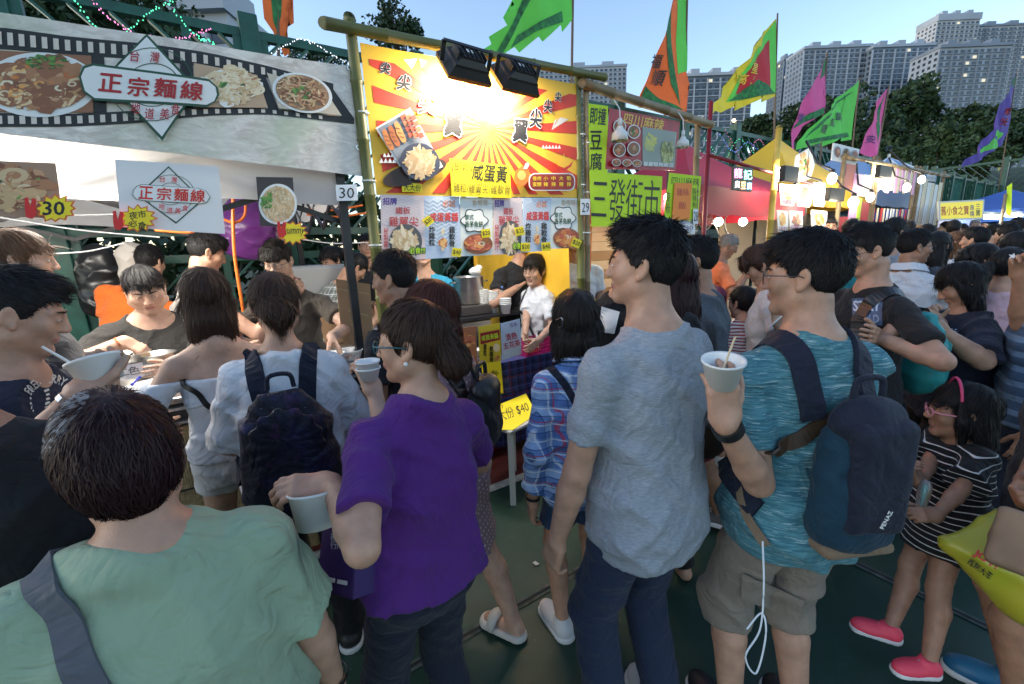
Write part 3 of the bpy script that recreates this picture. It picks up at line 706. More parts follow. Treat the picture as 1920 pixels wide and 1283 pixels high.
 for (v, f), (g, straight) in zip(parts, grids):
  if len(v) == 0: continue
  n = int(nst * len(v) / tot); idx = rng.integers(0, len(v), n); p = v[idx]; N = g.grad(p); wd = [.00095, .0018, .004][lod]
  lift = h.get('lift', .28 if kind == 'short' else .05) * rng.uniform(.2, 1.3, n)[:, None]; ln = h.get('sl', .035 if kind == 'short' else .09) * rng.uniform(.5, 1.25, n)[:, None] * q
  if kind == 'short' and not h.get('flat'): kk = np.clip((((p - c) @ Rh)[:, 2:3] / q + .01) / .085, .22, 1); ln = ln * kk; lift = lift * kk
  fl0 = p - wh; fl0 /= np.linalg.norm(fl0, axis=1, keepdims=True) + 1e-6; gdir = np.array([0, 0, -1.0]); comb = Rh @ np.array(h.get('comb', (0, 0, 0)), float)
  fl = fl0 * (1 - straight) + gdir * (straight + (.35 if kind != 'short' else .1)) + comb
  fl -= N * (fl * N).sum(1, keepdims=True); fl /= np.linalg.norm(fl, axis=1, keepdims=True) + 1e-6; fl += rng.normal(0, .22 if kind == 'short' else .08, (n, 3))
  pts = [p - N * .002]; cur = pts[0]
  for j in range(4):
   N2 = g.grad(cur); dirn = fl + N2 * lift * (1 if kind == 'short' else .6); dirn /= np.linalg.norm(dirn, axis=1, keepdims=True); cur = cur + dirn * ln / 4
   dd = g.val(cur)[:, None]; cur = cur + N2 * np.clip(.0005 - dd, 0, .02)
   if kind != 'short' or h.get('flat'): cur = cur - N2 * np.clip(dd - .006, 0, .02) * .8
   pts.append(cur)
  P = np.stack(pts, 1); ax = rng.normal(0, 1, (n, 3)); sdv = np.cross(P[:, -1] - P[:, 0], N + ax * .35); sdv /= np.linalg.norm(sdv, axis=1, keepdims=True) + 1e-9
  wv = np.array([.6, 1, 1, .75, .15])[None, :, None] * wd * sdv[:, None, :] * rng.uniform(.6, 1.2, n)[:, None, None]
  V = np.concatenate([(P - wv).reshape(-1, 3), (P + wv).reshape(-1, 3)]); m = n * 5; i0 = (np.arange(n)[:, None] * 5 + np.arange(4)[None]).ravel()
  allp.append((V, np.stack([i0, i0 + m, i0 + 1 + m, i0 + 1], 1), 0))
 V, Fq, fm = merge(allp)
 J.hair = mesh_np('hair', V, Fq, hm, e)
 J.hairgrids = [g for g, _ in grids]

def make_shoes(J, sh, e, lod):
 H = J.H
 for k, sd in (('L', -1), ('R', 1)):
  an = J.an[k]; fd = nrm(np.array([sd * .22, 1, 0])); sx = np.array([fd[1], -fd[0], 0]); Rm = np.stack([sx, fd, [0, 0, 1]], 1); g0 = an - np.array([0, 0, .045 * H]); L = .075 * H
  o = lambda a, b, c_: g0 + sx * a * H + fd * b * H + np.array([0, 0, c_ * H]); res = [.005, .007, .012][lod]
  if sh.get('kind') == 'slide':
   s = SDF(); s.cap(o(0, -.012, .0), o(0, .082, .0), .028 * H, .031 * H, k=0); s.post.append(lambda x, y, z, a=g0: np.maximum(z - a[2] - .017 * H, a[2] + .001 - z)); sole = sdf_obj('sandal', s, res, sh['mat'], e)
   s = SDF(); s.ell(o(0, .060, .016), np.array([.036, .026, .034]) * H, Rm, k=0); s.ell(o(0, .060, .012), np.array([.033, .04, .031]) * H, Rm, k=0.002, mode=1); s.post.append(lambda x, y, z, a=g0: a[2] + .004 * H - z); sdf_obj('strap', s, res * .7, sh['mat'], sole); continue
  s = SDF(); s.cap(o(0, -.008, .028), o(0, .085, .018), .027 * H, .020 * H, k=.02); s.cap(o(0, -.008, .03), o(0, .005, .056), .026 * H, .022 * H, k=.02); s.ell(o(0, .055, .024), np.array([.029, .055, .026]) * H, Rm, k=.02)
  s.post.append(lambda x, y, z, a=g0: a[2] + .012 * H - z); s.post.append(lambda x, y, z, a=an: z - a[2] - .018 * H)
  up = sdf_obj('shoe', s, res, sh['mat'], e)
  s = SDF(); s.cap(o(0, -.010, .009), o(0, .085, .009), .031 * H, .029 * H, k=0); s.post.append(lambda x, y, z, a=g0: np.maximum(z - a[2] - .017 * H, a[2] + .0005 - z)); sdf_obj('sole', s, res, sh.get('sole', SOLE), up)
  if lod == 0:
   mb = MB()
   for i in range(4):
    y = .03 + .012 * i; zc = .052 - .007 * i; mb.tube([tuple(o(-.014, y, zc - .004)), tuple(o(0, y + .004, zc + .003)), tuple(o(.014, y, zc - .004))], .0022, 6)
   mb.build('laces', sh.get('lace', SOLE), up, smooth=True)
SOLE = mat('sole_white', (.72, .72, .7), .6)
def make_glasses(J, g, e):
 c, Rh, q = J.Hc, J.Rh, J.hs; w = lambda p: c + Rh @ (np.asarray(p, float) * q); col = g.get('col', (.02, .02, .02)); parts = []; r = g.get('r', .0013); rw, rh = g.get('rw', .0235), g.get('rh', .0185)
 for d in (-1, 1):
  a = np.linspace(0, 2 * np.pi, 25); ex = g.get('ex', .75)
  px = np.sign(np.cos(a)) * np.abs(np.cos(a)) ** ex * rw; pz = np.sign(np.sin(a)) * np.abs(np.sin(a)) ** ex * rh
  P = np.array([w((d * .0335 + x, .1015 - .22 * abs(d * .0335 + x) ** 1.15, -.002 + z)) for x, z in zip(px, pz)]); parts.append(tube_np(P, r * q, 6) + (0,))
  P = np.array([w(p) for p in ((d * .057, .094, .006), (d * .078, .075, .006), (d * .083, .03, .004), (d * .082, -.005, .001), (d * .079, -.022, -.012))]); parts.append(tube_np(P, r * 1.1 * q, 6) + (0,))
 P = np.array([w(p) for p in ((-.011, .1, .004), (0, .1035, .007), (.011, .1, .004))]); parts.append(tube_np(P, r * q, 6) + (0,))
 V, Fq, fm = merge(parts); gl = mesh_np('glasses', V, Fq, mat('frame_%d_%d_%d' % tuple(int(x * 99) for x in col), col, .3), e)
def strap(g, J, pts, width, material, name, parent, off=.004, thick=.0018, n=44, it=6, world=False):
 P = spline([J.loc(p) for p in pts] if world else pts, n)
 for _ in range(2): P = g.project(P, off, it); P[1:-1] = (P[:-2] + 2 * P[1:-1] + P[2:]) / 4
 T = np.gradient(P, axis=0); N = g.grad(P); Wv = np.cross(T, N); Wv /= np.linalg.norm(Wv, axis=1, keepdims=True) + 1e-9
 V, f = ribbon_np(P, Wv * width / 2, thick); return mesh_np(name, V, [f], material, parent, smooth=False), P
# ------------------------------------------------------------------ ground
PRINT = False
def court(name, c1, c2, rough=.45):
 m = mat(name, c1, rough, spec=.4); b = NB(m); v, xyz = b.obj()
 base = b.mix(b.noise(v, 1.3, 5, .6), c1, c2); wear = b.noise(v, 9, 6, .7)
 base = b.mix(b.math('MULTIPLY', b.math('SUBTRACT', wear, .56), 2.2), base, tuple(x * 2.0 + .006 for x in c1))
 base = b.mix(b.math('GREATER_THAN', b.noise(v, 120, 3), .735), base, (.20, .21, .19)); base = b.mix(b.math('GREATER_THAN', b.noise(v, 33, 4, .7), .72), base, tuple(x * .5 for x in c1))
 b.base(base); b.bump(b.math('ADD', b.noise(v, 260, 3), b.math('MULTIPLY', b.noise(v, 22, 3), .6)), .25, .004)
 r = b.math('ADD', b.math('MULTIPLY', b.noise(v, 5, 4), .4), .28); b.l.new(r, b.b.inputs['Roughness']); return m
GREEN = court('court_green', (.020, .058, .038), (.014, .042, .031)); REDC = court('court_red', (.14, .030, .022), (.10, .022, .018))
def sheet(name, x0, x1, y0, y1, z, m, parent=None):
 return MB().face([(x0, y0, z), (x1, y0, z), (x1, y1, z), (x0, y1, z)]).build(name, m, parent)
g = sheet('ground', -900, 900, -900, 900, 0, GREEN); tag(g, kind='structure')
g = sheet('court_border', -14, 26, 2.50, 4.75, .004, REDC); tag(g, kind='structure')
WLINE = mat('line_paint', (.55, .56, .52), .6, var=.35, scale=14, var2=(.25, .28, .24))
g = sheet('court_line', -14, 26, 2.415, 2.495, .008, WLINE); tag(g, kind='structure')
SEAM = mat('seam_dark', (.012, .015, .014), .8); SEAML = mat('seam_edge', (.12, .14, .13), .8, var=.5, scale=18, var2=(.03, .05, .04))
seam = empty('ground_seam', (0, 0, 0)); tag(seam, kind='structure')
for a, b_, w in (((-6, 1.485), (9, 1.485), .012), ((-6, -.6), (9, -.6), .012), ((2.55, -3), (2.55, 2.41), .012), ((-1.9, -3), (-1.9, 2.41), .012), ((6.0, -3), (6.0, 2.41), .012)):
 A_, B_ = Vector((a[0], a[1], .005)), Vector((b_[0], b_[1], .005)); d = (B_ - A_).normalized(); n = Vector((-d.y, d.x, 0)); N = 60
 for mm, off, ww in ((SEAML, 0, w * 1.9), (SEAM, .003, w * .55)):
  mb = MB(); pts = [A_ + (B_ - A_) * i / N + n * random.uniform(-.002, .002) for i in range(N + 1)]
  for i in range(N): mb.face([pts[i] - n * ww + Vector((0, 0, off)), pts[i + 1] - n * ww + Vector((0, 0, off)), pts[i + 1] + n * ww + Vector((0, 0, off)), pts[i] + n * ww + Vector((0, 0, off))])
  mb.build('joint', mm, seam)
# soil and lawn behind the fence
SOIL = mat('soil_grass', (.030, .045, .018), .95, var=.5, scale=3, bump=.6, bscale=30)
def hillmesh(name, x0, x1, y0, y1, fn, m, n=40):
 V = []; Fq = []
 xs = np.linspace(x0, x1, n); ys = np.linspace(y0, y1, n); X, Y = np.meshgrid(xs, ys, indexing='ij'); Z = fn(X, Y)
 i, j = np.meshgrid(np.arange(n - 1), np.arange(n - 1), indexing='ij'); a = (i * n + j).ravel()
 return tag(mesh_np(name, np.stack([X, Y, Z], -1).reshape(-1, 3), [np.stack([a, a + n, a + n + 1, a + 1], 1)], m), kind='structure')
hillmesh('bank', -30, 40, 5.0, 40, lambda X, Y: .12 + .02 * (Y - 5) + .08 * np.sin(X * 1.7) * np.cos(Y * 1.1) * np.clip((Y - 5) / 2, 0, 1), SOIL)
HILLM = mat('hill_green', (.020, .035, .016), 1.0, var=.5, scale=.12, bump=1.0, bscale=.6)
hillmesh('hill', 25, 420, -120, 260, lambda X, Y: -1 + 15 * np.clip((X - 45) / 90, 0, 1) ** 1.2 * np.clip((Y + 115) / 60, 0, 1) + 1.5 * np.sin(X * .07) * np.cos(Y * .06), HILLM)
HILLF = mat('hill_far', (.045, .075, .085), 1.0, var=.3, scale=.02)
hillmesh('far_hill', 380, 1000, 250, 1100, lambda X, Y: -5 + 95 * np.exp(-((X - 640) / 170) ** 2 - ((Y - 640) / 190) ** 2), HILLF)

# ------------------------------------------------------------------ trees
def leaf_mat(name, c1, c2):
 m = mat(name, c1, .6, spec=.3); b = NB(m); v, _ = b.obj(); b.base(b.mix(b.noise(v, .8, 4), c1, c2)); return m
LEAFD = leaf_mat('leaf_dark', (.020, .042, .018), (.035, .070, .026)); LEAFM = leaf_mat('leaf_mid', (.030, .060, .022), (.055, .095, .035)); BARK = mat('bark', (.06, .045, .035), .9, var=.4, scale=12, bump=.8, bscale=25)
def crown_mesh(name, rad, n, leaf, seed, clumps=26, flat=.8):
 r = np.random.default_rng(seed); C = r.normal(0, 1, (clumps, 3)); C /= np.linalg.norm(C, axis=1, keepdims=True); C *= r.uniform(.35, .9, (clumps, 1)) * np.array([1, 1, flat]) * rad; cr = r.uniform(.22, .42, clumps) * rad
 k = r.integers(0, clumps, n); d = r.normal(0, 1, (n, 3)); d /= np.linalg.norm(d, axis=1, keepdims=True); P = C[k] + d * (cr[k] * r.uniform(.55, 1.05, n) ** .6)[:, None] * np.array([1, 1, .85])
 a = r.normal(0, 1, (n, 3)); a /= np.linalg.norm(a, axis=1, keepdims=True); b = np.cross(a, r.normal(0, 1, (n, 3))); b /= np.linalg.norm(b, axis=1, keepdims=True); s = leaf * r.uniform(.6, 1.3, n)[:, None]
 V = np.stack([P - a * s, P + b * s * .55, P + a * s, P - b * s * .55], 1).reshape(-1, 3); q = np.arange(n * 4).reshape(-1, 4)
 me_o = mesh_np(name, V, [q], LEAFD, None, smooth=False); me = me_o.data; bpy.data.objects.remove(me_o); return me, C
CROWNS = {}
def tree(loc, rad, trunk_h, label, var=0, leafm=LEAFD, leaf=None, n=2600, group=None, name='broadleaf_tree', flat=.8, clumps=26):
 key = (var, n, round((leaf or .09), 3), flat)
 if key not in CROWNS: CROWNS[key] = crown_mesh('crown', 1.0, n, leaf or .09, 31 + var * 7, clumps, flat)
 me, C = CROWNS[key]
 e = empty(name, loc, random.uniform(0, 6), label, 'tree', group); h = trunk_h; cz = h + rad * flat * .55
 mb = MB(); mb.tube([(0, 0, -.3), (.03 * rad, 0, h * .5), (-.02 * rad, .03 * rad, h), (0, 0, cz + rad * .3)], [rad * .075, rad * .055, rad * .05, rad * .02], 8)
 for c in C[:9]:
  p = Vector(tuple(c * rad)) + Vector((0, 0, cz)); mb.tube([(0, 0, h * .8), tuple(Vector((0, 0, h)) * .5 + p * .5), tuple(p)], [rad * .03, rad * .02, rad * .007], 5)
 mb.build('trunk', BARK, e, smooth=True)
 o = bpy.data.objects.new('crown', me); link(o, e); o.location = (0, 0, cz); o.scale = (rad,) * 3
 if leafm is not LEAFD: o.material_slots[0].link = 'OBJECT'; o.material_slots[0].material = leafm
 return e
def tree_px(px, py, d, radpx, label, base=None, **k):
 c = atD(px, py, d); rad = radpx * d / F; b = 0 if base is None else base
 return tree((c[0], c[1], b), rad, max(c[2] - b - rad * k.get('flat', .8) * .55, .3), label, **k)
# trees behind the fence on the left
tree_px(60, 20, 9.5, 200, 'dark broadleaf tree behind the fence above the noodle banner', n=5200, leaf=.05, var=1, clumps=34)
tree_px(255, 60, 12.5, 130, 'dark tree behind the fence beside the pale building', n=4200, leaf=.055, var=2)
tree_px(745, 62, 26, 62, 'lone tree against the sky above the sunburst banner', n=3000, leaf=.06, var=3)
tree_px(590, 150, 16, 75, 'dark tree behind the fence below the orange flag', n=3000, leaf=.06, var=4)
tree_px(470, 230, 15, 95, 'low tree behind the fence at the end of the noodle banner', n=3000, leaf=.06, var=5)
# trees on the hill at the right
HG = 'trees on the hillside below the towers'
for i, (px, py, d, rp, lab, v) in enumerate((
 (1425, 255, 62, 52, 'dark tree on the hillside beside the streetlamp', 0), (1492, 240, 58, 50, 'dark hillside tree behind the tall pink flag', 1),
 (1568, 222, 66, 62, 'hillside tree behind the big lime flag', 2), (1700, 215, 70, 72, 'tallest rounded tree on the hillside below the towers', 3),
 (1640, 262, 55, 60, 'hillside tree behind the small pink flag', 4), (1830, 240, 64, 62, 'rounded dark hillside tree beside the purple flag', 5),
 (1760, 275, 52, 58, 'lower hillside tree above the striped parasol', 0), (1900, 262, 56, 55, 'hillside tree at the picture edge beyond the purple flag', 1),
 (1690, 300, 45, 50, 'paler low tree in front of the hillside trees', 2), (1840, 300, 44, 52, 'low tree directly behind the far green fence', 3))):
 tree_px(px, py, d, rp, lab, v and None, var=v, n=2600, leaf=.085, leafm=LEAFM if i in (8, 6, 9) else LEAFD, group=HG)
# shrubs seen through the fence behind the stalls
for i, (px, py, d, rp, lab) in enumerate(((60, 470, 7.2, 75, 'shrub behind the fence at the left picture edge'), (400, 500, 8.0, 70, 'yellowish green shrub behind the fence past the tank top man'), (560, 480, 9.0, 70, 'shrub behind the fence past the brown shirt seller'), (900, 470, 9.5, 60, 'shrub behind the fence past the chicken stall'))):
 tree_px(px, py, d, rp, lab, var=i, n=2600, leaf=.085, leafm=LEAFM, name='shrub')

hg = empty('hedge', (0, 7.2, 0), 0, 'long dark hedge behind the green fence', 'hedge'); rg = np.random.default_rng(5); n = 16000
Pq = np.stack([rg.uniform(-9, 9, n), rg.uniform(-.6, .6, n), 2.5 * rg.uniform(0, 1, n) ** .8], 1); Pq[:, 2] *= 1 + .18 * np.sin(Pq[:, 0] * 1.7) + .1 * np.sin(Pq[:, 0] * 4.3); a_ = rg.normal(0, 1, (n, 3)); a_ /= np.linalg.norm(a_, axis=1, keepdims=True); b_ = np.cross(a_, rg.normal(0, 1, (n, 3))); b_ /= np.linalg.norm(b_, axis=1, keepdims=True)
ob = mesh_np('foliage', np.stack([Pq - a_ * .10, Pq + b_ * .055, Pq + a_ * .10, Pq - b_ * .055], 1).reshape(-1, 3), [np.arange(n * 4).reshape(-1, 4)], LEAFD, hg, smooth=False); ob['kind'] = 'stuff'
# ------------------------------------------------------------------ tower blocks
WGL = mat('window_glass', (.035, .045, .06), .15, spec=.6); WLIT = mat('window_lit', (.8, .7, .5), .5, emit=(1, .83, .55), es=.22)
def wallm(name, c): return mat(name, c, .9, var=.12, scale=.05, bump=0)
WALLS = [wallm('tower_grey', (.20, .25, .32)), wallm('tower_pale', (.32, .38, .46)), wallm('tower_dark', (.13, .17, .22)), wallm('tower_white', (.40, .44, .50)), wallm('tower_bluegrey', (.15, .21, .29))]
def tower(px0, px1, pyt, d, label, wall=0, wall2=1, floor=3.0, bay=3.4, yaw=0.0, lit=.03, crownh=3.0, dep=18, base=-2, steps=None, seed=0, balc=True):
 a = atD(px0, pyt, d); b = atD(px1, pyt, d); h = (a[2] + b[2]) / 2 - base; dv = (b - a); w = math.hypot(dv[0], dv[1]); ang = math.atan2(dv[1], dv[0]) + yaw
 e = empty('apartment_tower', (a[0], a[1], base), ang, label, 'building', 'tower blocks behind the fair'); rr = random.Random(seed)
 wall_o = MB(); nb = max(3, int(w / bay)); bw = w / nb; nf = int(h / floor)
 wall_o.box((0, 0, 0), (w, dep, h))
 p2 = MB()
 for i in range(nb + 1):
  if i % 2 == 0: p2.box((i * bw - .35, -.7, 0), (i * bw + .35, -.01, h - crownh * .4))
 wall_o.build('wall', WALLS[wall], e); p2.build('pier', WALLS[wall2], e)
 cr = MB(); cr.box((-.3, -.9, h), (w + .3, dep, h + crownh * .5))
 for k in range(3): x = w * (.15 + .3 * k); cr.box((x, 2, h + crownh * .5), (x + w * .12, 8, h + crownh * .5 + 3.2))
 cr.build('roof', WALLS[wall2], e)
 wd, lt, sl = MB(), MB(), MB()
 for f in range(1, nf):
  z = h - f * floor
  for i in range(nb):
   x0 = i * bw + bw * .22; x1 = i * bw + bw * .78; t = lt if rr.random() < lit else wd
   t.box((x0, -.16, z + .25), (x1, -.02, z + 1.75))
  if balc: sl.box((0.4, -.55, z - .35), (w - .4, -.02, z + .12))
 for s_ in range(1):
  for f in range(1, nf):
   z = h - f * floor
   for j in range(int(dep / bay)):
    t = lt if rr.random() < lit else wd; y = j * bay + .8; t.box((-.16, y, z + .25), (-.02, y + 1.6, z + 1.75)); t.box((w + .02, y, z + .25), (w + .16, y + 1.6, z + 1.75))
 wd.build('window', WGL, e)['kind'] = 'stuff'
 if lt.v: lt.build('lit_window', WLIT, e)['kind'] = 'stuff'
 if balc: sl.build('balcony_slab', WALLS[wall2], e)['kind'] = 'stuff'
 return e
tower(1470, 1506, 112, 300, 'narrow slab tower at the end of the row of towers', 2, 0, seed=1)
tower(1508, 1635, 90, 270, 'grey tower block behind the tall pink flag', 0, 1, seed=2, lit=.018)
tower(1637, 1752, 88, 265, 'grey tower block above the tallest hillside tree', 4, 1, seed=3, lit=.018)
tower(1744, 1762, 108, 280, 'slim dark stair tower between two grey blocks', 2, 4, seed=4, lit=.12, bay=3)
tower(1763, 1898, 88, 235, 'broad pale tower block in front of the tallest tower', 1, 0, seed=5, lit=.02)
tower(1758, 1838, 38, 330, 'tallest white tower with stepped roof', 3, 1, seed=6, crownh=9, lit=.03)
tower(1834, 1975, 48, 340, 'wide white tower block behind at the picture edge', 3, 0, seed=7, lit=.018)
tower(995, 1175, 128, 330, 'pale long block above the corner of the sunburst banner', 3, 1, seed=8, lit=.018, floor=3.2)
tower(1278, 1412, 142, 240, 'dark gridded block behind the orange flag', 2, 3, seed=9, lit=.02, floor=3.4)
tower(292, 425, 26, 46, 'pale low school block behind the fence', 3, 3, seed=10, lit=0, floor=3.2, bay=3.2, dep=8, balc=False)
# ------------------------------------------------------------------ green steel fence
FG = mat('fence_green', (.010, .075, .055), .4, var=.25, scale=9, bump=.1, bscale=80, spec=.4)
FY, FT = 4.85, 3.70
fence = empty('steel_fence', (0, FY, 0), 0, 'tall green steel fence with diagonal slats behind the stalls', 'fence')
PAN = 1.56; X0 = .47 - PAN * 4
slat_cache = {}
far = MB()
def slat(a, b, near, parent, farmb):
 if near:
  k = (round(b[0] - a[0], 3), round(b[2] - a[2], 3))
  if k not in slat_cache:
   o = MB().bar((0, 0, 0), (k[0], 0, k[1]), .02, .062, (0, 1, 0)).build('slat', FG, parent); slat_cache[k] = o.data
  else: o = link(bpy.data.objects.new('slat', slat_cache[k]), parent)
  o.location = a
 else: farmb.bar(a, b, .02, .062, (0, 1, 0))
def fpanel(x0, x1, z0, z1, dirn, near, parent, farmb, sp=.235):
 w, h = x1 - x0, z1 - z0; c = -w if True else 0
 t = -w
 while t < h:
  # line z = z0 + t + (x-x0) (45 deg up), clipped
  xa = max(0.0, -t); xb = min(w, h - t)
  if xb - xa > .08:
   pa, pb = (xa, t + xa), (xb, t + xb)
   if dirn < 0: pa, pb = (w - pa[0], pa[1]), (w - pb[0], pb[1])
   slat((x0 + pa[0], 0, z0 + pa[1]), (x0 + pb[0], 0, z0 + pb[1]), near, parent, farmb)
  t += sp
for i in range(24):
 xa = X0 + i * PAN; near = xa < 5.5; w = .075
 MB().box((xa - w, -w, -.1), (xa + w, w, FT + .10)).build('post', FG, fence, bevel=.008)
 if i == 23: break
 x0, x1 = xa + w + .03, xa + PAN - w - .03
 if i == 0: RAILM, STILEM = MB().box((-.03, -.035, -.035), (x1 - x0 + .03, .035, .035)).build('rail', FG, fence).data, MB().box((-.03, -.032, .15), (.03, .032, FT - .08)).build('stile', FG, fence).data
 for z in (.12, 1.72, 1.95, FT - .05): link(bpy.data.objects.new('rail', RAILM), fence).location = (x0, 0, z)
 for x in (x0, x1): link(bpy.data.objects.new('stile', STILEM), fence).location = (x, 0, 0)
 fpanel(x0 + .03, x1 - .03, .155, 1.685, 1 if i % 2 else -1, near, fence, far); fpanel(x0 + .03, x1 - .03, 1.985, FT - .085, -1 if i % 2 else 1, near, fence, far)
far.build('far_slats', FG, fence)['kind'] = 'stuff'
# fence across the far end
r0 = ray(1745, 318); e2 = empty('steel_fence', (30, 0, 0), 0, 'far green fence crossing the end of the fair at the picture edge', 'fence')
zt = (EYE + ray(1840, 306) * (30 / ray(1840, 306)[0]))[2]
sl2 = MB(); ps = MB()
for k in range(9):
 y0 = -12 + k * 2.4; MB().box((-.1, y0 - .1, 0), (.1, y0 + .1, zt + .12)).build('post', FG, e2)
 for z in (.2, zt * .5, zt - .05): MB().box((-.05, y0 + .1, z - .05), (.05, y0 + 2.3, z + .05)).build('rail', FG, e2)
 for lo, hi in ((.25, zt * .5 - .05), (zt * .5 + .05, zt - .1)):
  t = -2.1
  while t < hi - lo:
   xa = max(0, -t); xb = min(2.1, hi - lo - t)
   if xb > xa + .1: sl2.bar((0, y0 + .15 + (xa if k % 2 else 2.1 - xa), lo + t + xa), (0, y0 + .15 + (xb if k % 2 else 2.1 - xb), lo + t + xb), .02, .07, (1, 0, 0))
   t += .3
sl2.build('far_slats', FG, e2)['kind'] = 'stuff'
# fairy lights strung on the fence
BULB = [mat('bulb_green', (.1, .8, .4), .4, emit=(.1, 1, .45), es=.9), mat('bulb_pink', (.9, .3, .6), .4, emit=(1, .25, .55), es=.8), mat('bulb_blue', (.2, .3, .9), .4, emit=(.2, .3, 1), es=.9), mat('bulb_white', (.9, .9, .95), .4, emit=(.8, .9, 1), es=.8)]
WIRE = mat('wire_dark', (.02, .02, .02), .6)
def fairy(pts, n, bi, label, r=.0042):
 e = empty('light_string', pts[0], 0, label, 'string lights'); P = spline(np.array(pts) - np.array(pts[0]), n); V, f = tube_np(P, .003, 5); mesh_np('cable', V, [f], WIRE, e)
 parts = [ell_np(p + np.array([0, -.01, 0]) + RNG.normal(0, .006, 3), (r, r, r * 1.5), None, 6, 5) + (0,) for p in P]; V, Fq, fm = merge(parts); o = mesh_np('bulbs', V, Fq, BULB[bi], e); o['kind'] = 'stuff'
FYp = FY - .08
fairy([atY(*p, FYp) for p in ((130, -10), (210, 70), (290, 20), (380, -20))], 60, 0, 'green light string looping over the fence top above the noodle banner')
fairy([atY(*p, FYp) for p in ((150, -20), (235, 55), (325, 75), (395, 55))], 60, 1, 'pink light string drooping across the fence above the noodle banner')
fairy([atY(*p, FYp) for p in ((300, -10), (370, 70), (400, 82), (470, 150))], 50, 0, 'green light string running down behind the noodle logo')
fairy([atY(*p, FYp) for p in ((505, 105), (560, 75), (600, 90), (650, 120))], 40, 3, 'white light string on the fence beside the bamboo corner post')
fairy([atY(*p, FYp) for p in ((1345, 250), (1375, 285), (1405, 268), (1440, 310))], 40, 2, 'blue light string on the fence behind the yellow tent')
fairy([atY(*p, FYp) for p in ((1320, 260), (1355, 300), (1385, 262), (1425, 295), (1470, 285))], 50, 0, 'green light string on the fence behind the red tent')
fairy([atY(*p, FYp) for p in ((1360, 245), (1395, 305), (1420, 262), (1450, 300))], 40, 1, 'pink light string on the fence behind the neon sign')
# streetlamp beyond the fence
LAMPW = mat('lamp_glow_warm', (1, .8, .5), .4, emit=(1, .62, .25), es=22)
p = atD(1380, 227, 34); e = empty('street_lamp', (p[0], p[1], 0), 0, 'lit street lamp behind the fence near the yellow tent', 'lamp')
MB().tube([(0, 0, 0), (0, 0, p[2] - .1), (-.25, 0, p[2] + .06)], .06, 8).build('pole', mat('galv', (.3, .31, .32), .5, metal=.6), e, smooth=True)
V, f = ell_np((-.3, 0, p[2]), (.17, .12, .10)); mesh_np('lamp_head', V, [f], LAMPW, e)
p = atD(1329, 249, 34); e = empty('street_lamp', (p[0], p[1], 0), 0, 'small lit lamp just above the fence beside the red pole', 'lamp')
MB().tube([(0, 0, 0), (0, 0, p[2] - .08)], .05, 8).build('pole', MATS['galv'], e, smooth=True); V, f = ell_np((0, 0, p[2]), (.10, .10, .10)); mesh_np('lamp_head', V, [f], LAMPW, e)
# ------------------------------------------------------------------ printed boards, banners and papers
def pm(c, rough=.55): return mat('print_%d_%d_%d' % tuple(int(round(x * 250)) for x in c), c, rough)
INK = pm((.012, .012, .014)); WHT = pm((.78, .78, .76)); RED = pm((.55, .02, .02)); YEL = pm((.85, .62, .03)); LIME = pm((.55, .78, .03)); ORG = pm((.9, .22, .03)); DGRN = pm((.02, .10, .045))
PYEL = mat('paper_yellow', (.85, .68, .02), .7, var=.06, scale=5); PLIME = mat('paper_lime', (.52, .74, .02), .7, var=.06, scale=5); PORG = mat('paper_orange', (.9, .27, .05), .7)
def clip_poly(P, lo, hi):
 for ax, v, sg in ((0, lo[0], 1), (0, hi[0], -1), (1, lo[1], 1), (1, hi[1], -1)):
  Q = []
  for i in range(len(P)):
   a, b = P[i], P[(i + 1) % len(P)]; ia, ib = (a[ax] - v) * sg >= 0, (b[ax] - v) * sg >= 0
   if ia: Q.append(a)
   if ia != ib: t = (v - a[ax]) / (b[ax] - a[ax]); Q.append((a[0] + (b[0] - a[0]) * t, a[1] + (b[1] - a[1]) * t))
  P = Q
  if len(P) < 3: return []
 return P
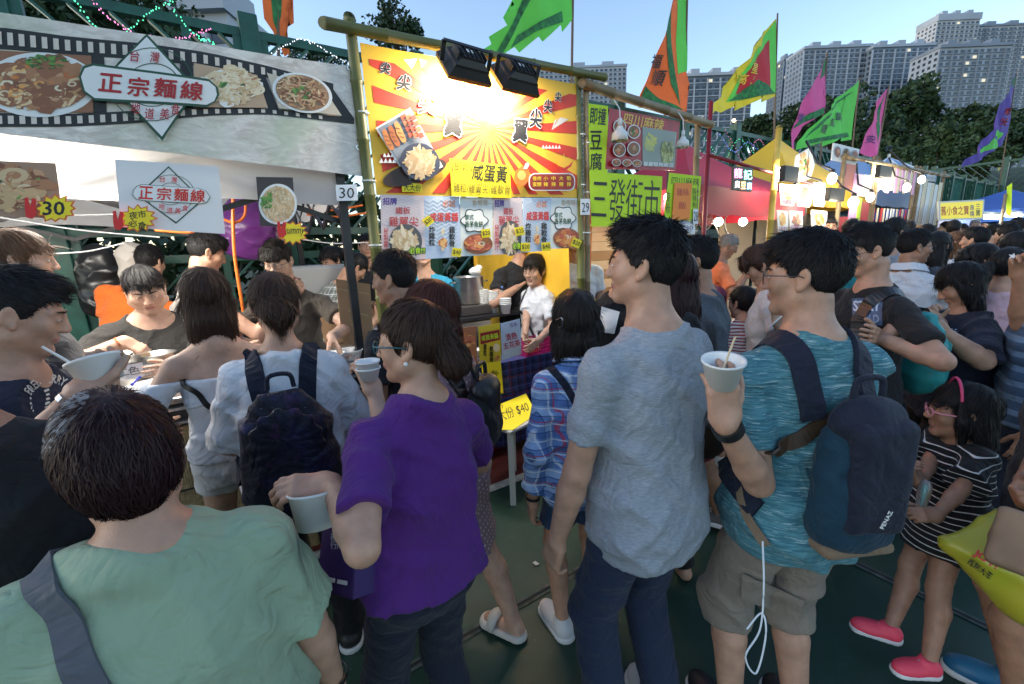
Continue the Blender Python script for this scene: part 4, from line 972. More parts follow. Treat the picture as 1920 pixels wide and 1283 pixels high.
class Board:
 """a flat sign standing in the plane Y=const (or plane through p with normal n); print is laid out by photo position"""
 def __init__(s, name, label, cat, corners, Y, m, thick=.003, wave=0.0, group=None, parent=None, nrm_=(0, -1, 0), part='panel', bevel=0, grid=14):
  s.n = np.array(nrm_, float); s.n /= np.linalg.norm(s.n); s.p0 = np.array([0, Y, 0], float) if np.isscalar(Y) else np.asarray(Y, float)
  C = [s.hit(*c) for c in corners]; o = sum(C) / len(C); x = C[1] - C[0]; x = x / np.linalg.norm(x); s.o = o; s.x = x; s.y = np.cross(s.n, x); s.M = frame(o, x, s.n); s.wv = wave; s.k = 1
  if parent is None:
   s.e = empty(name, (0, 0, 0), 0, label, cat, group); s.e.matrix_world = s.M; s.ch = None
  else: s.e = parent; s.ch = parent.matrix_world.inverted() @ s.M
  P = [s.loc(c) for c in C]; s.P = P; s.lo = np.min(P, 0); s.hi = np.max(P, 0); s.thick = thick
  if wave and len(P) == 4:
   n = grid; V = []; a, b, c, d = [np.array(p) for p in P]        # TL TR BR BL
   for i in range(n + 1):
    for j in range(n + 1):
     u, v = i / n, j / n; q = (a * (1 - u) + b * u) * (1 - v) + (d * (1 - u) + c * u) * v; V.append((q[0], q[1], s.w(q[0], q[1])))
   V = np.array(V); i, j = np.meshgrid(np.arange(n), np.arange(n), indexing='ij'); k = (i * (n + 1) + j).ravel(); q = np.stack([k, k + 1, k + n + 2, k + n + 1], 1); m_ = len(V)
   V2 = np.concatenate([V, V - np.array([0, 0, thick])]); ob = mesh_np(part, V2, [q, q[:, ::-1] + m_], m, s.e)
  else:
   ob = MB().prism([(p[0], p[1], -thick) for p in P][::-1], (0, 0, thick)).build(part, m, s.e, bevel=bevel)
  s.fix(ob); s.panel = ob
 def fix(s, ob):
  if s.ch is not None: ob.data.transform(s.ch)
  return ob
 def w(s, x, y): return s.wv * (math.sin(x * 5.1 + y * 2.3 + 1) + .6 * math.sin(x * 11.3 - y * 4.1) + .5 * math.sin(y * 9 + x * 3)) if s.wv else 0.0
 def hit(s, px, py): r = ray(px, py); return EYE + r * ((s.p0 - EYE).dot(s.n) / r.dot(s.n))
 def loc(s, P): d = np.asarray(P) - s.o; return (float(d.dot(s.x)), float(d.dot(s.y)))
 def px(s, px, py): return s.loc(s.hit(px, py))
 def z(s): s.k += 1; return .0011 * s.k
 def polys(s, name, L, m, px=True, z=None, mi=None):
  """several flat printed shapes in one layer"""
  z = s.z() if z is None else z; bm = bmesh.new()
  for k, pts in enumerate(L):
   Q = [s.px(*p) for p in pts] if px else pts
   try: f = bm.faces.new([bm.verts.new((q[0], q[1], z)) for q in Q])
   except ValueError: continue
   if mi is not None: f.material_index = mi[k]
  bm.normal_update()
  for f in bm.faces:
   if f.normal.z < 0: f.normal_flip()
  if s.wv:
   bmesh.ops.triangulate(bm, faces=bm.faces[:])
   for _ in range(4):
    es = [e for e in bm.edges if e.calc_length() > .09]
    if not es: break
    bmesh.ops.subdivide_edges(bm, edges=es, cuts=1); bmesh.ops.triangulate(bm, faces=[f for f in bm.faces if len(f.verts) > 3])
   for v in bm.verts: v.co.z += s.w(v.co.x, v.co.y)
  me = bpy.data.meshes.new(name); bm.to_mesh(me); bm.free()
  for q in (m if isinstance(m, list) else [m]): me.materials.append(q)
  ob = link(bpy.data.objects.new(name, me), s.e); s.fix(ob)
  if len(L) > 1: ob['kind'] = 'stuff'
  return ob
 def poly(s, name, pts, m, **k): return s.polys(name, [pts], m, **k)
 def ring(s, name, cx, cy, rx, ry, m, w=None, a0=0, a1=360, n=36, rotp=0.0):
  A = np.radians(np.linspace(a0, a1, n)); c, sn = math.cos(rotp), math.sin(rotp)
  pt = lambda a, k: (cx + (math.cos(a) * rx * k) * c - (math.sin(a) * ry * k) * sn, cy + (math.cos(a) * rx * k) * sn + (math.sin(a) * ry * k) * c)
  if w is None: return s.poly(name, [pt(a, 1) for a in A[:-1]], m)
  k = 1 - w / max(rx, ry); return s.polys(name, [[pt(A[i], 1), pt(A[i + 1], 1), pt(A[i + 1], k), pt(A[i], k)] for i in range(n - 1)], m)
 def text(s, name, body, cx, cy, wpx, hpx, m, bold=.0, ang=0.0, vertical=False, skew=0.0, z=None, halo=None, halow=.05):
  if halo is not None: s.text(name + '_outline', body, cx, cy, wpx * 1.02, hpx * 1.02, halo, halow * 1.1, ang, vertical, skew)
  z = s.z() if z is None else z
  cu = bpy.data.curves.new(name, 'FONT'); cu.body = '\n'.join(body) if vertical else body; cu.size = 1; cu.offset = min(bold, .0); cu.resolution_u = 2; cu.align_x = 'CENTER'; cu.space_line = .95
  o = bpy.data.objects.new(name, cu); COL.objects.link(o); dg = bpy.context.evaluated_depsgraph_get(); dg.update(); me = bpy.data.meshes.new_from_object(o.evaluated_get(dg)); bpy.data.objects.remove(o); bpy.data.curves.remove(cu)
  n = len(me.vertices); co = np.zeros(n * 3, np.float32); me.vertices.foreach_get('co', co); co = co.reshape(-1, 3); lo, hi = co.min(0), co.max(0); fs = [tuple(p.vertices) for p in me.polygons]; bpy.data.meshes.remove(me)
  sh = [(0, 0)] + ([(math.cos(a) * bold, math.sin(a) * bold) for a in np.arange(0, 6.2, .785 if bold > .03 else 1.571)] if bold > .004 else []); V = []; Fq = []
  ca, sa = math.cos(R_(ang)), math.sin(R_(ang))
  for k, (dx, dy) in enumerate(sh):
   u = (co + np.array([dx, dy, 0]) - (lo + hi) / 2) / np.maximum(hi - lo, 1e-6); X = u[:, 0] * wpx + skew * u[:, 1] * hpx; Yp = -u[:, 1] * hpx; P = [s.px(cx + x * ca - y * sa, cy + x * sa + y * ca) for x, y in zip(X, Yp)]
   V += [(p[0], p[1], z - .00006 * k + s.w(p[0], p[1]) + (.0012 if s.wv else 0)) for p in P]; Fq += [tuple(v + k * n for v in f) for f in fs]
  me = bpy.data.meshes.new(name); me.from_pydata(V, [], Fq); me.materials.append(m); me.update()
  return s.fix(link(bpy.data.objects.new(name, me), s.e))
 def food(s, cx, cy, rx, ry, layers, seed=0, rotp=0.0, plate=None, name='food_print'):
  """printed dish: ribbons and blobs of food colours inside an ellipse"""
  r = np.random.default_rng(seed); L = []; mi = []; mats = []
  if plate is not None:
   for k, mm in plate: s.ring('plate_print', cx, cy, rx * k, ry * k, mm, rotp=rotp)
  c, sn = math.cos(rotp), math.sin(rotp)
  for shape, n, size, pal, spread in layers:
   for i in range(n):
    mm = pal[r.integers(len(pal))]
    if mm not in mats: mats.append(mm)
    a = r.uniform(0, 6.28); q = spread * math.sqrt(r.uniform(0, 1)); x0, y0 = q * math.cos(a), q * math.sin(a); th = r.uniform(0, 6.28); S_ = size * r.uniform(.6, 1.3); pts = []
    if shape == 'ribbon':
     cv = r.uniform(-1.6, 1.6); w = S_ * .10; x, y = x0, y0; up, dn = [], []
     for j in range(7):
      nx, ny = -math.sin(th), math.cos(th); ww = w * (1 - abs(j - 3) * .12); up.append((x + nx * ww, y + ny * ww)); dn.append((x - nx * ww, y - ny * ww)); x += math.cos(th) * S_ * .2; y += math.sin(th) * S_ * .2; th += cv * .3
      if x * x + y * y > .93: break
     if len(up) < 3: continue
     for j in range(len(up) - 1): L.append([up[j], up[j + 1], dn[j + 1], dn[j]]); mi.append(mats.index(mm))
     continue
    elif shape == 'ring':
     for j in range(10):
      a0, a1 = j * .628, (j + 1) * .628; L.append([(x0 + S_ * math.cos(a0), y0 + S_ * math.sin(a0)), (x0 + S_ * math.cos(a1), y0 + S_ * math.sin(a1)), (x0 + S_ * .5 * math.cos(a1), y0 + S_ * .5 * math.sin(a1)), (x0 + S_ * .5 * math.cos(a0), y0 + S_ * .5 * math.sin(a0))]); mi.append(mats.index(mm))
     continue
    else:
     el = {'blob': .7, 'strip': .28, 'leaf': .45}[shape]
     for j in range(9): aa = j * .698; rr = S_ * r.uniform(.8, 1.1); u, v = rr * math.cos(aa), rr * el * math.sin(aa); pts.append((x0 + u * math.cos(th) - v * math.sin(th), y0 + u * math.sin(th) + v * math.cos(th)))
     L.append(pts); mi.append(mats.index(mm))
  G = [[(cx + (x * rx) * c - (y * ry) * sn, cy + (x * rx) * sn + (y * ry) * c) for x, y in q] for q in L]
  # lay in a few depth layers so that overlaps never share a plane
  z0 = s.z(); bm_z = z0; ob = None; V = []; Fq = []; M_ = []
  for k, q in enumerate(G):
   zz = z0 + .00002 * (k % 60) + .00001 * (k // 60); b0 = len(V)
   for p in q: u = s.px(*p); V.append((u[0], u[1], zz + s.w(u[0], u[1]) + (.0015 if s.wv else 0)))
   Fq.append(tuple(range(b0, b0 + len(q)))); M_.append(mi[k])
  s.k += 1
  me = bpy.data.meshes.new(name); me.from_pydata(V, [], Fq)
  for mm in mats: me.materials.append(mm)
  me.polygons.foreach_set('material_index', M_); me.update(); ob = link(bpy.data.objects.new(name, me), s.e); ob['kind'] = 'stuff'; return s.fix(ob)
def burst(cx, cy, rx, ry, n=14, k=.72, seed=0):
 r = random.Random(seed); return [(cx + (rx if i % 2 == 0 else rx * k) * math.cos(i * math.pi / n) * r.uniform(.92, 1.05), cy + (ry if i % 2 == 0 else ry * k) * math.sin(i * math.pi / n) * r.uniform(.92, 1.05)) for i in range(2 * n)]
def rrect(x0, y0, x1, y1, r, n=5):
 P = []
 for cx, cy, a in ((x1 - r, y0 + r, -90), (x1 - r, y1 - r, 0), (x0 + r, y1 - r, 90), (x0 + r, y0 + r, 180)): P += [(cx + r * math.cos(R_(a + 90 * i / n)), cy + r * math.sin(R_(a + 90 * i / n))) for i in range(n + 1)]
 return P
NOOD = [pm((.62, .40, .20)), pm((.72, .52, .30)), pm((.50, .28, .12)), pm((.78, .62, .42))]; MEAT = [pm((.30, .12, .06)), pm((.42, .19, .09)), pm((.22, .08, .04)), pm((.55, .30, .16))]; HERB = [pm((.08, .20, .04)), pm((.14, .32, .06)), pm((.04, .12, .03))]
PALE = [pm((.70, .55, .35)), pm((.78, .66, .46)), pm((.62, .44, .25)), pm((.55, .36, .18))]; ORF = [pm((.62, .20, .05)), pm((.75, .32, .09)), pm((.50, .14, .04)), pm((.80, .45, .16))]; REDF = [pm((.50, .10, .05)), pm((.62, .18, .08)), pm((.42, .07, .04))]
BAMB = mat('bamboo_green', (.16, .15, .035), .45, var=.5, scale=4, var2=(.09, .10, .025)); BAMT = mat('bamboo_tan', (.30, .22, .12), .5, var=.4, scale=5, var2=(.17, .12, .06)); BAMY = mat('bamboo_yellow', (.50, .36, .06), .5, var=.3, scale=5)
TIE = mat('cable_tie', (.7, .7, .68), .5)
def bamboo(parent, a, b, r, m, name='bamboo_pole'):
 a, b = Vector(a), Vector(b); L = (b - a).length; n = max(2, int(L / .28)); pts = []; rs = []
 for i in range(n):
  for t, k in ((.02, 1.0), (.5, .96), (.94, 1.0), (.97, 1.16), (.995, 1.10)): q = (i + t) / n; pts.append(a + (b - a) * q + Vector((math.sin(q * 5 + a.x), math.cos(q * 4 + a.x), 0)) * .006); rs.append(r * k * (1 - .12 * q))
 return MB().tube([a] + pts + [b], [r] + rs + [r * .86], 12).build(name, m, parent, smooth=True)
def tie(parent, p, r=.03, d=(0, 0, 1)):
 M = frame(p, (1, 0, 0) if abs(d[0]) < .9 else (0, 1, 0), d); mb = MB(); mb.lathe([(r, -.004), (r + .003, -.004), (r + .003, .004), (r, .004), (r, -.004)], 14, M); mb.tube([M @ Vector((r, 0, 0)), M @ Vector((r + .03, .01, .012)), M @ Vector((r + .06, .0, .03))], .0016, 5); return mb.build('cable_tie', TIE, parent)
def lamp(name, loc, tgt, energy, size, col, parent):
 l = bpy.data.lights.new(name, 'AREA'); l.shape = 'DISK'; l.size = size; l.energy = energy * .72; l.color = col; o = bpy.data.objects.new(name, l); link(o)
 o.location = loc; o.rotation_euler = (Vector(loc) - Vector(tgt)).to_track_quat('Z', 'Y').to_euler()
 if parent is not None: o.parent = parent; o.matrix_parent_inverse = parent.matrix_world.inverted()
 return o
def point(name, loc, energy, col, r=.03, parent=None):
 l = bpy.data.lights.new(name, 'POINT'); l.energy = energy * .72; l.color = col; l.shadow_soft_size = r; o = link(bpy.data.objects.new(name, l)); o.location = loc
 return o
WARM = (1.0, .84, .62); COOL = (1.0, .95, .86)
SY = 2.55
# ================================================================== noodle stall, number 30
NOODBG = mat('noodle_banner_print', (.62, .52, .44), .5); b_ = NB(NOODBG); v_, _x = b_.obj()
n1 = b_.noise(b_.vscale(v_, (2.2, 5.5, 3)), 1, 4, .55, 2.5); n2 = b_.noise(b_.vscale(v_, (9, 22, 3)), 1, 3, .6, 1.8)
c_ = b_.mix(n1, (.34, .25, .18), (.95, .90, .85)); c_ = b_.mix(b_.math('MULTIPLY', b_.math('SUBTRACT', n2, .45), 4.0), c_, (.88, .80, .72)); c_ = b_.mix(b_.math('MULTIPLY', b_.math('SUBTRACT', b_.noise(v_, 2.6, 2), .52), 3.2), c_, (.45, .52, .36)); b_.base(c_)
bn = Board('noodle_banner', 'wide pale banner with a film strip of noodle dishes and a diamond logo', 'banner', [(-420, -40), (660, 125), (680, 330), (-420, 200)], SY, NOODBG, wave=.006)
FILM = pm((.014, .015, .018))
def ftop(x): return 52 + (x / 625.0) * 108 - 26 * math.sin(math.pi * x / 640.0) * .25 if x < 640 else 160
up0 = lambda x: np.interp(x, [-420, 0, 130, 260, 390, 500, 625], [38, 52, 70, 82, 100, 122, 157]); up1 = lambda x: np.interp(x, [-420, 0, 130, 260, 390, 500, 625], [78, 92, 103, 113, 127, 145, 168])
dn0 = lambda x: np.interp(x, [-420, 0, 130, 260, 390, 500, 660], [200, 212, 213, 208, 203, 203, 222]); dn1 = lambda x: np.interp(x, [-420, 0, 130, 260, 390, 500, 665], [226, 238, 237, 231, 218, 214, 233])
xs = list(np.linspace(-420, 625, 30)); xs2 = list(np.linspace(-420, 664, 30))
bn.poly('film_edge', [(x, up0(x)) for x in xs] + [(x, up1(x)) for x in reversed(xs)], FILM); bn.poly('film_edge', [(x, dn0(x)) for x in xs2] + [(x, dn1(x)) for x in reversed(xs2)], FILM)
bn.polys('film_frame', [[(-160, up1(-160)), (-140, up1(-140)), (-140, dn0(-140)), (-160, dn0(-160))], [(172, up1(172)), (196, up1(196)), (200, dn0(200)), (175, dn0(175))], [(338, up1(338)), (362, up1(362)), (362, dn0(362)), (340, dn0(340))], [(482, up1(482)), (498, up1(498)), (522, dn0(522)), (503, dn0(503))], [(608, up1(608)), (625, up1(625)), (664, dn0(664)), (640, dn0(640))]], FILM)
HOLE = pm((.66, .58, .50)); hl = []
for x in np.arange(-410, 620, 21.5):
 for lo, hi in ((up0, up1), (dn0, dn1)):
  a, b2 = lo(x), hi(x); d = (b2 - a) * .2; hl.append([(x - 5.5 * (1 - x / 1500), a + d), (x + 5.5 * (1 - x / 1500), lo(x + 8) + d), (x + 6.5 * (1 - x / 1500), hi(x + 8) - d), (x - 4.5 * (1 - x / 1500), b2 - d)])
bn.polys('film_hole', hl, HOLE)
BROTH = pm((.26, .10, .05))
bn.poly('photo', [(-138, up1(-138)), (172, up1(172)), (175, dn0(175)), (-138, dn0(-138))], pm((.30, .13, .07)))
bn.ring('plate_print', 75, 160, 108, 60, WHT); bn.food(75, 158, 100, 54, [('blob', 60, .30, [BROTH] + MEAT[:2], .8), ('ribbon', 90, .5, NOOD[:3] + MEAT[:1], .85), ('ring', 26, .13, ORF[1:] + PALE[:2], .75), ('blob', 70, .08, MEAT + ORF[:2], .8)], 1)
bn.food(88, 118, 42, 15, [('leaf', 70, .16, HERB, .9)], 2)
bn.poly('photo', [(364, 122), (482, up1(482)), (502, dn0(502)), (366, dn0(366))], pm((.50, .34, .22)))
bn.food(435, 165, 62, 38, [('blob', 20, .35, PALE[:2] + [WHT], .8), ('ribbon', 130, .5, PALE, .85), ('leaf', 16, .16, HERB[1:], .6), ('blob', 14, .12, MEAT[1:], .8)], 3)
bn.poly('photo', [(500, 138), (606, up1(606) + 4), (640, dn0(640) - 1), (522, dn0(522) - 1)], pm((.55, .48, .38)))
bn.food(566, 176, 52, 33, [('ribbon', 140, .38, MEAT[1:] + NOOD[:2], .88), ('leaf', 22, .11, HERB, .35)], 4, rotp=.28, plate=[(1.1, WHT), (.98, pm((.34, .20, .11)))])
GRN = pm((.015, .075, .04))
DIA = lambda k: [(278, 163 - 95 * k), (278 + 100 * k, 163 + 2), (306, 163 + 100 * k), (278 - 92 * k, 163 - 10)]
bn.poly('logo_diamond', [(277, 69), (372, 172), (305, 266), (196, 150)], GRN); bn.poly('logo_diamond_face', [(277, 75), (366, 172), (305, 259), (202, 150)], WHT)
bn.ring('logo_circle', 286, 163, 78, 68, GRN, 1.8); bn.ring('logo_circle', 288, 164, 50, 40, GRN, 1.8)
def pill(k): return [(155 - k, 148)] + [(162 - k * .7, 133 - k), (178, 128 - k), (392, 158 - k), (404 + k, 168), (407 + k, 182), (402 + k * .7, 194), (388, 201 + k), (180, 187 + k), (162 - k * .7, 174 + k * .6)]
bn.poly('logo_pill', pill(4.5), GRN); bn.poly('logo_pill_face', pill(0), WHT)
LRED = pm((.42, .012, .018))
for ch, x, y, w_, h_ in (('正', 210, 160, 42, 32), ('宗', 262, 168, 38, 34), ('麵', 312, 171, 40, 34), ('線', 361, 176, 40, 33)): bn.text('lettering', ch, x, y, w_, h_, LRED, .022, ang=6)
for ch, x, y in (('台', 256, 112), ('灣', 293, 115), ('地', 257, 207), ('道', 283, 218), ('美', 311, 219), ('食', 331, 211)): bn.text('lettering', ch, x, y, 17, 20, LRED, .012, ang=6)
GROM = mat('grommet', (.6, .6, .58), .3, metal=.8)
for x, y in ((655, 128), (672, 277), (304, 259)):
 p = bn.px(x, y); ob = MB().lathe([(.008, .004), (.014, .004), (.014, .009), (.008, .009), (.008, .004)], 14, Matrix.Translation((p[0], p[1], bn.w(*p)))).build('grommet', GROM, bn.e)
# white gazebo over the stall
CANV = mat('canvas_white', (.74, .72, .70), .75, var=.05, scale=2, bump=.25, bscale=14); q_ = NB(CANV); t_ = q_.add('ShaderNodeBsdfTranslucent'); t_.inputs[0].default_value = (.8, .78, .74, 1); x_ = q_.add('ShaderNodeMixShader'); x_.inputs[0].default_value = .45; q_.l.new(q_.b.outputs[0], x_.inputs[1]); q_.l.new(t_.outputs[0], x_.inputs[2]); q_.l.new(x_.outputs[0], q_.n['Material Output'].inputs[0])
STEEL = mat('frame_dark', (.035, .035, .038), .4, metal=.5, var=.3, scale=8); ALU = mat('alu', (.45, .45, .46), .35, metal=.8)
gz = empty('gazebo', (-.9, 3.6, 0), 0, 'white canvas gazebo over the noodle stall with dark folding frame', 'gazebo'); gx0, gx1, gy0, gy1, gzt = -2.45, .60, 2.64, 4.55, 2.22; G0 = np.array([-.9, 3.6, 0])
gl = lambda *p: tuple(np.array(p) - G0)
pk = gl(-.9, 3.6, 2.85); cs = [gl(gx0, gy0, gzt), gl(gx1, gy0, gzt), gl(gx1, gy1, gzt), gl(gx0, gy1, gzt)]
mb = MB()
for i in range(4): mb.face([cs[i], cs[(i + 1) % 4], pk])
mb.build('roof_canvas', CANV, gz)
for k, (ca, cb) in enumerate(((0, 1), (1, 2), (2, 3), (3, 0))):
 n = 26; V = []; A_, B_ = np.array(cs[ca]), np.array(cs[cb])
 for i in range(n + 1):
  t = i / n; p = A_ + (B_ - A_) * t; drop = .235 + (.012 * math.sin(t * 21)); nn = np.cross(B_ - A_, (0, 0, 1)); nn /= np.linalg.norm(nn)
  for j in range(5): V.append(p + np.array([0, 0, .002 - drop * j / 4]) + nn * (.010 * math.sin(t * 17 + j) * j / 4))
 V = np.array(V); i, j = np.meshgrid(np.arange(n), np.arange(4), indexing='ij'); q = (i * 5 + j).ravel(); mesh_np('valance', V, [np.stack([q, q + 5, q + 6, q + 1], 1)], CANV, gz)
for x, y in ((gx0, gy0), (gx1, gy0), (gx1, gy1), (gx0, gy1)):
 mb = MB(); a = gl(x, y, 0); mb.box((a[0] - .022, a[1] - .022, 0), (a[0] + .022, a[1] + .022, gzt - .01)); mb.build('leg', STEEL, gz)
def scissor(a, b, n, zc, hh):
 mb = MB(); a, b = Vector(a), Vector(b)
 for i in range(n):
  p, q = a + (b - a) * i / n, a + (b - a) * (i + 1) / n
  mb.bar((p.x, p.y, zc - hh), (q.x, q.y, zc + hh), .014, .028); mb.bar((p.x, p.y + .02, zc + hh), (q.x, q.y + .02, zc - hh), .014, .028)
 return mb.build('truss', STEEL, gz)
scissor(gl(gx0, gy0 + .05, 0), gl(gx1, gy0 + .05, 0), 4, 2.02, .13); scissor(gl(gx0, gy1, 0), gl(gx1, gy1, 0), 4, 2.02, .13); scissor(gl(gx0, gy0, 0), gl(gx0, gy1, 0), 3, 2.02, .13); scissor(gl(gx1, gy0, 0), gl(gx1, gy1, 0), 3, 2.02, .13)
mb = MB()
for c in cs: mb.bar((c[0], c[1], gzt - .12), (pk[0], pk[1], pk[2] - .08), .02, .03)
mb.build('ridge_bar', STEEL, gz)
# lamp tubes under the noodle canopy
TUBE = mat('tube_glow', (1, 1, 1), .4, emit=(1.0, .93, .82), es=8)
for i, (x, y, lab) in enumerate(((-.55, 2.95, 'lit lamp tube under the noodle canopy over the pots'), (-1.7, 2.95, 'lit lamp tube under the noodle canopy beyond the picture edge'))):
 e = empty('tube_lamp', (x, y, 2.10), 0, lab, 'lamp', 'tube lamps under the noodle canopy'); MB().tube([(-.5, 0, 0), (.5, 0, 0)], .014, 10).build('tube', TUBE, e, smooth=True); MB().box((-.53, -.02, .012), (.53, .02, .05)).build('fitting', WHT, e)
 lamp('tube_light', (x, y, 2.08), (x, y + .15, 1.0), 17, .6, COOL, None); point('tube_upglow', (x, y - .12, 2.04), 9, COOL, .1)
# hanging boards
HB = SY + .02
def simple_board(name, label, cat, x0, y0, x1, y1, m=WHT, Y=HB, sk=0.0, **k): return Board(name, label, cat, [(x0, y0), (x1, y0 + sk), (x1 + k.pop('lean', 3), y1 + sk), (x0 + k.pop('lean2', 3), y1)], Y, m, **k)
b1 = simple_board('menu_photo', 'food photo board of braised rings hanging at the left picture edge', 'sign', -60, 300, 104, 404, pm((.36, .22, .14)), sk=6, lean=14, lean2=10)
b1.food(10, 352, 90, 46, [('blob', 50, .3, MEAT[1:] + NOOD[:2], .85), ('ring', 22, .26, NOOD[:2] + PALE[2:], .7), ('leaf', 20, .1, HERB[1:], .8), ('ribbon', 60, .4, NOOD + MEAT, .85)], 11)
def fist(b, cx, cy, s=1.0):
 b.polys('hand_mark', [[(cx - 12 * s, cy - 22 * s), (cx - 5 * s, cy - 23 * s), (cx - 1 * s, cy - 4 * s), (cx + 4 * s, cy - 22 * s), (cx + 12 * s, cy - 18 * s), (cx + 10 * s, cy - 2 * s), (cx + 13 * s, cy + 10 * s), (cx + 4 * s, cy + 20 * s), (cx - 8 * s, cy + 17 * s), (cx - 11 * s, cy + 4 * s)]], pm((.62, .02, .02)))
def price_burst(label, cx, cy, rx, ry, seed, Y=SY - .015):
 P = burst(cx, cy, rx, ry, 12, .74, seed); b = Board('price_star', label, 'sign', [P[k] for k in range(0, len(P))][::-1], Y, pm((.70, .14, .03)), thick=.002)
 b.poly('star_face', [(cx + (p[0] - cx) * .88, cy + (p[1] - cy) * .88) for p in P], pm((.86, .66, .02))); return b
b2 = price_burst('yellow price star reading 30 with a red fist', 104, 391, 42, 28, 1); b2.text('lettering', '30', 101, 391, 40, 25, INK, .02); fist(b2, 58, 392, .95)
b3 = simple_board('logo_board', 'white hanging board with the diamond noodle logo', 'sign', 215, 299, 410, 426, mat('board_white', (.76, .74, .73), .5), sk=13, lean=12, lean2=12)
b3.polys('logo_diamond', [[(316, 312), (363, 358), (361, 359), (316, 315)], [(316, 312), (316, 315), (277, 352), (275, 350)], [(263, 371), (266, 371), (331, 417), (330, 420)], [(372, 380), (375, 381), (330, 420), (330, 417)]], GRN)
b3.ring('logo_circle', 320, 364, 45, 36, GRN, 1.0); b3.ring('logo_circle', 320, 364, 25, 21, GRN, 1.0)
P_ = [(250, 366), (252, 357), (258, 350), (266, 347), (372, 354), (386, 359), (393, 370), (388, 379), (378, 382), (268, 376), (256, 373)]
b3.poly('logo_pill', [(321 + (p[0] - 321) * 1.015, 365 + (p[1] - 365) * 1.06) for p in P_], GRN); b3.poly('logo_pill_face', P_, WHT)
LR2 = pm((.62, .03, .02))
for ch, x, y in (('正', 274, 362), ('宗', 308, 364), ('麵', 340, 366), ('線', 371, 368)): b3.text('lettering', ch, x, y, 26, 23, LR2, .02, ang=3)
for ch, x, y in (('台', 305, 337), ('灣', 327, 338), ('地', 304, 388), ('道', 319, 395), ('美', 334, 396), ('食', 348, 391)): b3.text('lettering', ch, x, y, 11, 11, LR2, .01, ang=4)
b4 = price_burst('yellow star with black writing hung over the logo board corner', 258, 410, 37, 27, 2); b4.text('lettering', '夜市', 258, 403, 32, 14, INK, .01, ang=-8); b4.text('lettering', '必食', 258, 421, 34, 14, INK, .01, ang=12); fist(b4, 222, 415, .85)
b5 = simple_board('menu_photo', 'tall photo board of a white bowl of noodles', 'sign', 480, 332, 549, 424, pm((.05, .04, .04)), sk=1, lean=6, lean2=8)
b5.food(521, 383, 34, 36, [('ribbon', 110, .5, PALE + NOOD[:2], .85), ('leaf', 0, .1, HERB, .5)], 12, plate=[(1.06, WHT), (.92, pm((.66, .46, .26)))]); b5.food(502, 377, 15, 18, [('leaf', 30, .3, HERB[:2], .8)], 13)
b6 = price_burst('yellow star reading yummy with a red fist', 549, 437, 31, 24, 3); b6.text('lettering', 'yummy', 551, 436, 38, 14, INK, .005, skew=.2); fist(b6, 528, 432, .72)
b7 = simple_board('stall_number', 'white plate with stall number 30 on the dark tent pole', 'sign', 629, 347, 669, 377, mat('plate_white', (.72, .74, .78), .5), Y=SY - .03, sk=-1, lean=2, lean2=3); b7.text('lettering', '30', 650, 362, 28, 20, INK, .004)
# service counter of the noodle stall
STL = mat('stainless', (.48, .47, .45), .28, metal=.9, var=.1, scale=20, bump=.05, bscale=60); BLK = mat('black_panel', (.018, .018, .02), .45); CT = 1.08
ctr = empty('counter', (-.9, 2.75, 0), 0, 'stainless topped serving counter of the noodle stall with reed front', 'counter')
MB().box((-1.5, -.30, CT - .03), (1.52, .32, CT)).build('counter_top', STL, ctr, bevel=.006); MB().box((-1.49, -.27, CT - .15), (1.5, .30, CT - .032)).build('apron', BLK, ctr)
MB().box((-1.5, -.302, CT - .062), (1.52, -.275, CT - .048)).build('trim', ALU, ctr); MB().box((-1.5, -.30, CT - .13), (1.52, -.272, CT - .118)).build('trim', ALU, ctr)
REED = mat('reed_mat', (.36, .27, .14), .8, var=.35, scale=30); mb = MB()
for i in range(300): x = -1.48 + i * .01; mb.box((x, -.262 - random.uniform(0, .004), .05), (x + .008, -.25, CT - .152))
mb.build('reed_screen', REED, ctr)['kind'] = 'stuff'
mb = MB()
for z in (.2, .4, .6, .8): mb.box((-1.48, -.271, z), (1.5, -.267, z + .008))
mb.build('reed_binding', WIRE, ctr)
for x in (-1.45, 1.47):
 for y in (-.22, .28): MB().box((x - .02, y - .02, 0), (x + .02, y + .02, CT - .152)).build('leg', STEEL, ctr)

# ================================================================== chicken stall, number 29
fr29 = empty('bamboo_gantry', (1.5, SY, 0), 0, 'green bamboo frame carrying the sunburst banner', 'bamboo gantry')
bamboo(fr29, (.735 - 1.5, 0, 0), (.725 - 1.5, 0, 2.90), .033, BAMB); bamboo(fr29, (2.335 - 1.5, 0, 0), (2.30 - 1.5, 0, 2.92), .032, BAMB)
bamboo(fr29, (.58 - 1.5, -.05, 2.83), (2.52 - 1.5, -.045, 2.90), .030, BAMB, 'bamboo_rail')
for x, z in ((.735, 2.86), (.735, 2.45), (.735, 2.1), (.735, 1.75), (2.32, 2.88), (2.32, 2.5), (2.32, 2.15), (2.33, 1.8)): tie(fr29, (x - 1.5, 0, z), .036)
b = Board('sunburst_banner', 'red and yellow sunburst banner with chicken dishes above the chicken stall', 'banner', [(675, 80), (1082, 158), (1090, 371), (706, 366)], SY - .012, pm((.88, .50, .035)), wave=.0035)
SR = pm((.62, .045, .02)); c0 = b.px(915, 240); wd_ = []
ns = 26
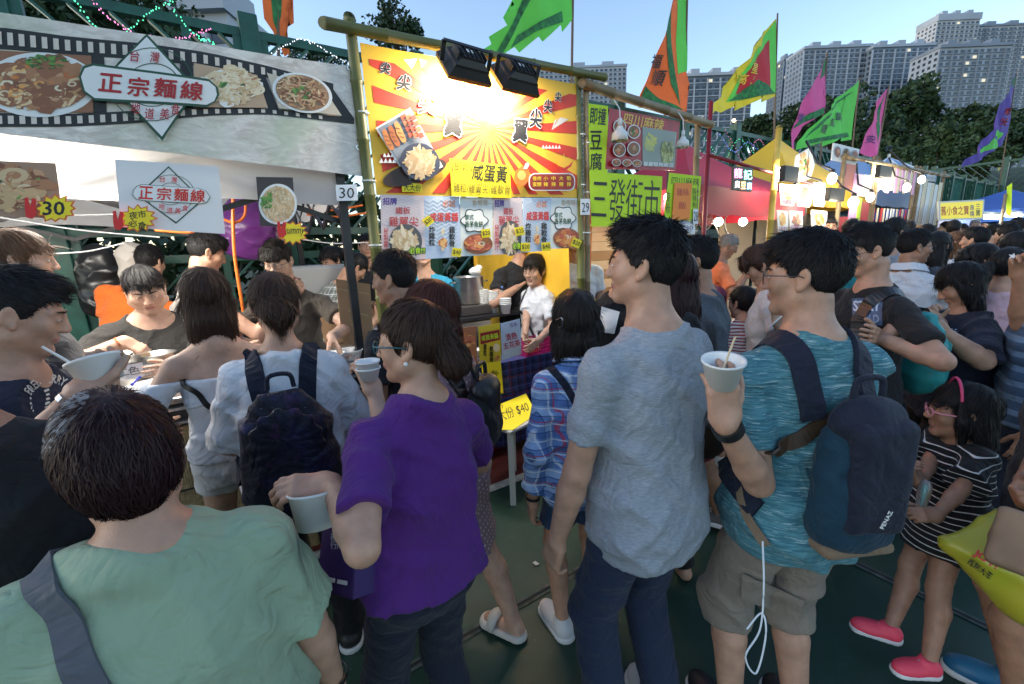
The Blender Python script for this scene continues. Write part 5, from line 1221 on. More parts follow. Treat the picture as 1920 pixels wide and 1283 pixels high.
for i in range(ns):
 a0 = 2 * math.pi * (i + .12) / ns; a1 = 2 * math.pi * (i + .60) / ns; tri = [c0, (c0[0] + 4 * math.cos(a0), c0[1] + 4 * math.sin(a0)), (c0[0] + 4 * math.cos(a1), c0[1] + 4 * math.sin(a1))]
 q = clip_poly(tri, (b.lo[0] + .05, b.lo[1] + .02), (b.hi[0] - .02, b.hi[1] - .07))
 # clip to the slightly slanted outline of the cloth
 P4 = [np.array(p) for p in b.P]
 for k in range(4):
  A_, B_ = P4[k], P4[(k + 1) % 4]; nn = np.array([-(B_ - A_)[1], (B_ - A_)[0]]); cc = sum(P4) / 4
  if (cc - A_).dot(nn) < 0: nn = -nn
  nn = nn / np.linalg.norm(nn); Q = []
  for m_ in range(len(q)):
   u, v = np.array(q[m_]), np.array(q[(m_ + 1) % len(q)]); du, dv = (u - A_).dot(nn) - .006, (v - A_).dot(nn) - .006
   if du >= 0: Q.append(tuple(u))
   if (du >= 0) != (dv >= 0): Q.append(tuple(u + (v - u) * du / (du - dv)))
  q = Q
  if len(q) < 3: break
 if len(q) >= 3: wd_.append(q)
b.polys('sunburst_ray', wd_, SR, px=False)
b.polys('paper_plane', [[(757, 112), (782, 110), (772, 130)], [(786, 110), (800, 116), (790, 128)], [(1050, 220), (1066, 224), (1034, 244)], [(1046, 222), (1034, 244), (1040, 226)]], pm((.72, .66, .60)))
for ch, x, y, w_, h_, a in (('尖', 723, 128, 18, 20, 8), ('尖', 758, 155, 24, 27, 8), ('尖', 802, 195, 32, 38, 8), ('翼', 849, 234, 31, 42, 5), ('翼', 973, 247, 26, 40, 5), ('尖', 1002, 223, 22, 34, 5), ('尖', 1025, 200, 15, 23, 5), ('尖', 1044, 183, 11, 17, 5)): b.text('lettering', ch, x, y, w_, h_, INK, .035, ang=a, halo=WHT, halow=.06)
b.polys('snow_peak', [[(716 + i * 7, 296), (719 + i * 7, 288), (723 + i * 7, 296)] for i in range(5)] + [[(705 + i * 8 + 4, 307), (709 + i * 8 + 4, 298), (713 + i * 8 + 4, 307)] for i in range(5)] + [[(1012 + i * 6, 280), (1015 + i * 6, 273), (1018 + i * 6, 280)] for i in range(6)], WHT)
b.ring('wok_print', 775, 325, 62, 20, pm((.05, .025, .02)), rotp=-.3)
# chilli, wing and menu pill
b.poly('drumstick_print', [(962, 322), (975, 312), (988, 320), (990, 338), (978, 350), (964, 348), (960, 336)], pm((.62, .20, .03))); b.ring('drumstick_highlight', 974, 330, 8, 9, pm((.85, .45, .12))); b.poly('bone_print', [(977, 318), (981, 308), (986, 306), (988, 311), (984, 318)], WHT)
b.poly('pill_edge', rrect(987, 326, 1074, 359, 12), WHT); b.poly('pill_face', rrect(989, 328, 1072, 357, 11), pm((.30, .03, .02)))
b.text('lettering', '香烤', 1002, 336, 16, 8, YEL, .01); b.text('lettering', '蜜糖', 1002, 347, 16, 8, YEL, .01)
for i, ch in enumerate('小中大勁'): b.text('lettering', ch, 1018 + i * 14, 336, 8, 8, YEL, .01); b.text('lettering', '辣', 1018 + i * 14, 347, 8, 8, YEL, .01)
b.poly('chilli_print', [(1030, 312), (1045, 320), (1060, 312), (1068, 303), (1064, 314), (1052, 323), (1040, 322)], pm((.62, .03, .02))); b.polys('flame_print', [[(1038, 312), (1042, 298), (1046, 308), (1050, 290), (1054, 306), (1060, 296), (1060, 310), (1048, 316)]], pm((.9, .5, .04)))
ph = Board('dish_photo', 'tilted dish photo of sausages and fried wings on the sunburst banner', 'sign', [(704, 240), (769, 202), (831, 313), (768, 343)], SY - .035, WHT)
ph.poly('photo', [(709, 241), (767, 208), (826, 312), (768, 338)], pm((.22, .25, .30)))
for k in range(3):
 x, y = 722 + k * 11, 262 - k * 7; ph.poly('sausage_print', [(x - 6, y - 16), (x - 1, y - 20), (x + 6, y - 12), (x + 17, y + 14), (x + 16, y + 20), (x + 9, y + 20), (x - 1, y + 4)], ORF[(0, 2, 1)[k]]); ph.polys('sausage_cut', [[(x + j * 4 - 3, y - 8 + j * 8), (x + j * 4 + 5, y - 6 + j * 8), (x + j * 4 + 5, y - 4.5 + j * 8), (x + j * 4 - 3, y - 6.5 + j * 8)] for j in range(3)], MEAT[2])
for k in range(3):
 for j in range(4): ph.poly('skewer_meat', [(754 + k * 9 + j * 4.5 - 5, 218 + k * 1 + j * 11), (754 + k * 9 + j * 4.5 + 4, 214 + k + j * 11), (754 + k * 9 + j * 4.5 + 8, 223 + k + j * 11), (754 + k * 9 + j * 4.5 - 1, 227 + k + j * 11)], REDF[(k + j) % 3])
ph.ring('bowl_print', 785, 305, 38, 34, pm((.04, .05, .09)), rotp=.5); ph.food(785, 307, 32, 30, [('strip', 110, .42, PALE + NOOD[:2], .75)], 21, rotp=.6)
def paper(label, pts, m, Y, name='paper_sign', **k): return Board(name, label, 'sign', pts, Y, m, thick=.001, **k)
q = paper('small yellow paper under the dish photo', [(753, 342), (791, 345), (792, 361), (754, 360)], PYEL, SY - .037); q.text('lettering', '大大份', 773, 352, 32, 13, INK, .004, ang=3)
q = paper('yellow handwritten paper in the middle of the sunburst banner', [(843, 297), (956, 311), (959, 372), (847, 368)], PYEL, SY - .037); q.text('lettering', '咸蛋黃', 918, 325, 66, 32, INK, .008, ang=5); q.text('lettering', '(即炒)', 866, 314, 38, 22, INK, -.004, ang=3); q.text('lettering', '雞粒/雞翼尖/雞軟骨', 903, 354, 106, 18, INK, -.006, ang=3)
# two floodlights clamped to the bamboo rail
HOUS = mat('floodlight_black', (.012, .011, .010), .5, bump=.15, bscale=40); FGL = mat('floodlight_glass', (1, 1, .95), .3, emit=(1.0, .93, .78), es=12)
for i, (cx, cy, lab) in enumerate(((873, 125, 'black floodlight nearer the middle of the sunburst banner'), (968, 148, 'black floodlight nearer the end of the sunburst banner'))):
 P = atY(cx, cy, SY - .20); e = empty('floodlight', P, 0, lab, 'floodlight', 'floodlights on the chicken stall')
 e.rotation_euler = (R_(52), 0, R_(4)); e.scale = (.86, .86, .86); mb = MB()        # local -z faces the banner, downwards
 prof = ((.16, .11, -.04), (.165, .115, -.015), (.13, .09, .03), (.125, .085, .045), (.085, .06, .075), (.08, .055, .09))
 for k in range(len(prof) - 1):
  a, c = prof[k], prof[k + 1]
  for sx, sy, tx, ty in ((-1, -1, 1, -1), (1, -1, 1, 1), (1, 1, -1, 1), (-1, 1, -1, -1)): mb.face([(sx * a[0], sy * a[1], a[2]), (tx * a[0], ty * a[1], a[2]), (tx * c[0], ty * c[1], c[2]), (sx * c[0], sy * c[1], c[2])])
 a = prof[-1]; mb.face([(-a[0], -a[1], a[2]), (a[0], -a[1], a[2]), (a[0], a[1], a[2]), (-a[0], a[1], a[2])]); mb.build('housing', HOUS, e)
 fins = MB()
 for k in range(7): fins.box((-.11 + k * .034, -.05, .05), (-.104 + k * .034, .05, .10))
 fins.build('cooling_fin', HOUS, e); MB().box((-.15, -.10, -.036), (.15, .10, -.03)).build('lens', FGL, e); MB().box((-.03, .0, .0901), (.02, .03, .092)).build('sticker', WHT, e)
 mb = MB(); mb.bar((-.175, 0, 0), (-.175, .05, .10), .03, .006); mb.bar((.175, 0, 0), (.175, .05, .10), .03, .006); mb.bar((-.175, .05, .10), (.175, .05, .10), .03, .006); mb.build('bracket', HOUS, e)
 l = lamp('floodlight_beam', (0, 0, -.06), (0, 0, -1), 9, .2, (1.0, .90, .72), None); l.parent = e; l.location = (0, 0, -.05); l.rotation_euler = (0, 0, 0); l.matrix_parent_inverse = Matrix.Identity(4)
# six menu cards in a row
MENU = [((713, 365), (794, 367), (798, 486), (716, 489), 'a'), ((794, 367), (861, 369), (864, 482), (798, 486), 'b'), ((862, 370), (924, 371), (924, 478), (864, 481), 'c'), ((925, 371), (980, 371), (977, 475), (925, 478), 'a'), ((981, 371), (1034, 371), (1030, 470), (977, 474), 'b'), ((1033, 371), (1090, 372), (1090, 465), (1030, 467), 'c')]
def chev(b, x0, x1, y0, y1, m, n=9):
 L = []; dx = (x1 - x0) / 8
 for k in range(n):
  y = y0 + (y1 - y0) * (k + .3) / n
  for i in range(8): s_ = 3 * (1 if i % 2 else -1); L.append([(x0 + i * dx, y + s_), (x0 + (i + 1) * dx, y - s_), (x0 + (i + 1) * dx, y - s_ + 3), (x0 + i * dx, y + s_ + 3)])
 b.polys('chevron_print', L, m)
PINK = pm((.76, .60, .60)); PINK2 = pm((.78, .68, .69)); LBL = pm((.52, .60, .74)); LBL2 = pm((.66, .72, .80)); CRM = pm((.72, .74, .71)); PUR = pm((.10, .04, .28)); MRED = pm((.50, .05, .06))
for i, (tl, tr, br, bl, kd) in enumerate(MENU):
 w0 = tr[0] - tl[0]; h0 = bl[1] - tl[1]; fx = lambda u: tl[0] + w0 * u + (bl[0] - tl[0]) * .5; fy = lambda v, u=.5: tl[1] + (tr[1] - tl[1]) * u + v * (h0 + (br[1] - tr[1] - h0) * u)
 nm = {'a': 'pink menu card of fried wing tips', 'b': 'pale blue menu card of salted egg chicken', 'c': 'white menu card of fish cakes with a speech cloud'}[kd] + (' nearest the corner post' if i < 3 else ' in the second set of three')
 b = Board('menu_card', nm, 'sign', [tl, tr, br, bl], SY - .02 + .0015 * i, {'a': PINK, 'b': LBL, 'c': CRM}[kd], thick=.001, group='menu cards under the sunburst banner')
 if kd == 'a':
  chev(b, tl[0] + 3, tr[0] - 3, tl[1] + 5, tl[1] + 55, PINK2)
  b.text('lettering', '招牌', fx(.2), fy(.1, .2), w0 * .32, 13, PUR, .03); b.text('lettering', '鐵板', fx(.5), fy(.24), w0 * .34, 13, MRED, .012); b.text('lettering', '雞翼尖', fx(.52), fy(.41), w0 * .68, 18, MRED, .012)
  b.ring('plate_print', fx(.56), fy(.72), w0 * .38, 33, pm((.09, .09, .10))); b.food(fx(.54), fy(.73), w0 * .34, 30, [('strip', 90, .4, PALE, .75)], 30 + i)
  b.text('lettering', '秘製醬汁', fx(.1), fy(.70, .1), 8, 48, MRED, .012, vertical=True); b.text('lettering', '必食!!!', fx(.82), fy(.86, .8), w0 * .36, 12, LIME, .02, halo=DGRN, halow=.12)
 elif kd == 'b':
  chev(b, tl[0] + 3, tr[0] - 3, tl[1] + 6, bl[1] - 26, LBL2, 12)
  b.text('lettering', '必試', fx(.68), fy(.12, .7), w0 * .36, 13, ORG, .005); b.text('lettering', '咸蛋黃醬', fx(.54), fy(.34), w0 * .80, 16, pm((.60, .06, .06)), .03)
  b.text('lettering', '炸雞粒', fx(.2), fy(.64, .2), 11, 36, INK, .02, vertical=True); b.text('lettering', '雞軟骨', fx(.76), fy(.66, .7), 11, 38, INK, .02, vertical=True)
  b.food(fx(.5), fy(.77), w0 * .15, 13, [('blob', 26, .35, ORF[1:] + PALE[:1], .7)], 40 + i); b.food(fx(.5), fy(.57), 4, 10, [('blob', 6, .5, PALE[:2], .5)], 44 + i)
 else:
  b.text('lettering', '香噴噴~', fx(.64), fy(.09, .6), w0 * .56, 11, pm((.45, .28, .12)), -.004)
  b.polys('cloud_edge', [[(fx(.42) + (23 + 3 * math.cos(6 * a)) * w0 / 62 * math.cos(a) * 1.04, fy(.40) + (21 + 2 * math.cos(6 * a)) * math.sin(a) * 1.05) for a in np.linspace(0, 6.2, 50)]], INK); b.polys('cloud_face', [[(fx(.42) + (22 + 3 * math.cos(6 * a)) * w0 / 62 * math.cos(a), fy(.40) + (20 + 2 * math.cos(6 * a)) * math.sin(a)) for a in np.linspace(0, 6.2, 50)]], WHT)
  b.text('lettering', '泰式', fx(.26), fy(.34, .3), w0 * .26, 10, DGRN, .02); b.text('lettering', '香茅魚餅', fx(.40), fy(.46, .4), w0 * .54, 11, DGRN, .02)
  b.ring('plate_print', fx(.52), fy(.80), w0 * .44, 19, pm((.30, .10, .05))); b.food(fx(.52), fy(.80), w0 * .44, 18, [('blob', 60, .28, REDF + ORF[:2], .72), ('strip', 14, .4, ORF[1:3], .6), ('ring', 4, .2, PALE[:2], .4)], 50 + i)
 for (u, v, t, ang) in {0: (), 1: ((.1, .40, '$20', -38), (.9, .92, '$40', 8)), 2: ((.78, .62, '$20', -6),), 3: ((.9, .60, '$25', -10),), 4: ((.12, .90, '$20', 0), (.85, .92, '$40', -5)), 5: ((.86, .90, '$20', 24),)}[i]:
  x, y = fx(u), fy(v, u); ca, sa = math.cos(R_(ang)), math.sin(R_(ang)); s_ = 8.5
  pb = paper('%s yellow %s tag on the card %s' % ('tilted' if abs(ang) > 20 else ('lower' if u > .5 else 'small'), t, ('', 'of salted egg chicken', 'of fish cakes', 'of fried wing tips', 'of salted egg above the girl', 'at the far end')[i]) , [(x + (a * ca - c * sa) * s_, y + (a * sa + c * ca) * s_ * .95) for a, c in ((-1, -1), (1, -1), (1, 1), (-1, 1))], PYEL, SY - .034, name='price_tag'); pb.text('lettering', t, x, y, 14, 9, INK, .01, ang=ang)
b = simple_board('stall_number', 'white plate with stall number 29 on the bamboo post', 'sign', 1089, 373, 1106, 403, MATS['plate_white'], Y=SY - .05, lean=0, lean2=0); b.text('lettering', '29', 1097.5, 389, 14, 18, INK, .004)
# ---- chicken stall counter and goods
def px_box(px, py, Y): return atY(px, py, Y)
TB = mat('table_black', (.02, .02, .022), .4); PLA = cloth('tarp_plaid', (.035, .045, .16), 'plaid', col2=(.012, .014, .05), col3=(.25, .03, .05), p=.075, rough=.35, wr=.25, lc=(.07, .085, .26))
t29 = empty('serving_table', (1.75, 2.93, 0), 0, 'table draped with a blue plaid plastic cloth at the chicken stall', 'table')
MB().box((-.85, -.10, .785), (.72, .10, .805)).build('table_top', mat('ply', (.42, .33, .22), .6), t29)
n = 40; V = []
for i in range(n + 1):
 x = -.865 + 1.60 * i / n
 for j in range(11):
  t = j / 10; z = .812 - .72 * t; y = -.115 - .012 * math.sin(x * 23 + 2 * t) * t - .010 * math.sin(x * 9) * t - (.012 if 3 < j < 6 else 0)
  V.append((x, y, z))
V = np.array(V); i, j = np.meshgrid(np.arange(n), np.arange(10), indexing='ij'); q = (i * 11 + j).ravel(); mesh_np('cloth_front', V, [np.stack([q, q + 1, q + 12, q + 11], 1)], PLA, t29)
MB().box((-.865, -.115, .807), (.735, .11, .812)).build('cloth_top', PLA, t29)
for x in (-.7, .62):
 for y in (-.06, .07): MB().box((x - .02, y - .02, 0), (x + .02, y + .02, .784)).build('leg', ALU, t29)
TF = 2.80
b = Board('counter_sign', 'blue zigzag sign for herbal flower tea on the plaid table', 'sign', [(939, 607), (975, 598), (978, 664), (942, 676)], TF, LBL, thick=.004); chev(b, 943, 974, 610, 664, LBL2, 9)
b.text('lettering', '古法', 962, 609, 13, 8, PUR, .01, ang=-12); b.text('lettering', '清熱', 958, 631, 22, 13, MRED, .015, ang=-13); b.text('lettering', '五花茶', 959, 646, 32, 12, MRED, .015, ang=-14)
b = Board('counter_sign', 'yellow and red salted egg sign beside the blue tea sign', 'sign', [(897, 613), (937, 606), (940, 677), (900, 690)], TF + .002, pm((.78, .56, .03)), thick=.004); b.poly('red_band', [(900, 625), (936, 618), (937, 637), (901, 646)], pm((.34, .015, .02)))
b.text('lettering', '咸蛋黃醬', 918, 632, 32, 10, LIME, .02, ang=-11); b.text('lettering', '雞粒', 909, 656, 6, 22, INK, .02, vertical=True); b.text('lettering', '軟雞骨', 921, 664, 7, 30, INK, .02, vertical=True); b.ring('round_print', 930, 652, 6, 8, pm((.80, .66, .42))); b.food(930, 672, 6, 6, [('blob', 10, .5, ORF, .6)], 61)
b = Board('counter_sign', 'half hidden food photo sign at the end of the plaid table', 'sign', [(853, 617), (893, 612), (895, 690), (856, 700)], TF + .004, pm((.45, .16, .07)), thick=.004); b.food(873, 640, 18, 16, [('blob', 60, .3, REDF + ORF, .8)], 62)
q = paper('yellow handwritten paper hanging over the plaid cloth', [(903, 682), (939, 678), (944, 737), (906, 746)], PYEL, TF - .03); q.text('lettering', '軟骨', 926, 712, 14, 36, INK, -.004, vertical=True, ang=8)
def cup(name, label, p, r0, r1, h, m, cat='cup', n=1, step=.012, parent=None, group=None, wall=.0025):
 """open paper or foam tub(s), nested into a stack when n > 1"""
 e = empty(name, p, random.uniform(0, 6), label, cat, group) if parent is None else parent
 for i in range(n):
  z = i * step; MB().lathe([(.001, z + .004), (r0 - .003, z + .004), (r1 - wall, z + h - .002), (r1 + .003, z + h + .001), (r1 + .0035, z + h - .005), (r1, z + h - .006), (r0, z), (.001, z)], 28).build('tub' if n > 1 else 'wall', m, e, smooth=True)
 return e
FOAM = mat('foam_white', (.74, .74, .72), .55, bump=.05, bscale=200); PLAS = mat('plastic_clear_white', (.72, .74, .75), .3); CTY = lambda px, py, z: atZ(px, py, z)
# black steel table further back with pot, cup stacks and a bottle
t2 = empty('side_table', (2.0, 3.55, 0), 0, 'black steel table with cup stacks behind the plaid counter', 'table'); MB().box((-.75, -.28, 1.10), (.55, .28, 1.13)).build('table_top', TB, t2, bevel=.004); MB().box((-.75, -.28, .45), (.55, .28, .47)).build('shelf', TB, t2)
for x in (-.72, .52):
 for y in (-.25, .25): MB().box((x - .02, y - .02, 0), (x + .02, y + .02, 1.10)).build('leg', TB, t2)
for i, (px, n, lab) in enumerate(((905, 9, 'tall stack of white foam cups beside the pot'), (924, 8, 'middle stack of white foam cups on the black table'), (927, 4, 'short stack of clear lids in front of the cup stacks'))):
 p = atY(px, 560, 3.40 - .04 * i); p[2] = 1.131; cup('cup_stack', lab, p + np.array([.06 * (i == 2), -.09 * (i == 2), 0]), .036, .05, .09, FOAM if i < 2 else PLAS, n=n, step=.016, group='cup stacks on the black table')
p = atY(941, 560, 3.36); p[2] = 1.131; e = empty('water_bottle', p, 0, 'clear water bottle with blue label on the black table', 'bottle'); BOT = mat('bottle_plastic', (.55, .65, .75), .1, trans=.6); MB().lathe([(.001, 0), (.032, 0), (.033, .02), (.033, .15), (.028, .18), (.014, .205), (.013, .215)], 20).build('bottle_body', BOT, e, smooth=True); MB().lathe([(.034, .09), (.034, .14)], 20).build('label_band', pm((.05, .12, .45)), e, smooth=True); MB().lathe([(.015, .215), (.015, .235), (.001, .236)], 16).build('cap', pm((.05, .15, .5)), e, smooth=True)
p = atY(880, 548, 3.5); p[2] = 1.131; e = empty('stock_pot', p, 0, 'tall stainless stock pot on a burner at the chicken stall', 'pot'); MB().box((-.17, -.17, 0), (.17, .17, .09)).build('burner', mat('burner_steel', (.10, .09, .085), .5, metal=.6), e, bevel=.01); MB().lathe([(.001, .095), (.13, .095), (.135, .11), (.135, .33), (.142, .335), (.135, .34), (.128, .33), (.128, .12)], 32).build('pot_body', STL, e, smooth=True)
for sx in (-1, 1): MB().tube([(sx * .135, -.04, .29), (sx * .175, -.04, .29), (sx * .175, .04, .29), (sx * .135, .04, .29)], .006, 8).build('handle', STL, e, smooth=True)
s_ = SDF(); s_.ell((0, 0, 0), (.06, .05, .04), k=.02); s_.ell((.05, .02, .03), (.04, .03, .03), k=.02); ob = sdf_obj('tissue_bag', s_, .008, PLAS, None, disp=wrinkles(.006, 4)); ob.location = tuple(p + np.array([.06, -.02, .38])); tag(ob, 'crumpled white plastic bag on the stock pot lid', 'bag')
# bowls, toys, basket, drinks on the plaid table
for i, (px, py, n, lab) in enumerate(((868, 612, 2, 'low stack of white bowls at the far side of the plaid table'), (886, 606, 3, 'taller stack of white bowls on the plaid table'))):
 p = atZ(px, py, (.814)); p = atY(px, py, 2.98); p[2] = (.814); e = cup('bowl_stack', lab, p, .045, .065, .045, FOAM, 'bowl', n=n, step=.03, group='bowl stacks on the plaid table')
p = atY(857, 606, 2.95); p[2] = (.814); e = empty('napkin_holder', p, 0, 'small pink cupcake shaped tub with blue stick on the plaid table', 'container'); MB().lathe([(.001, 0), (.03, 0), (.04, .05), (.001, .05)], 16).build('tub', pm((.75, .45, .12)), e); V, f = ell_np((0, 0, .06), (.04, .04, .028)); mesh_np('icing', V, [f], pm((.75, .35, .42)), e); MB().tube([(.0, 0, .07), (.02, 0, .15)], .006, 8).build('stick', pm((.05, .2, .5)), e)
p = atY(999, 664, 2.92); BM = mat('basket_magenta', (.52, .015, .17), .4); e = empty('basket', (p[0], p[1], (.814)), .1, 'magenta plastic basket on the plaid table', 'basket'); w2, d2, h2 = .14, .085, .12
MB().box((-w2, -d2, 0), (w2, d2, .006)).build('base', BM, e)
for a, c in (((-w2, -d2), (w2, -d2)), ((w2, -d2), (w2, d2)), ((w2, d2), (-w2, d2)), ((-w2, d2), (-w2, -d2))):
 mb = MB(); A_, B_ = Vector((a[0], a[1], 0)), Vector((c[0], c[1], 0))
 for k in range(15): q_ = A_ + (B_ - A_) * k / 14; mb.bar(q_ + Vector((0, 0, .006)), q_ + Vector((0, 0, h2)), .007, .003)
 for z in (.02, .05, .08, h2): mb.bar(A_ + Vector((0, 0, z)), B_ + Vector((0, 0, z)), .003, .010 if z < h2 else .016)
 mb.build('lattice_side', BM, e)
ob = MB().box((-.10, -.05, .01), (.02, .05, .10)).build('seasoning_pack', pm((.80, .38, .04)), None, bevel=.01); ob.location = (p[0], p[1], .816); tag(ob, 'orange seasoning pack inside the magenta basket', 'packet')
V, f = ell_np((0, 0, 0), (.03, .02, .015)); ob = mesh_np('lemon', V, [f], pm((.85, .65, .03)), None); ob.location = (p[0] + .06, p[1], (.814) + .03 + .08); ob.location[2] = (.814) + .022; tag(ob, 'small yellow sachet at the end of the magenta basket', 'packet')
p = atY(1018, 650, 2.97); e = empty('drink_cup', (p[0], p[1], (.814)), 0, 'clear cup of tea with a black lid on the plaid table', 'cup'); MB().lathe([(.001, .002), (.032, .002), (.044, .14), (.043, .141), (.030, .006), (.001, .006)], 24).build('cup_wall', BOT, e, smooth=True); MB().lathe([(.001, .008), (.029, .008), (.037, .09), (.001, .09)], 24).build('tea', pm((.42, .16, .02)), e, smooth=True); MB().lathe([(.047, .138), (.047, .148), (.040, .155), (.040, .166), (.001, .167)], 24).build('lid', BLK, e, smooth=True); MB().tube([(.01, 0, .16), (.02, .01, .24)], .005, 8).build('straw', WHT, e)
for i, px in enumerate((983, 993)):
 p = atY(px, 630, 2.95 + .04 * i); cup('glass_jar', 'clear tub of %s behind the magenta basket' % ('pale sauce', 'yellow sauce')[i], np.array([p[0], p[1], (.814)]), .035, .042, .09, PLAS, 'jar')
# stool with a yellow sheet on it
p = atZ(950, 880, 0); _st = atZ(958, 785, .53); e = empty('stool', (_st[0], _st[1], 0), .25, 'white plastic stool under the yellow paper sheet', 'stool'); SEATM = mat('stool_white', (.55, .55, .52), .5)
MB().box((-.16, -.14, .50), (.16, .14, .525)).build('seat', SEATM, e, bevel=.01)
for x in (-1, 1):
 for y in (-1, 1): MB().bar((x * .13, y * .11, .50), (x * .17, y * .15, 0), .04, .03).build('leg', SEATM, e)
b = Board('paper_sign', 'large yellow sheet with black writing lying on the stool', 'sign', [(912, 768), (986, 738), (1006, 776), (962, 806), (940, 806), (908, 795)], (_st[0], _st[1], .529), PYEL, thick=.002, nrm_=(0, 0, 1)); b.text('lettering', '大份 $40', 962, 772, 60, 22, INK, .004, ang=-20); b.text('lettering', '小', 935, 779, 12, 12, INK, 0, ang=-15); b.text('lettering', '(1)', 935, 765, 16, 9, INK, -.01, ang=-15)
# things further back in both stalls
CARD = mat('cardboard', (.36, .215, .115), .85, var=.10, scale=5, bump=.08, bscale=60); TAPE = mat('tape', (.42, .29, .16), .35)
def carton(label, p, w, d, h, rz=0.0):
 e = empty('cardboard_box', p, rz, label, 'box'); MB().box((-w / 2, -d / 2, 0), (w / 2, d / 2, h)).build('body', CARD, e, bevel=.004); MB().box((-w / 2 - .001, -.03, h * .5), (w / 2 + .001, .03, h + .0015)).build('tape', TAPE, e); MB().box((w * .1, -d / 2 - .0015, h * .2), (w * .35, -d / 2 + .001, h * .4)).build('label', WHT, e); return e
FRZ = mat('freezer_white', (.55, .56, .57), .4)
ch = empty('chest_freezer', (1.75, 4.35, 0), 0, 'white chest freezer at the back of the chicken stall', 'freezer'); MB().box((-.7, -.3, .05), (.8, .3, .95)).build('body', FRZ, ch, bevel=.02); MB().box((-.72, -.32, .955), (.82, .32, 1.02)).build('lid', FRZ, ch, bevel=.015); MB().box((.1, -.322, .6), (.3, -.303, .75)).build('panel', BLK, ch)
carton('tall cardboard box on the freezer behind the stock pot', (1.55, 4.3, 1.02), .34, .3, .42); carton('small cardboard box on the freezer beside the tall one', (1.15, 4.3, 1.02), .3, .3, .22, .15)
b = MB().box((-.16, -.02, 0), (.16, .10, .30)).build('foam_tray_pack', FOAM, None, bevel=.01); b.location = (1.95, 4.25, 1.02); b.rotation_euler = (-.15, 0, .1); tag(b, 'white foam trays leaning on the freezer behind the cups', 'trays')
rb = empty('storage_crate', (1.55, 3.1, 0), .1, 'red plastic crate under the black table', 'crate'); MB().box((-.2, -.15, 0), (.2, .15, .34)).build('body', pm((.5, .02, .02)), rb, bevel=.01); MB().box((-.21, -.16, .341), (.21, .16, .37)).build('rim', pm((.45, .02, .02)), rb)
wb = empty('cooler_box', (2.1, 3.2, 0), -.1, 'white foam cooler box under the black table', 'box'); MB().box((-.26, -.18, 0), (.26, .18, .42)).build('body', FOAM, wb, bevel=.015); MB().box((-.27, -.19, .425), (.27, .19, .50)).build('lid', FOAM, wb, bevel=.015)
ob = Board('plastic_sheet', 'orange plastic sheet hanging on the fence behind the girl', 'sheet', [(955, 488), (985, 484), (982, 500), (972, 508), (962, 503)], 4.5, ORG, thick=.002)
cbl = empty('hanging_cable', (0, 0, 0), 0, 'orange cable hanging inside the chicken stall', 'cable'); V, f = tube_np(spline([atY(938, 470, 4.3), atY(941, 500, 4.3), atY(946, 540, 4.3)], 20), .012, 7); mesh_np('cable', V, [f], ORG, cbl)
lamp('stall_fill', (1.6, 2.95, 2.25), (1.75, 3.3, 1.0), 9, .4, COOL, None)
e = empty('tube_lamp', (1.6, 2.95, 2.28), 0, 'lit lamp tube behind the sunburst banner', 'lamp'); MB().tube([(-.4, 0, 0), (.4, 0, 0)], .014, 10).build('tube', TUBE, e, smooth=True); MB().box((-.43, -.02, .012), (.43, .02, .05)).build('fitting', WHT, e)
# ---- goods of the noodle stall
CTZ = CT + .001
def pot(label, px, py, Y, r, h, soup, txt):
 p = atY(px, py, Y); p[2] = CTZ; e = empty('soup_pot', p, 0, label, 'pot'); MB().lathe([(.001, .0), (r, .0), (r, h), (r + .006, h + .004), (r - .004, h + .004), (r - .006, .02), (.001, .02)], 36).build('pot_body', STL, e, smooth=True); MB().lathe([(r - .007, h * .78), (.001, h * .78)], 30).build('soup', soup, e)
 V = []; A = np.linspace(-2.5, -.6, 24)
 for a in A:
  for z in (h * .2, h * .72): V.append(((r + .0015) * math.cos(a), (r + .0015) * math.sin(a), z))
 k = np.arange(23) * 2; mesh_np('paper_label', V, [np.stack([k, k + 2, k + 3, k + 1], 1)], pm((.70, .69, .72)), e)
 for i, chx in enumerate(txt):
  a = -2.1 + i * .42; M = frame((((r + .003) * math.cos(a)), (r + .003) * math.sin(a), h * .46), (-math.sin(a), math.cos(a), 0), (math.cos(a), math.sin(a), 0)); text('lettering', chx, .05, M, INK, e, bold=-.0004)
 return e, p
e, p = pot('stainless pot of sauce with a paper label being stirred', 243, 690, 2.98, .10, .15, pm((.22, .12, .03)), '麻二色'); MB().tube([(.02, 0, .11), (.05, .02, .21)], .004, 8).build('ladle', ALU, e)
e, p = pot('second stainless pot with a paper label beside the girl in white', 297, 690, 2.98, .09, .13, pm((.30, .20, .12)), '白才')
MB().tube([(-.02, 0, .11), (-.05, .02, .20)], .004, 8).build('ladle', ALU, e)
def flower_bowl(label, px, py, Y):
 p = atY(px, py, Y); p[2] = CTZ; e = cup('paper_bowl', label, p, .052, .072, .062, FOAM, 'bowl'); e.rotation_euler = (0, 0, 0)
 for i in range(4):
  a = -2.1 + i * .28; M = frame((.066 * math.cos(a), .066 * math.sin(a), .030 + .012 * (i % 2)), (-math.sin(a), math.cos(a), 0), (math.cos(a), math.sin(a), -.3)); MB().lathe([(.006, .0008), (.009, .0008)], 14, M).build('ring_mark', RED if i < 2 else pm((.4, .38, .36)), e)
 return e
flower_bowl('white paper bowl with red ring print on the noodle counter', 287, 725, 2.58); flower_bowl('white paper bowl at the front edge of the noodle counter', 255, 742, 2.52)
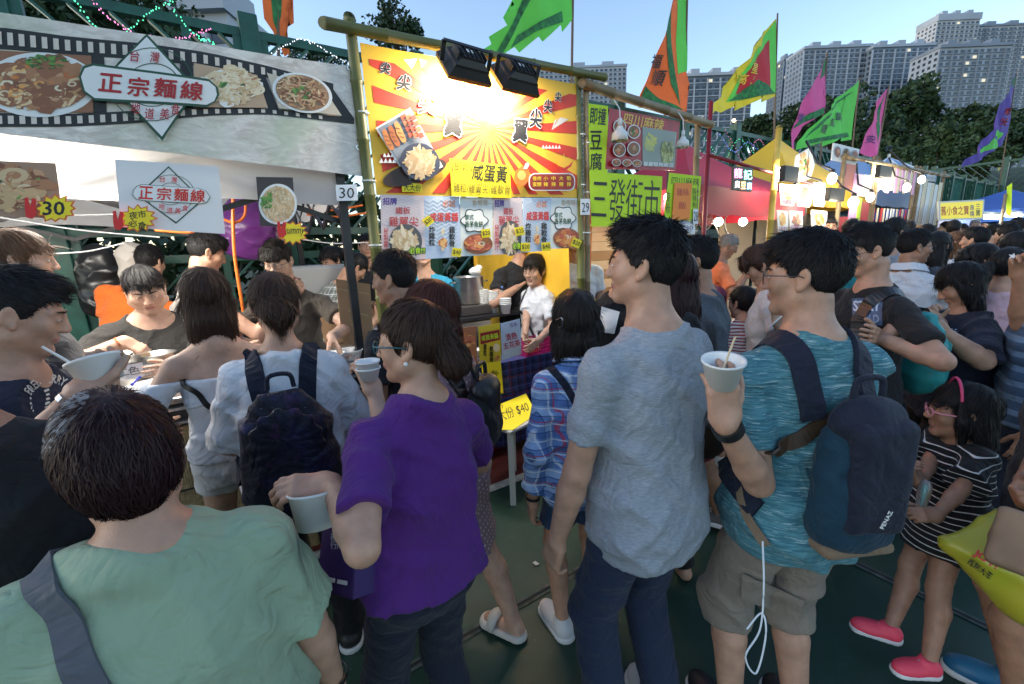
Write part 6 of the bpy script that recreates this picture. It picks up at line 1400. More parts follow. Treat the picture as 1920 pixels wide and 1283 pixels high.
sp = empty('spoon', (0, 0, 0), 0, 'blue plastic spoon resting in a small bowl on the noodle counter', 'spoon'); P0 = atY(247, 722, 2.52); P1 = atY(262, 707, 2.56); V, f = tube_np(spline([P0, (P0 + P1) / 2, P1], 8), [.007, .006, .004, .004, .004, .005, .006, .007], 7); mesh_np('handle', V, [f], pm((.02, .03, .4)), sp)
b8 = flower_bowl('white paper bowl the brown shirt man is setting down', 622, 660, 2.62); b9 = flower_bowl('white paper bowl with red print beside the cardboard panel', 656, 655, 2.64)
s_ = SDF(); s_.ell((0, 0, .035), (.05, .04, .035), k=.02); s_.ell((.05, .01, .03), (.03, .03, .03), k=.02); ob = sdf_obj('plastic_wrap', s_, .007, mat('film_clear', (.7, .72, .74), .15, trans=.85), None, disp=wrinkles(.009, 8)); p = atY(676, 655, 2.66); ob.location = (p[0], p[1], CTZ); tag(ob, 'crumpled clear plastic wrap beside the two bowls', 'plastic wrap')
b = Board('cardboard_sheet', 'upright sheet of cardboard at the end of the noodle counter', 'panel', [(629, 523), (694, 533), (702, 664), (642, 640)], 2.74, CARD, thick=.006); b.polys('tape_strip', [[(652, 580), (690, 590), (691, 594), (653, 584)], [(631, 540), (692, 550), (692, 553), (631, 543)]], TAPE)
# fridge, bags, cables and hoses at the back
fr = empty('fridge', (.62, 4.35, 0), 0, 'grey upright fridge at the back of the noodle stall', 'fridge'); MB().box((-.32, -.3, .05), (.32, .3, 1.62)).build('cabinet', mat('fridge_grey', (.30, .31, .32), .4), fr, bevel=.02); MB().box((-.31, -.335, .08), (.31, -.305, 1.6)).build('door', mat('fridge_door', (.34, .35, .36), .35), fr, bevel=.01); MB().box((.24, -.365, .8), (.27, -.336, 1.2)).build('handle', ALU, fr)
PURP = mat('bag_purple', (.19, .04, .26), .3, var=.25, scale=9, trans=.15); s_ = SDF(); s_.ell((0, 0, 0), (.22, .13, .24), k=.05); s_.ell((.02, 0, .2), (.12, .08, .10), k=.06); ob = sdf_obj('plastic_bag', s_, .014, PURP, None, disp=wrinkles(.014, 3)); p = atY(462, 432, 4.2); ob.location = tuple(p); tag(ob, 'big purple plastic bag hanging behind the tank top man', 'bag')
s_ = SDF(); s_.ell((0, 0, 0), (.10, .08, .16), k=.05); s_.cap((0, 0, .1), (.02, 0, .22), .06, .03, k=.05); ob = sdf_obj('plastic_bag', s_, .012, pm((.70, .60, .72)), None, disp=wrinkles(.012, 5)); p = atY(520, 425, 4.3); ob.location = tuple(p); tag(ob, 'pale lilac plastic bag hanging beside the big purple bag', 'bag')
s_ = SDF(); s_.ell((0, 0, 0), (.16, .12, .26), k=.05); s_.ell((.03, 0, -.18), (.20, .13, .16), k=.06); ob = sdf_obj('rubbish_bag', s_, .014, mat('bag_black', (.012, .012, .013), .28), None, disp=wrinkles(.014, 6)); p = atY(192, 520, 4.55); ob.location = tuple(p); tag(ob, 'black rubbish bag hanging on the fence behind the seller', 'bag')
s_ = SDF(); s_.ell((0, 0, 0), (.10, .09, .10), k=.02); s_.cap((-.02, 0, -.05), (-.06, -.02, -.25), .08, .06, k=.05); ob = sdf_obj('draped_cloth', s_, .01, pm((.50, .46, .42)), None, disp=wrinkles(.012, 7)); p = atY(250, 478, 4.3); ob.location = tuple(p); tag(ob, 'pale cloth bag hanging on the fence above the orange shirt', 'bag')
OR2 = mat('hose_orange', (.75, .17, .02), .4)
def cable(label, pts, r, m, name='cable', cat='cable', n=40):
 P = spline(pts, n); e = empty(name, P[0], 0, label, cat); V, f = tube_np(P - P[0], r, 7); mesh_np('strand', V, [f], m, e)
cable('orange hose hanging in a loop inside the noodle stall', [atY(*q, 3.2) for q in ((424, 342), (436, 362), (437, 420), (440, 480), (449, 540), (456, 585))], .010, OR2, 'hose', 'hose'); cable('orange hose loop beside the logo board', [atY(*q, 3.22) for q in ((450, 350), (460, 372), (458, 405), (440, 418), (420, 412))], .008, OR2, 'hose', 'hose')
for i, (a, c) in enumerate((((560, 392), (680, 385)), ((290, 432), (420, 428)), ((575, 402), (690, 399)))): cable('orange cable strung between the poles %s' % ('above the cardboard panel', 'under the logo board', 'just below the upper orange cable')[i], [atY(a[0], a[1], 3.6), atY((a[0] + c[0]) / 2, (a[1] + c[1]) / 2 + 6, 3.6), atY(c[0], c[1], 3.6)], .008, OR2)
for i, (a, c) in enumerate((((0, 408), (300, 445)), ((100, 476), (232, 456)), ((0, 395), (215, 402)), ((560, 448), (690, 455)))): cable('white wire strung across the stall %s' % ('below the left photo board', 'beside the seller', 'level with the price star', 'above the cardboard panel')[i], [atY(a[0], a[1], 3.9), atY((a[0] + c[0]) / 2, (a[1] + c[1]) / 2 + 5, 3.9), atY(c[0], c[1], 3.9)], .005, pm((.6, .62, .63)))
p = atY(428, 555, 3.35); e = empty('water_bottle', (p[0], p[1], 1.0), 0, 'large clear bottle with lilac cap beside the tank top man', 'bottle'); MB().lathe([(.001, 0), (.045, 0), (.046, .2), (.03, .27), (.016, .3)], 20).build('bottle_body', BOT, e, smooth=True); MB().lathe([(.018, .3), (.018, .33), (.001, .331)], 14).build('cap', pm((.35, .25, .5)), e)
wt = empty('work_table', (-.3, 3.75, 0), 0, 'steel work table at the back of the noodle stall', 'table'); MB().box((-1.0, -.3, .96), (1.1, .3, .99)).build('table_top', STL, wt); MB().box((-.98, -.28, .3), (1.08, .28, .32)).build('shelf', STL, wt)
for x in (-.95, 1.05):
 for y in (-.26, .26): MB().box((x - .02, y - .02, 0), (x + .02, y + .02, .958)).build('leg', STEEL, wt)
carton('cardboard box on the work table behind the cardboard panel', (.55, 3.8, .991), .4, .3, .28, .1)
gb = empty('vegetable_crate', (.78, 2.28, 0), .12, 'green tub of leafy greens on the ground at the corner post', 'crate'); MB().lathe([(.001, 0), (.16, 0), (.22, .22), (.23, .225), (.215, .22), (.15, .02)], 24).build('tub', mat('tub_green', (.05, .30, .04), .4), gb, smooth=True)
lv = np.random.default_rng(3); P = []; 
for i in range(160):
 a = lv.uniform(0, 6.28); rr_ = .2 * math.sqrt(lv.uniform(0, 1)); c = np.array([rr_ * math.cos(a), rr_ * math.sin(a), .17 + lv.uniform(0, .09)]); d = lv.normal(0, 1, 3); d[2] *= .5; d /= np.linalg.norm(d); e_ = np.cross(d, lv.normal(0, 1, 3)); e_ /= np.linalg.norm(e_); P.append(np.array([c - d * .05, c + e_ * .022, c + d * .05, c - e_ * .022]))
V = np.concatenate(P); ob = mesh_np('greens', V, [np.arange(len(V)).reshape(-1, 4)], LEAFM, gb, smooth=False); ob['kind'] = 'stuff'; gb.location = (.47, 2.30, .62); gb.scale = (.8, .8, 1)
MB().box((-.22, -.16, -.62), (.22, .16, -.002)).build('stand', CARD, gb)
# ================================================================== tofu stall, number 28
f28 = empty('bamboo_gantry', (3.05, SY, 0), 0, 'pale bamboo frame carrying the lime signs', 'bamboo gantry')
bamboo(f28, (2.395 - 3.05, 0, 0), (2.375 - 3.05, 0, 2.86), .026, BAMT); bamboo(f28, (3.80 - 3.05, 0, 0), (3.74 - 3.05, 0, 2.78), .030, BAMT); bamboo(f28, (2.30 - 3.05, -.05, 2.83), (3.86 - 3.05, -.05, 2.73), .036, BAMT, 'bamboo_rail')
for z in (2.8, 2.45, 2.1, 1.8): tie(f28, (2.385 - 3.05, 0, z), .03); tie(f28, (3.76 - 3.05, 0, z), .033)
S8 = SY - .03
q = paper('tall narrow lime paper with vertical writing beside the bamboo post', [(1103, 194), (1140, 199), (1139, 330), (1106, 326)], PLIME, S8); q.text('lettering', '即撞', 1121, 218, 30, 32, INK, .012, ang=4); q.text('lettering', '豆', 1117, 263, 22, 34, INK, .012); q.text('lettering', '腐', 1117, 303, 22, 32, INK, .010)
q = paper('large lime sign with big black handwritten characters', [(1105, 322), (1242, 331), (1238, 425), (1109, 425)], PLIME, S8 - .012); q.text('lettering', '三發街市', 1173, 375, 126, 80, INK, -.004, ang=3)
q = paper('smaller lime sign with black writing at the frame end', [(1255, 324), (1315, 331), (1308, 418), (1244, 408)], PLIME, S8); q.text('lettering', '四川麻辣', 1285, 340, 52, 14, INK, -.006, ang=4); q.text('lettering', '酸辣粉麵', 1302, 378, 8, 50, INK, -.006, vertical=True); q.text('lettering', '涼粉', 1252, 380, 8, 40, INK, -.006, vertical=True)
q = paper('orange paper pinned over the smaller lime sign', [(1265, 343), (1298, 344), (1293, 412), (1260, 411)], PORG, S8 - .012); q.text('lettering', '雞絲', 1280, 360, 22, 14, MRED, -.004); q.text('lettering', '飯', 1279, 385, 14, 14, MRED, -.004)
q = paper('white paper with price writing below the orange paper', [(1271, 405), (1306, 408), (1304, 441), (1269, 436)], WHT, S8 + .002); q.text('lettering', '麵餃飯', 1288, 415, 26, 9, PUR, -.004); q.text('lettering', '$30', 1288, 428, 22, 9, PUR, -.004)
q = paper('lilac tinted paper half hidden beside the white price paper', [(1246, 402), (1268, 404), (1267, 434), (1248, 432)], pm((.62, .60, .70)), S8 + .004); q.text('lettering', '酸辣', 1257, 414, 18, 10, PUR, -.004)
b = Board('menu_board', 'red menu board with photos of noodles and pickled beans', 'sign', [(1143, 203), (1275, 228), (1267, 320), (1135, 317)], S8 - .002, mat('red_board', (.36, .012, .02), .4, var=.25, scale=9), thick=.004)
b.text('lettering', '四川麻辣', 1207, 229, 76, 22, pm((.80, .52, .10)), .012, ang=11)
b.poly('photo', [(1204, 238), (1268, 248), (1264, 314), (1204, 310)], pm((.30, .34, .30))); b.food(1219, 268, 13, 22, [('blob', 40, .26, [pm((.55, .55, .15)), pm((.45, .50, .22))], .8)], 71); b.food(1250, 285, 14, 26, [('blob', 110, .15, [pm((.42, .45, .18)), pm((.55, .56, .28)), pm((.32, .34, .12))], .85)], 72); b.text('lettering', '重慶酸辣豌豆', 1233, 309, 56, 8, WHT, .02, ang=3)
for i, (x, y) in enumerate(((1160, 238), (1186, 248), (1158, 282), (1184, 280), (1151, 306), (1170, 307), (1188, 308))): b.food(x, y, 11 if i < 4 else 8, 12 if i < 4 else 6, [('leaf', 18, .3, HERB, .6), ('blob', 14, .3, MEAT + REDF, .7)], 80 + i, plate=[(1.1, WHT), (.95, pm((.25, .12, .07)))])
SHD = mat('lamp_shade_white', (.70, .70, .68), .4)
for i, (px, py, lab) in enumerate(((1162, 258, 'white pendant lamp shade in front of the red menu board'), (1280, 272, 'white pendant lamp shade at the end of the red menu board'))):
 p = atY(px, py, SY - .14); e = empty('pendant_lamp', p, 0, lab, 'lamp', 'pendant lamps of the tofu stall'); k = 1.0 if i == 0 else .85; MB().lathe([(.022 * k, .075 * k), (.03 * k, .055 * k), (.055 * k, .03 * k), (.062 * k, -.025 * k), (.060 * k, -.025 * k), (.052 * k, .027 * k), (.02 * k, .05 * k)], 24).build('shade', SHD, e, smooth=True)
 MB().lathe([(.001, .13 * k), (.016 * k, .13 * k), (.018 * k, .07 * k), (.001, .07 * k)], 14).build('socket', SHD, e, smooth=True); MB().tube([(0, 0, .13 * k), (.005, .01, .2), (0, .06, .27)], .004, 6).build('cord', WHT, e); V, f = ell_np((0, 0, -.005), (.03, .03, .03)); mesh_np('bulb', V, [f], mat('bulb_off', (.7, .7, .66), .3), e)
b = simple_board('stall_number', 'number plate reading 28 beside the smaller lime sign', 'sign', 1300, 392, 1309, 420, MATS['plate_white'], Y=SY - .045, lean=0, lean2=0); b.text('lettering', '28', 1304.5, 406, 8, 18, INK, .004)
# yellow tarpaulin walls inside the tofu stall, lit
YTARP = mat('tarp_yellow', (.80, .46, .03), .55, var=.12, scale=3, bump=.2, bscale=9)
e = empty('tarpaulin_booth', (3.3, 3.6, 0), 0, 'yellow tarpaulin booth behind the lime signs', 'booth'); 
def sheetw(name, a, b, z0, z1, m, parent, n=24, amp=.015):
 A_, B_ = np.array(a, float), np.array(b, float); V = []; nn = np.array([-(B_ - A_)[1], (B_ - A_)[0]]); nn /= np.linalg.norm(nn)
 for i in range(n + 1):
  for j in range(7): t, s_ = i / n, j / 6; p = A_ + (B_ - A_) * t + nn * amp * (math.sin(t * 19 + s_ * 3) + .5 * math.sin(t * 41 - s_ * 5)); V.append((p[0], p[1], z0 + (z1 - z0) * s_))
 i, j = np.meshgrid(np.arange(n), np.arange(6), indexing='ij'); q = (i * 7 + j).ravel(); return mesh_np(name, V, [np.stack([q, q + 7, q + 8, q + 1], 1)], m, parent)
sheetw('back_sheet', (-.95, .75), (.85, .75), 0, 2.05, YTARP, e); sheetw('side_sheet', (-.93, .74), (-.93, -.85), 0, 2.0, YTARP, e); 
for i, (px, py) in enumerate(((1250, 370), (1150, 365))):
 p = atY(px, py, 3.0 + .2 * i); q = empty('bare_bulb', p, 0, ('bare bulb glowing between the two lime signs', 'bare bulb glowing behind the large lime sign')[i], 'lamp', 'bare bulbs of the tofu stall'); V, f = ell_np((0, 0, 0), (.03, .03, .038)); mesh_np('bulb', V, [f], mat('bulb_warm', (1, .9, .7), .3, emit=(1, .80, .48), es=12), q); MB().tube([(0, 0, .036), (0, 0, .09), (.03, .02, .4)], .008, 8).build('socket', BLK, q); point('bulb_light', tuple(p + np.array([0, 0, -.06])), 9, (1, .78, .48), .04)
o_ = Board('plastic_sheet', 'narrow orange sheet hanging at the bamboo post of stall 29', 'sheet', [(1102, 425), (1110, 425), (1108, 508), (1101, 508)], SY + .1, ORG, thick=.002)
tb = empty('serving_table', (3.2, 2.95, 0), 0, 'folding serving table of the tofu stall', 'table'); MB().box((-.7, -.25, .80), (.7, .25, .83)).build('table_top', STL, tb)
for x in (-.65, .65):
 for y in (-.2, .2): MB().box((x - .015, y - .015, 0), (x + .015, y + .015, .80)).build('leg', ALU, tb)
# ================================================================== red tent stall
RP = mat('pole_red', (.25, .012, .02), .45); ob = MB().tube([(0, 0, 0), (.0, 0, 2.93)], .020, 10).build('tent_pole', RP, None, smooth=True); ob.location = (3.86, SY - .04, 0); tag(ob, 'thin dark red pole beside the tofu stall', 'pole')
ob = MB().tube([(0, 0, 0), (2.3, .05, -.15)], .016, 10).build('cross_pole', RP, None, smooth=True); ob.location = (3.86, SY - .06, 2.47); tag(ob, 'red cross pole running from the red post to the yellow bamboo', 'pole')
def tent(label, x0, x1, y0, y1, ze, zp, m, drop=.3, stick=True):
 e = empty('market_tent', ((x0 + x1) / 2, (y0 + y1) / 2, 0), 0, label, 'tent'); w2, d2 = (x1 - x0) / 2, (y1 - y0) / 2; C4 = [(-w2, -d2), (w2, -d2), (w2, d2), (-w2, d2)]
 for k in range(4):
  a, b = C4[k], C4[(k + 1) % 4]; V = []; n = 10
  for i in range(n + 1):
   for j in range(n + 1):
    t, s_ = i / n, j / n; ex = a[0] + (b[0] - a[0]) * t; ey = a[1] + (b[1] - a[1]) * t; sag = -.10 * math.sin(math.pi * s_) * (zp - ze); V.append((ex * (1 - s_), ey * (1 - s_), ze + (zp - ze) * s_ + sag - .03 * math.sin(math.pi * t) * (1 - s_)))
  i, j = np.meshgrid(np.arange(n), np.arange(n), indexing='ij'); q = (i * (n + 1) + j).ravel(); mesh_np('roof_panel', V, [np.stack([q, q + n + 1, q + n + 2, q + 1], 1)], m, e)
  V = []
  for i in range(n + 1):
   for j in range(3): t = i / n; V.append((a[0] + (b[0] - a[0]) * t, a[1] + (b[1] - a[1]) * t, ze - drop * j / 2 + (.002 if j == 0 else .012 * math.sin(t * 25)) - .03 * math.sin(math.pi * t)))
  i, j = np.meshgrid(np.arange(n), np.arange(2), indexing='ij'); q = (i * 3 + j).ravel(); mesh_np('valance', V, [np.stack([q, q + 3, q + 4, q + 1], 1)], m, e)
 for x, y in C4: MB().box((x * .985 - .02, y * .985 - .02, 0), (x * .985 + .02, y * .985 + .02, ze)).build('leg', STEEL, e)
 return e
TRED = mat('tent_red', (.38, .015, .04), .6, var=.08, scale=2, bump=.15, bscale=8); TYEL = mat('tent_yellow', (.80, .48, .03), .6, var=.08, scale=2, bump=.15, bscale=8); TBLU = mat('tent_blue', (.03, .10, .38), .6, var=.1, scale=2); TLBL = mat('tent_pale_blue', (.22, .34, .56), .6)
tent('red market tent behind the tofu stall', 3.95, 6.35, 2.7, 4.7, 2.26, 2.95, TRED, .28); tent('yellow market tent peeking up behind the red tent', 6.45, 9.0, 2.9, 4.75, 2.45, 3.3, TYEL, .3)
tent('pale blue tent behind the shaped food boards', 9.1, 11.6, 2.9, 4.7, 2.5, 3.35, TLBL, .3); tent('blue tent roof by the yellow snack sign', 11.7, 14.6, 2.7, 4.6, 2.05, 2.45, TBLU, .25); tent('large blue tent at the far picture edge', 17.0, 21.5, 1.4, 4.4, 2.25, 2.85, TBLU, .3)
# striped lit back wall
SLW = [mat('plank_yellow', (.80, .50, .10), .5, var=.1, scale=3), mat('plank_cream', (.72, .58, .36), .5, var=.1, scale=3), mat('plank_brown', (.40, .24, .09), .5, var=.1, scale=3)]
bw_ = empty('plank_wall', (5.15, 4.25, 0), 0, 'yellow and cream striped plank wall behind the orange shirt seller', 'wall')
for i in range(16): MB().box((-1.15, -.01 + .004 * (i % 2), .25 + i * .125), (1.12, .02, .25 + i * .125 + .121)).build('plank', SLW[(0, 1, 0, 1, 0, 1, 2, 1, 2, 1, 2, 1, 1, 1, 0, 0)[i]], bw_)
for i, (px, lab) in enumerate(((1347, 'bare white bulb glowing nearer the fan in the red tent'), (1393, 'bare white bulb glowing above the orange shirt seller'))):
 p = atY(px, 416, 3.3); e = empty('bare_bulb', p, 0, lab, 'lamp', 'bare bulbs of the red tent'); V, f = ell_np((0, 0, 0), (.055, .055, .055), None, 16, 10); mesh_np('bulb', V, [f], mat('bulb_white_hot', (1, .97, .9), .3, emit=(1, .95, .85), es=10), e); MB().lathe([(.02, .05), (.026, .06), (.026, .11), (.012, .13), (.001, .13)], 14).build('socket', BLK, e, smooth=True); MB().tube([(0, 0, .13), (0, .02, .22)], .005, 6).build('cord', BLK, e); point('bulb_light', tuple(p + np.array([0, -.02, -.09])), 13, (1, .84, .60), .05)
e = empty('electric_fan', atY(1322, 408, 3.0), 0, 'pale electric fan beside the red post', 'fan'); M = frame((0, 0, 0), (1, 0, 0), (-.5, -.8, .1)); mb = MB()
for k in range(24): a = k * math.pi / 12; mb.tube([M @ Vector((.02 * math.cos(a), .02 * math.sin(a), .05)), M @ Vector((.10 * math.cos(a), .10 * math.sin(a), .045)), M @ Vector((.14 * math.cos(a), .14 * math.sin(a), 0))], .0025, 4)
for r0 in (.06, .10, .14): mb.tube([M @ Vector((r0 * math.cos(a * .2618), r0 * math.sin(a * .2618), .05 if r0 < .12 else 0)) for a in range(25)], .003, 4)
mb.build('guard', PLAS, e); mb = MB()
for k in range(3): a = k * 2.094; mb.face([M @ Vector((.02 * math.cos(a), .02 * math.sin(a), .01)), M @ Vector((.11 * math.cos(a - .3), .11 * math.sin(a - .3), .02)), M @ Vector((.12 * math.cos(a + .3), .12 * math.sin(a + .3), -.005)), M @ Vector((.03 * math.cos(a + .8), .03 * math.sin(a + .8), -.01))])
mb.build('blade', pm((.45, .55, .62)), e); MB().lathe([(.001, -.09), (.05, -.09), (.055, -.02), (.02, .0), (.001, .0)], 16, M).build('motor', PLAS, e, smooth=True)
for i, (pts) in enumerate((((1322, 395), (1340, 420), (1352, 450), (1360, 460)), ((1400, 385), (1385, 400), (1362, 405), (1360, 430), (1368, 442)))): cable(('black cable drooping from the fan in the red tent', 'black cable looping between the bulbs of the red tent')[i], [atY(*p, 3.35) for p in pts], .010, BLK)
b = Board('neon_sign', 'small black neon sign with glowing stinky tofu characters', 'sign', [(1376, 311), (1412, 315), (1409, 360), (1374, 356)], SY - .12, BLK, thick=.02)
for i, (t, x, y, c) in enumerate((('龍', 1384, 325, (1, .25, .6)), ('記', 1402, 328, (.3, 1, .7)), ('臭', 1382, 346, (1, .95, .9)), ('豆', 1393, 348, (1, .6, .2)), ('腐', 1404, 349, (.4, .7, 1)))): b.text('lettering', t, x, y, 15 if i < 2 else 9, 18 if i < 2 else 13, mat('neon_%d' % i, c, .4, emit=c, es=2.2), .01)
fb = empty('serving_table', (4.9, 2.33, 0), 0, 'serving table full of food under the red tent', 'table'); MB().box((-.85, -.22, .83), (.85, .22, .86)).build('table_top', mat('table_pale', (.55, .5, .45), .5), fb); MB().box((-.86, -.23, .1), (.86, -.22, .855)).build('front_sheet', mat('sheet_grey', (.35, .34, .33), .6), fb)
for i in range(6): cup('food_tray', 'small tray of %s food on the red tent table' % ('red', 'teal', 'white', 'orange', 'yellow', 'green')[i], (4.3 + i * .22, 2.25 + .1 * (i % 2), .861), .06, .075, .04, pm(((.5, .05, .04), (.03, .35, .35), (.7, .7, .68), (.8, .3, .05), (.8, .6, .05), (.1, .35, .08))[i]), 'tray')
# ================================================================== further stalls
FYR = 2.5
yb = empty('bamboo_pole', (0, 0, 0), 0, 'yellow bamboo pole between the neon sign and the food boards', 'pole'); bamboo(yb, tuple(atZ(1438, 470, 0) * 0 + atY(1442, 455, FYR) + np.array([0, 0, -1.6])), tuple(atY(1460, 240, FYR)), .035, BAMY, 'cane')
def shaped(label, pts, m, Y, food=None, **k):
 b = Board('food_board', label, 'sign', pts, Y, m, thick=.01, group='food boards of the further stalls'); 
 if food:
  for f in food: b.food(*f)
 return b
CH = [pm((.70, .42, .12)), pm((.80, .55, .22)), pm((.62, .30, .08))]
shaped('tall white board of fried noodles with greens on top of the stall', [(1493, 292), (1520, 276), (1528, 310), (1520, 335), (1498, 342), (1490, 318)][::-1], WHT, FYR, [(1509, 308, 12, 24, [('blob', 50, .28, ORF[1:] + PALE[:2], .75), ('leaf', 20, .2, HERB[1:], .5)], 101)])
for i, (x0, y0, x1, y1, s_) in enumerate(((1463, 345, 1492, 387, 1), (1493, 345, 1522, 389, 2), (1524, 342, 1548, 388, 3), (1457, 394, 1478, 437, 4), (1480, 395, 1505, 434, 5), (1521, 394, 1551, 436, 6))):
 shaped('white board of %s in the lit food display' % ('two fried eggs', 'red noodles', 'a folded pancake on its upper row', 'a folded pancake on its lower row', 'chopped meat', 'two brown eggs')[i], [(x0, y0), (x1, y0 + 2), (x1, y1 - 10), (x1 - 4, y1), (x0 + 2, y1 - 2)], WHT, FYR + .03 * (i % 3), [((x0 + x1) / 2, y0 + 17, (x1 - x0) * .36, 15, [('blob', 26, .4, [CH, REDF, CH, CH, REDF + MEAT, ORF][i], .6)], 110 + i)]).text('lettering', '炸雞蛋仔', (x0 + x1) / 2, y1 - 8, (x1 - x0) * .8, 8, pm((.35, .15, .3)), .01)
for i, (x0, y0, x1, y1, lab) in enumerate(((1466, 312, 1493, 342, 'black square floodlight back on the food board stall'), (1551, 353, 1580, 378, 'dark floodlight back in the middle of the lit stall'), (1645, 311, 1668, 335, 'black square floodlight back near the striped parasol'))):
 p = atY((x0 + x1) / 2, (y0 + y1) / 2, FYR - .12); w_ = np.linalg.norm(atY(x1, y0, FYR - .12) - atY(x0, y0, FYR - .12)) / 2; h_ = abs(atY(x0, y0, FYR - .12)[2] - atY(x0, y1, FYR - .12)[2]) / 2
 e = empty('floodlight', p, 0, lab, 'floodlight', 'floodlights of the further stalls'); MB().box((-w_, -.03, -h_), (w_, .03, h_)).build('housing', HOUS, e, bevel=.01); MB().box((-w_ * .9, .031, -h_ * .9), (w_ * .9, .036, h_ * .9)).build('lens', FGL, e)
 lamp('floodlight_beam', tuple(p + np.array([0, .06, 0])), tuple(p + np.array([0, 1, -.35])), 3.5, .3, (1, .88, .68), None)
b = shaped('three round dish pictures on a board above the lit stall', [(1563, 268), (1612, 280), (1606, 310), (1559, 300)], WHT, FYR)
for i, x in enumerate((1570, 1586, 1601)): b.food(x, 285 + i * 4, 6, 10, [('blob', 22, .4, MEAT + REDF, .6)], 130 + i, plate=[(1.15, pm((.4, .42, .46))), (.9, pm((.2, .1, .06)))])
# glowing stall fronts
def stallbox(label, x0, x1, Y, col, planks):
 e = empty('market_stall', ((x0 + x1) / 2, Y, 0), 0, label, 'stall'); w2 = (x1 - x0) / 2
 for sx in (-1, 1): bamboo(e, (sx * w2, 0, 0), (sx * w2, 0, 2.75), .03, BAMT, 'post')
 bamboo(e, (-w2 - .1, -.04, 2.68), (w2 + .1, -.04, 2.68), .028, BAMT, 'rail')
 MB().box((-w2, .05, .85), (w2, .65, .90)).build('shelf', mat('shelf_wood', (.45, .33, .2), .6), e); MB().box((-w2, .04, 0), (w2, .05, .84)).build('front_cloth', col, e)
 MB().box((-w2, 1.6, 0), (w2, 1.62, 2.5)).build('back_wall', mat('back_cream', (.72, .62, .46), .6), e)
 for i, (u, z0, z1, m, lb) in enumerate(planks): MB().box((-w2 + u * 2 * w2, -.02 - .004 * (i % 3), z0), (-w2 + (u + lb) * 2 * w2, -.012 - .004 * (i % 3), z1)).build('hanging_card', m, e)
 return e
PK = pm((.80, .40, .62)); CRM2 = pm((.80, .68, .46)); rr = random.Random(4)
stallbox('brightly lit stall with pink and red cards', 6.75, 7.75, FYR, pm((.5, .1, .1)), [(0, 1.72, 1.95, RED, .3), (.3, 1.72, 2.2, PK, .25), (.55, 1.6, 2.2, LIME, .12), (.68, 1.72, 2.15, RED, .3), (.32, 2.22, 2.5, PK, .3), (.62, 2.22, 2.5, WHT, .3), (.05, 2.3, 2.6, pm((.5, .12, .08)), .3)])
stallbox('bright stall hung with rows of cream menu strips', 7.9, 9.5, FYR, pm((.4, .28, .2)), [(i * .083, 2.30 + .05 * rr.random(), 2.66, (CRM2, CRM2, PK, WHT)[rr.randrange(4)], .06) for i in range(12)] + [(i * .083, 1.72, 2.08, (CRM2, WHT, RED, PALE[1])[rr.randrange(4)], .035) for i in range(12)])
stallbox('lit stall with pale boards under the striped parasol', 9.7, 11.0, FYR, pm((.35, .25, .15)), [(i * .16, 1.78, 2.5 + .08 * rr.random(), (CRM2, PALE[1], WHT, PALE[0])[rr.randrange(4)], .13) for i in range(6)])
HOT = mat('lamp_white_hot', (1, 1, .95), .3, emit=(1, .92, .76), es=9)
for i, (px, py, Y, r, en) in enumerate(((1560, 335, 2.2, .06, 5), (1600, 380, 2.2, .07, 6), (1632, 370, 2.3, .06, 5), (1728, 337, 2.1, .055, 7), (1537, 350, 2.35, .045, 1.5), (1700, 352, 2.25, .06, 5))):
 p = atY(px, py, Y); e = empty('work_lamp', p, 0, ('round glaring lamp in front of the pink card stall', 'largest glaring lamp over the pink cards', 'glaring lamp over the cream menu strips', 'starry lamp on a stick below the striped parasol', 'small glaring lamp beside the pancake board', 'glaring lamp on the pale board stall')[i], 'lamp', 'glaring lamps of the further stalls'); V, f = ell_np((0, 0, 0), (r, r * .7, r), None, 16, 10); mesh_np('bulb', V, [f], HOT, e); MB().lathe([(r * .3, r * .95), (r * .4, r * 1.1), (r * .3, r * 1.6), (.001, r * 1.6)], 12).build('socket', BLK, e)
 MB().tube([(0, 0, r * 1.5), (0, .15, r * 3), (0, FYR - Y, .45)], .012, 6).build('arm', STEEL, e); point('work_light', tuple(p + np.array([-.02, .16, -.03])), en, (1, .87, .66), .08)
# striped parasol
pr = empty('parasol', (10.9, 3.3, 0), 0, 'blue and white striped parasol over the lit stalls', 'parasol'); MB().tube([(0, 0, 0), (0, 0, 3.2)], .025, 8).build('pole', ALU, pr)
for k in range(16):
 a0, a1 = k * math.pi / 8, (k + 1) * math.pi / 8; MB().face([(0, 0, 3.15), (.72 * math.cos(a0), .72 * math.sin(a0), 2.72), (.72 * math.cos(a1), .72 * math.sin(a1), 2.72)]).face([(.72 * math.cos(a0), .72 * math.sin(a0), 2.72), (.72 * math.cos(a0), .72 * math.sin(a0), 2.60), (.72 * math.cos(a1), .72 * math.sin(a1), 2.60), (.72 * math.cos(a1), .72 * math.sin(a1), 2.72)]).build('canopy_panel', WHT if k % 2 else TLBL, pr)
b = Board('snack_sign', 'yellow lit sign board with red and green snack characters', 'sign', [(1760, 378), (1846, 374), (1844, 411), (1761, 414)], 2.0, WHT, thick=.02); b.poly('sign_face', [(1763, 381), (1843, 377), (1841, 408), (1764, 411)], mat('sign_yellow', (.80, .66, .05), .4, emit=(.9, .7, .05), es=.25)); b.text('lettering', '舊小食之寶', 1790, 395, 52, 17, RED, .012, ang=-2); b.text('lettering', '串燒', 1822, 395, 8, 22, pm((.02, .08, .3)), .012, vertical=True); b.text('lettering', '三寶', 1833, 394, 8, 22, DGRN, .012, vertical=True)
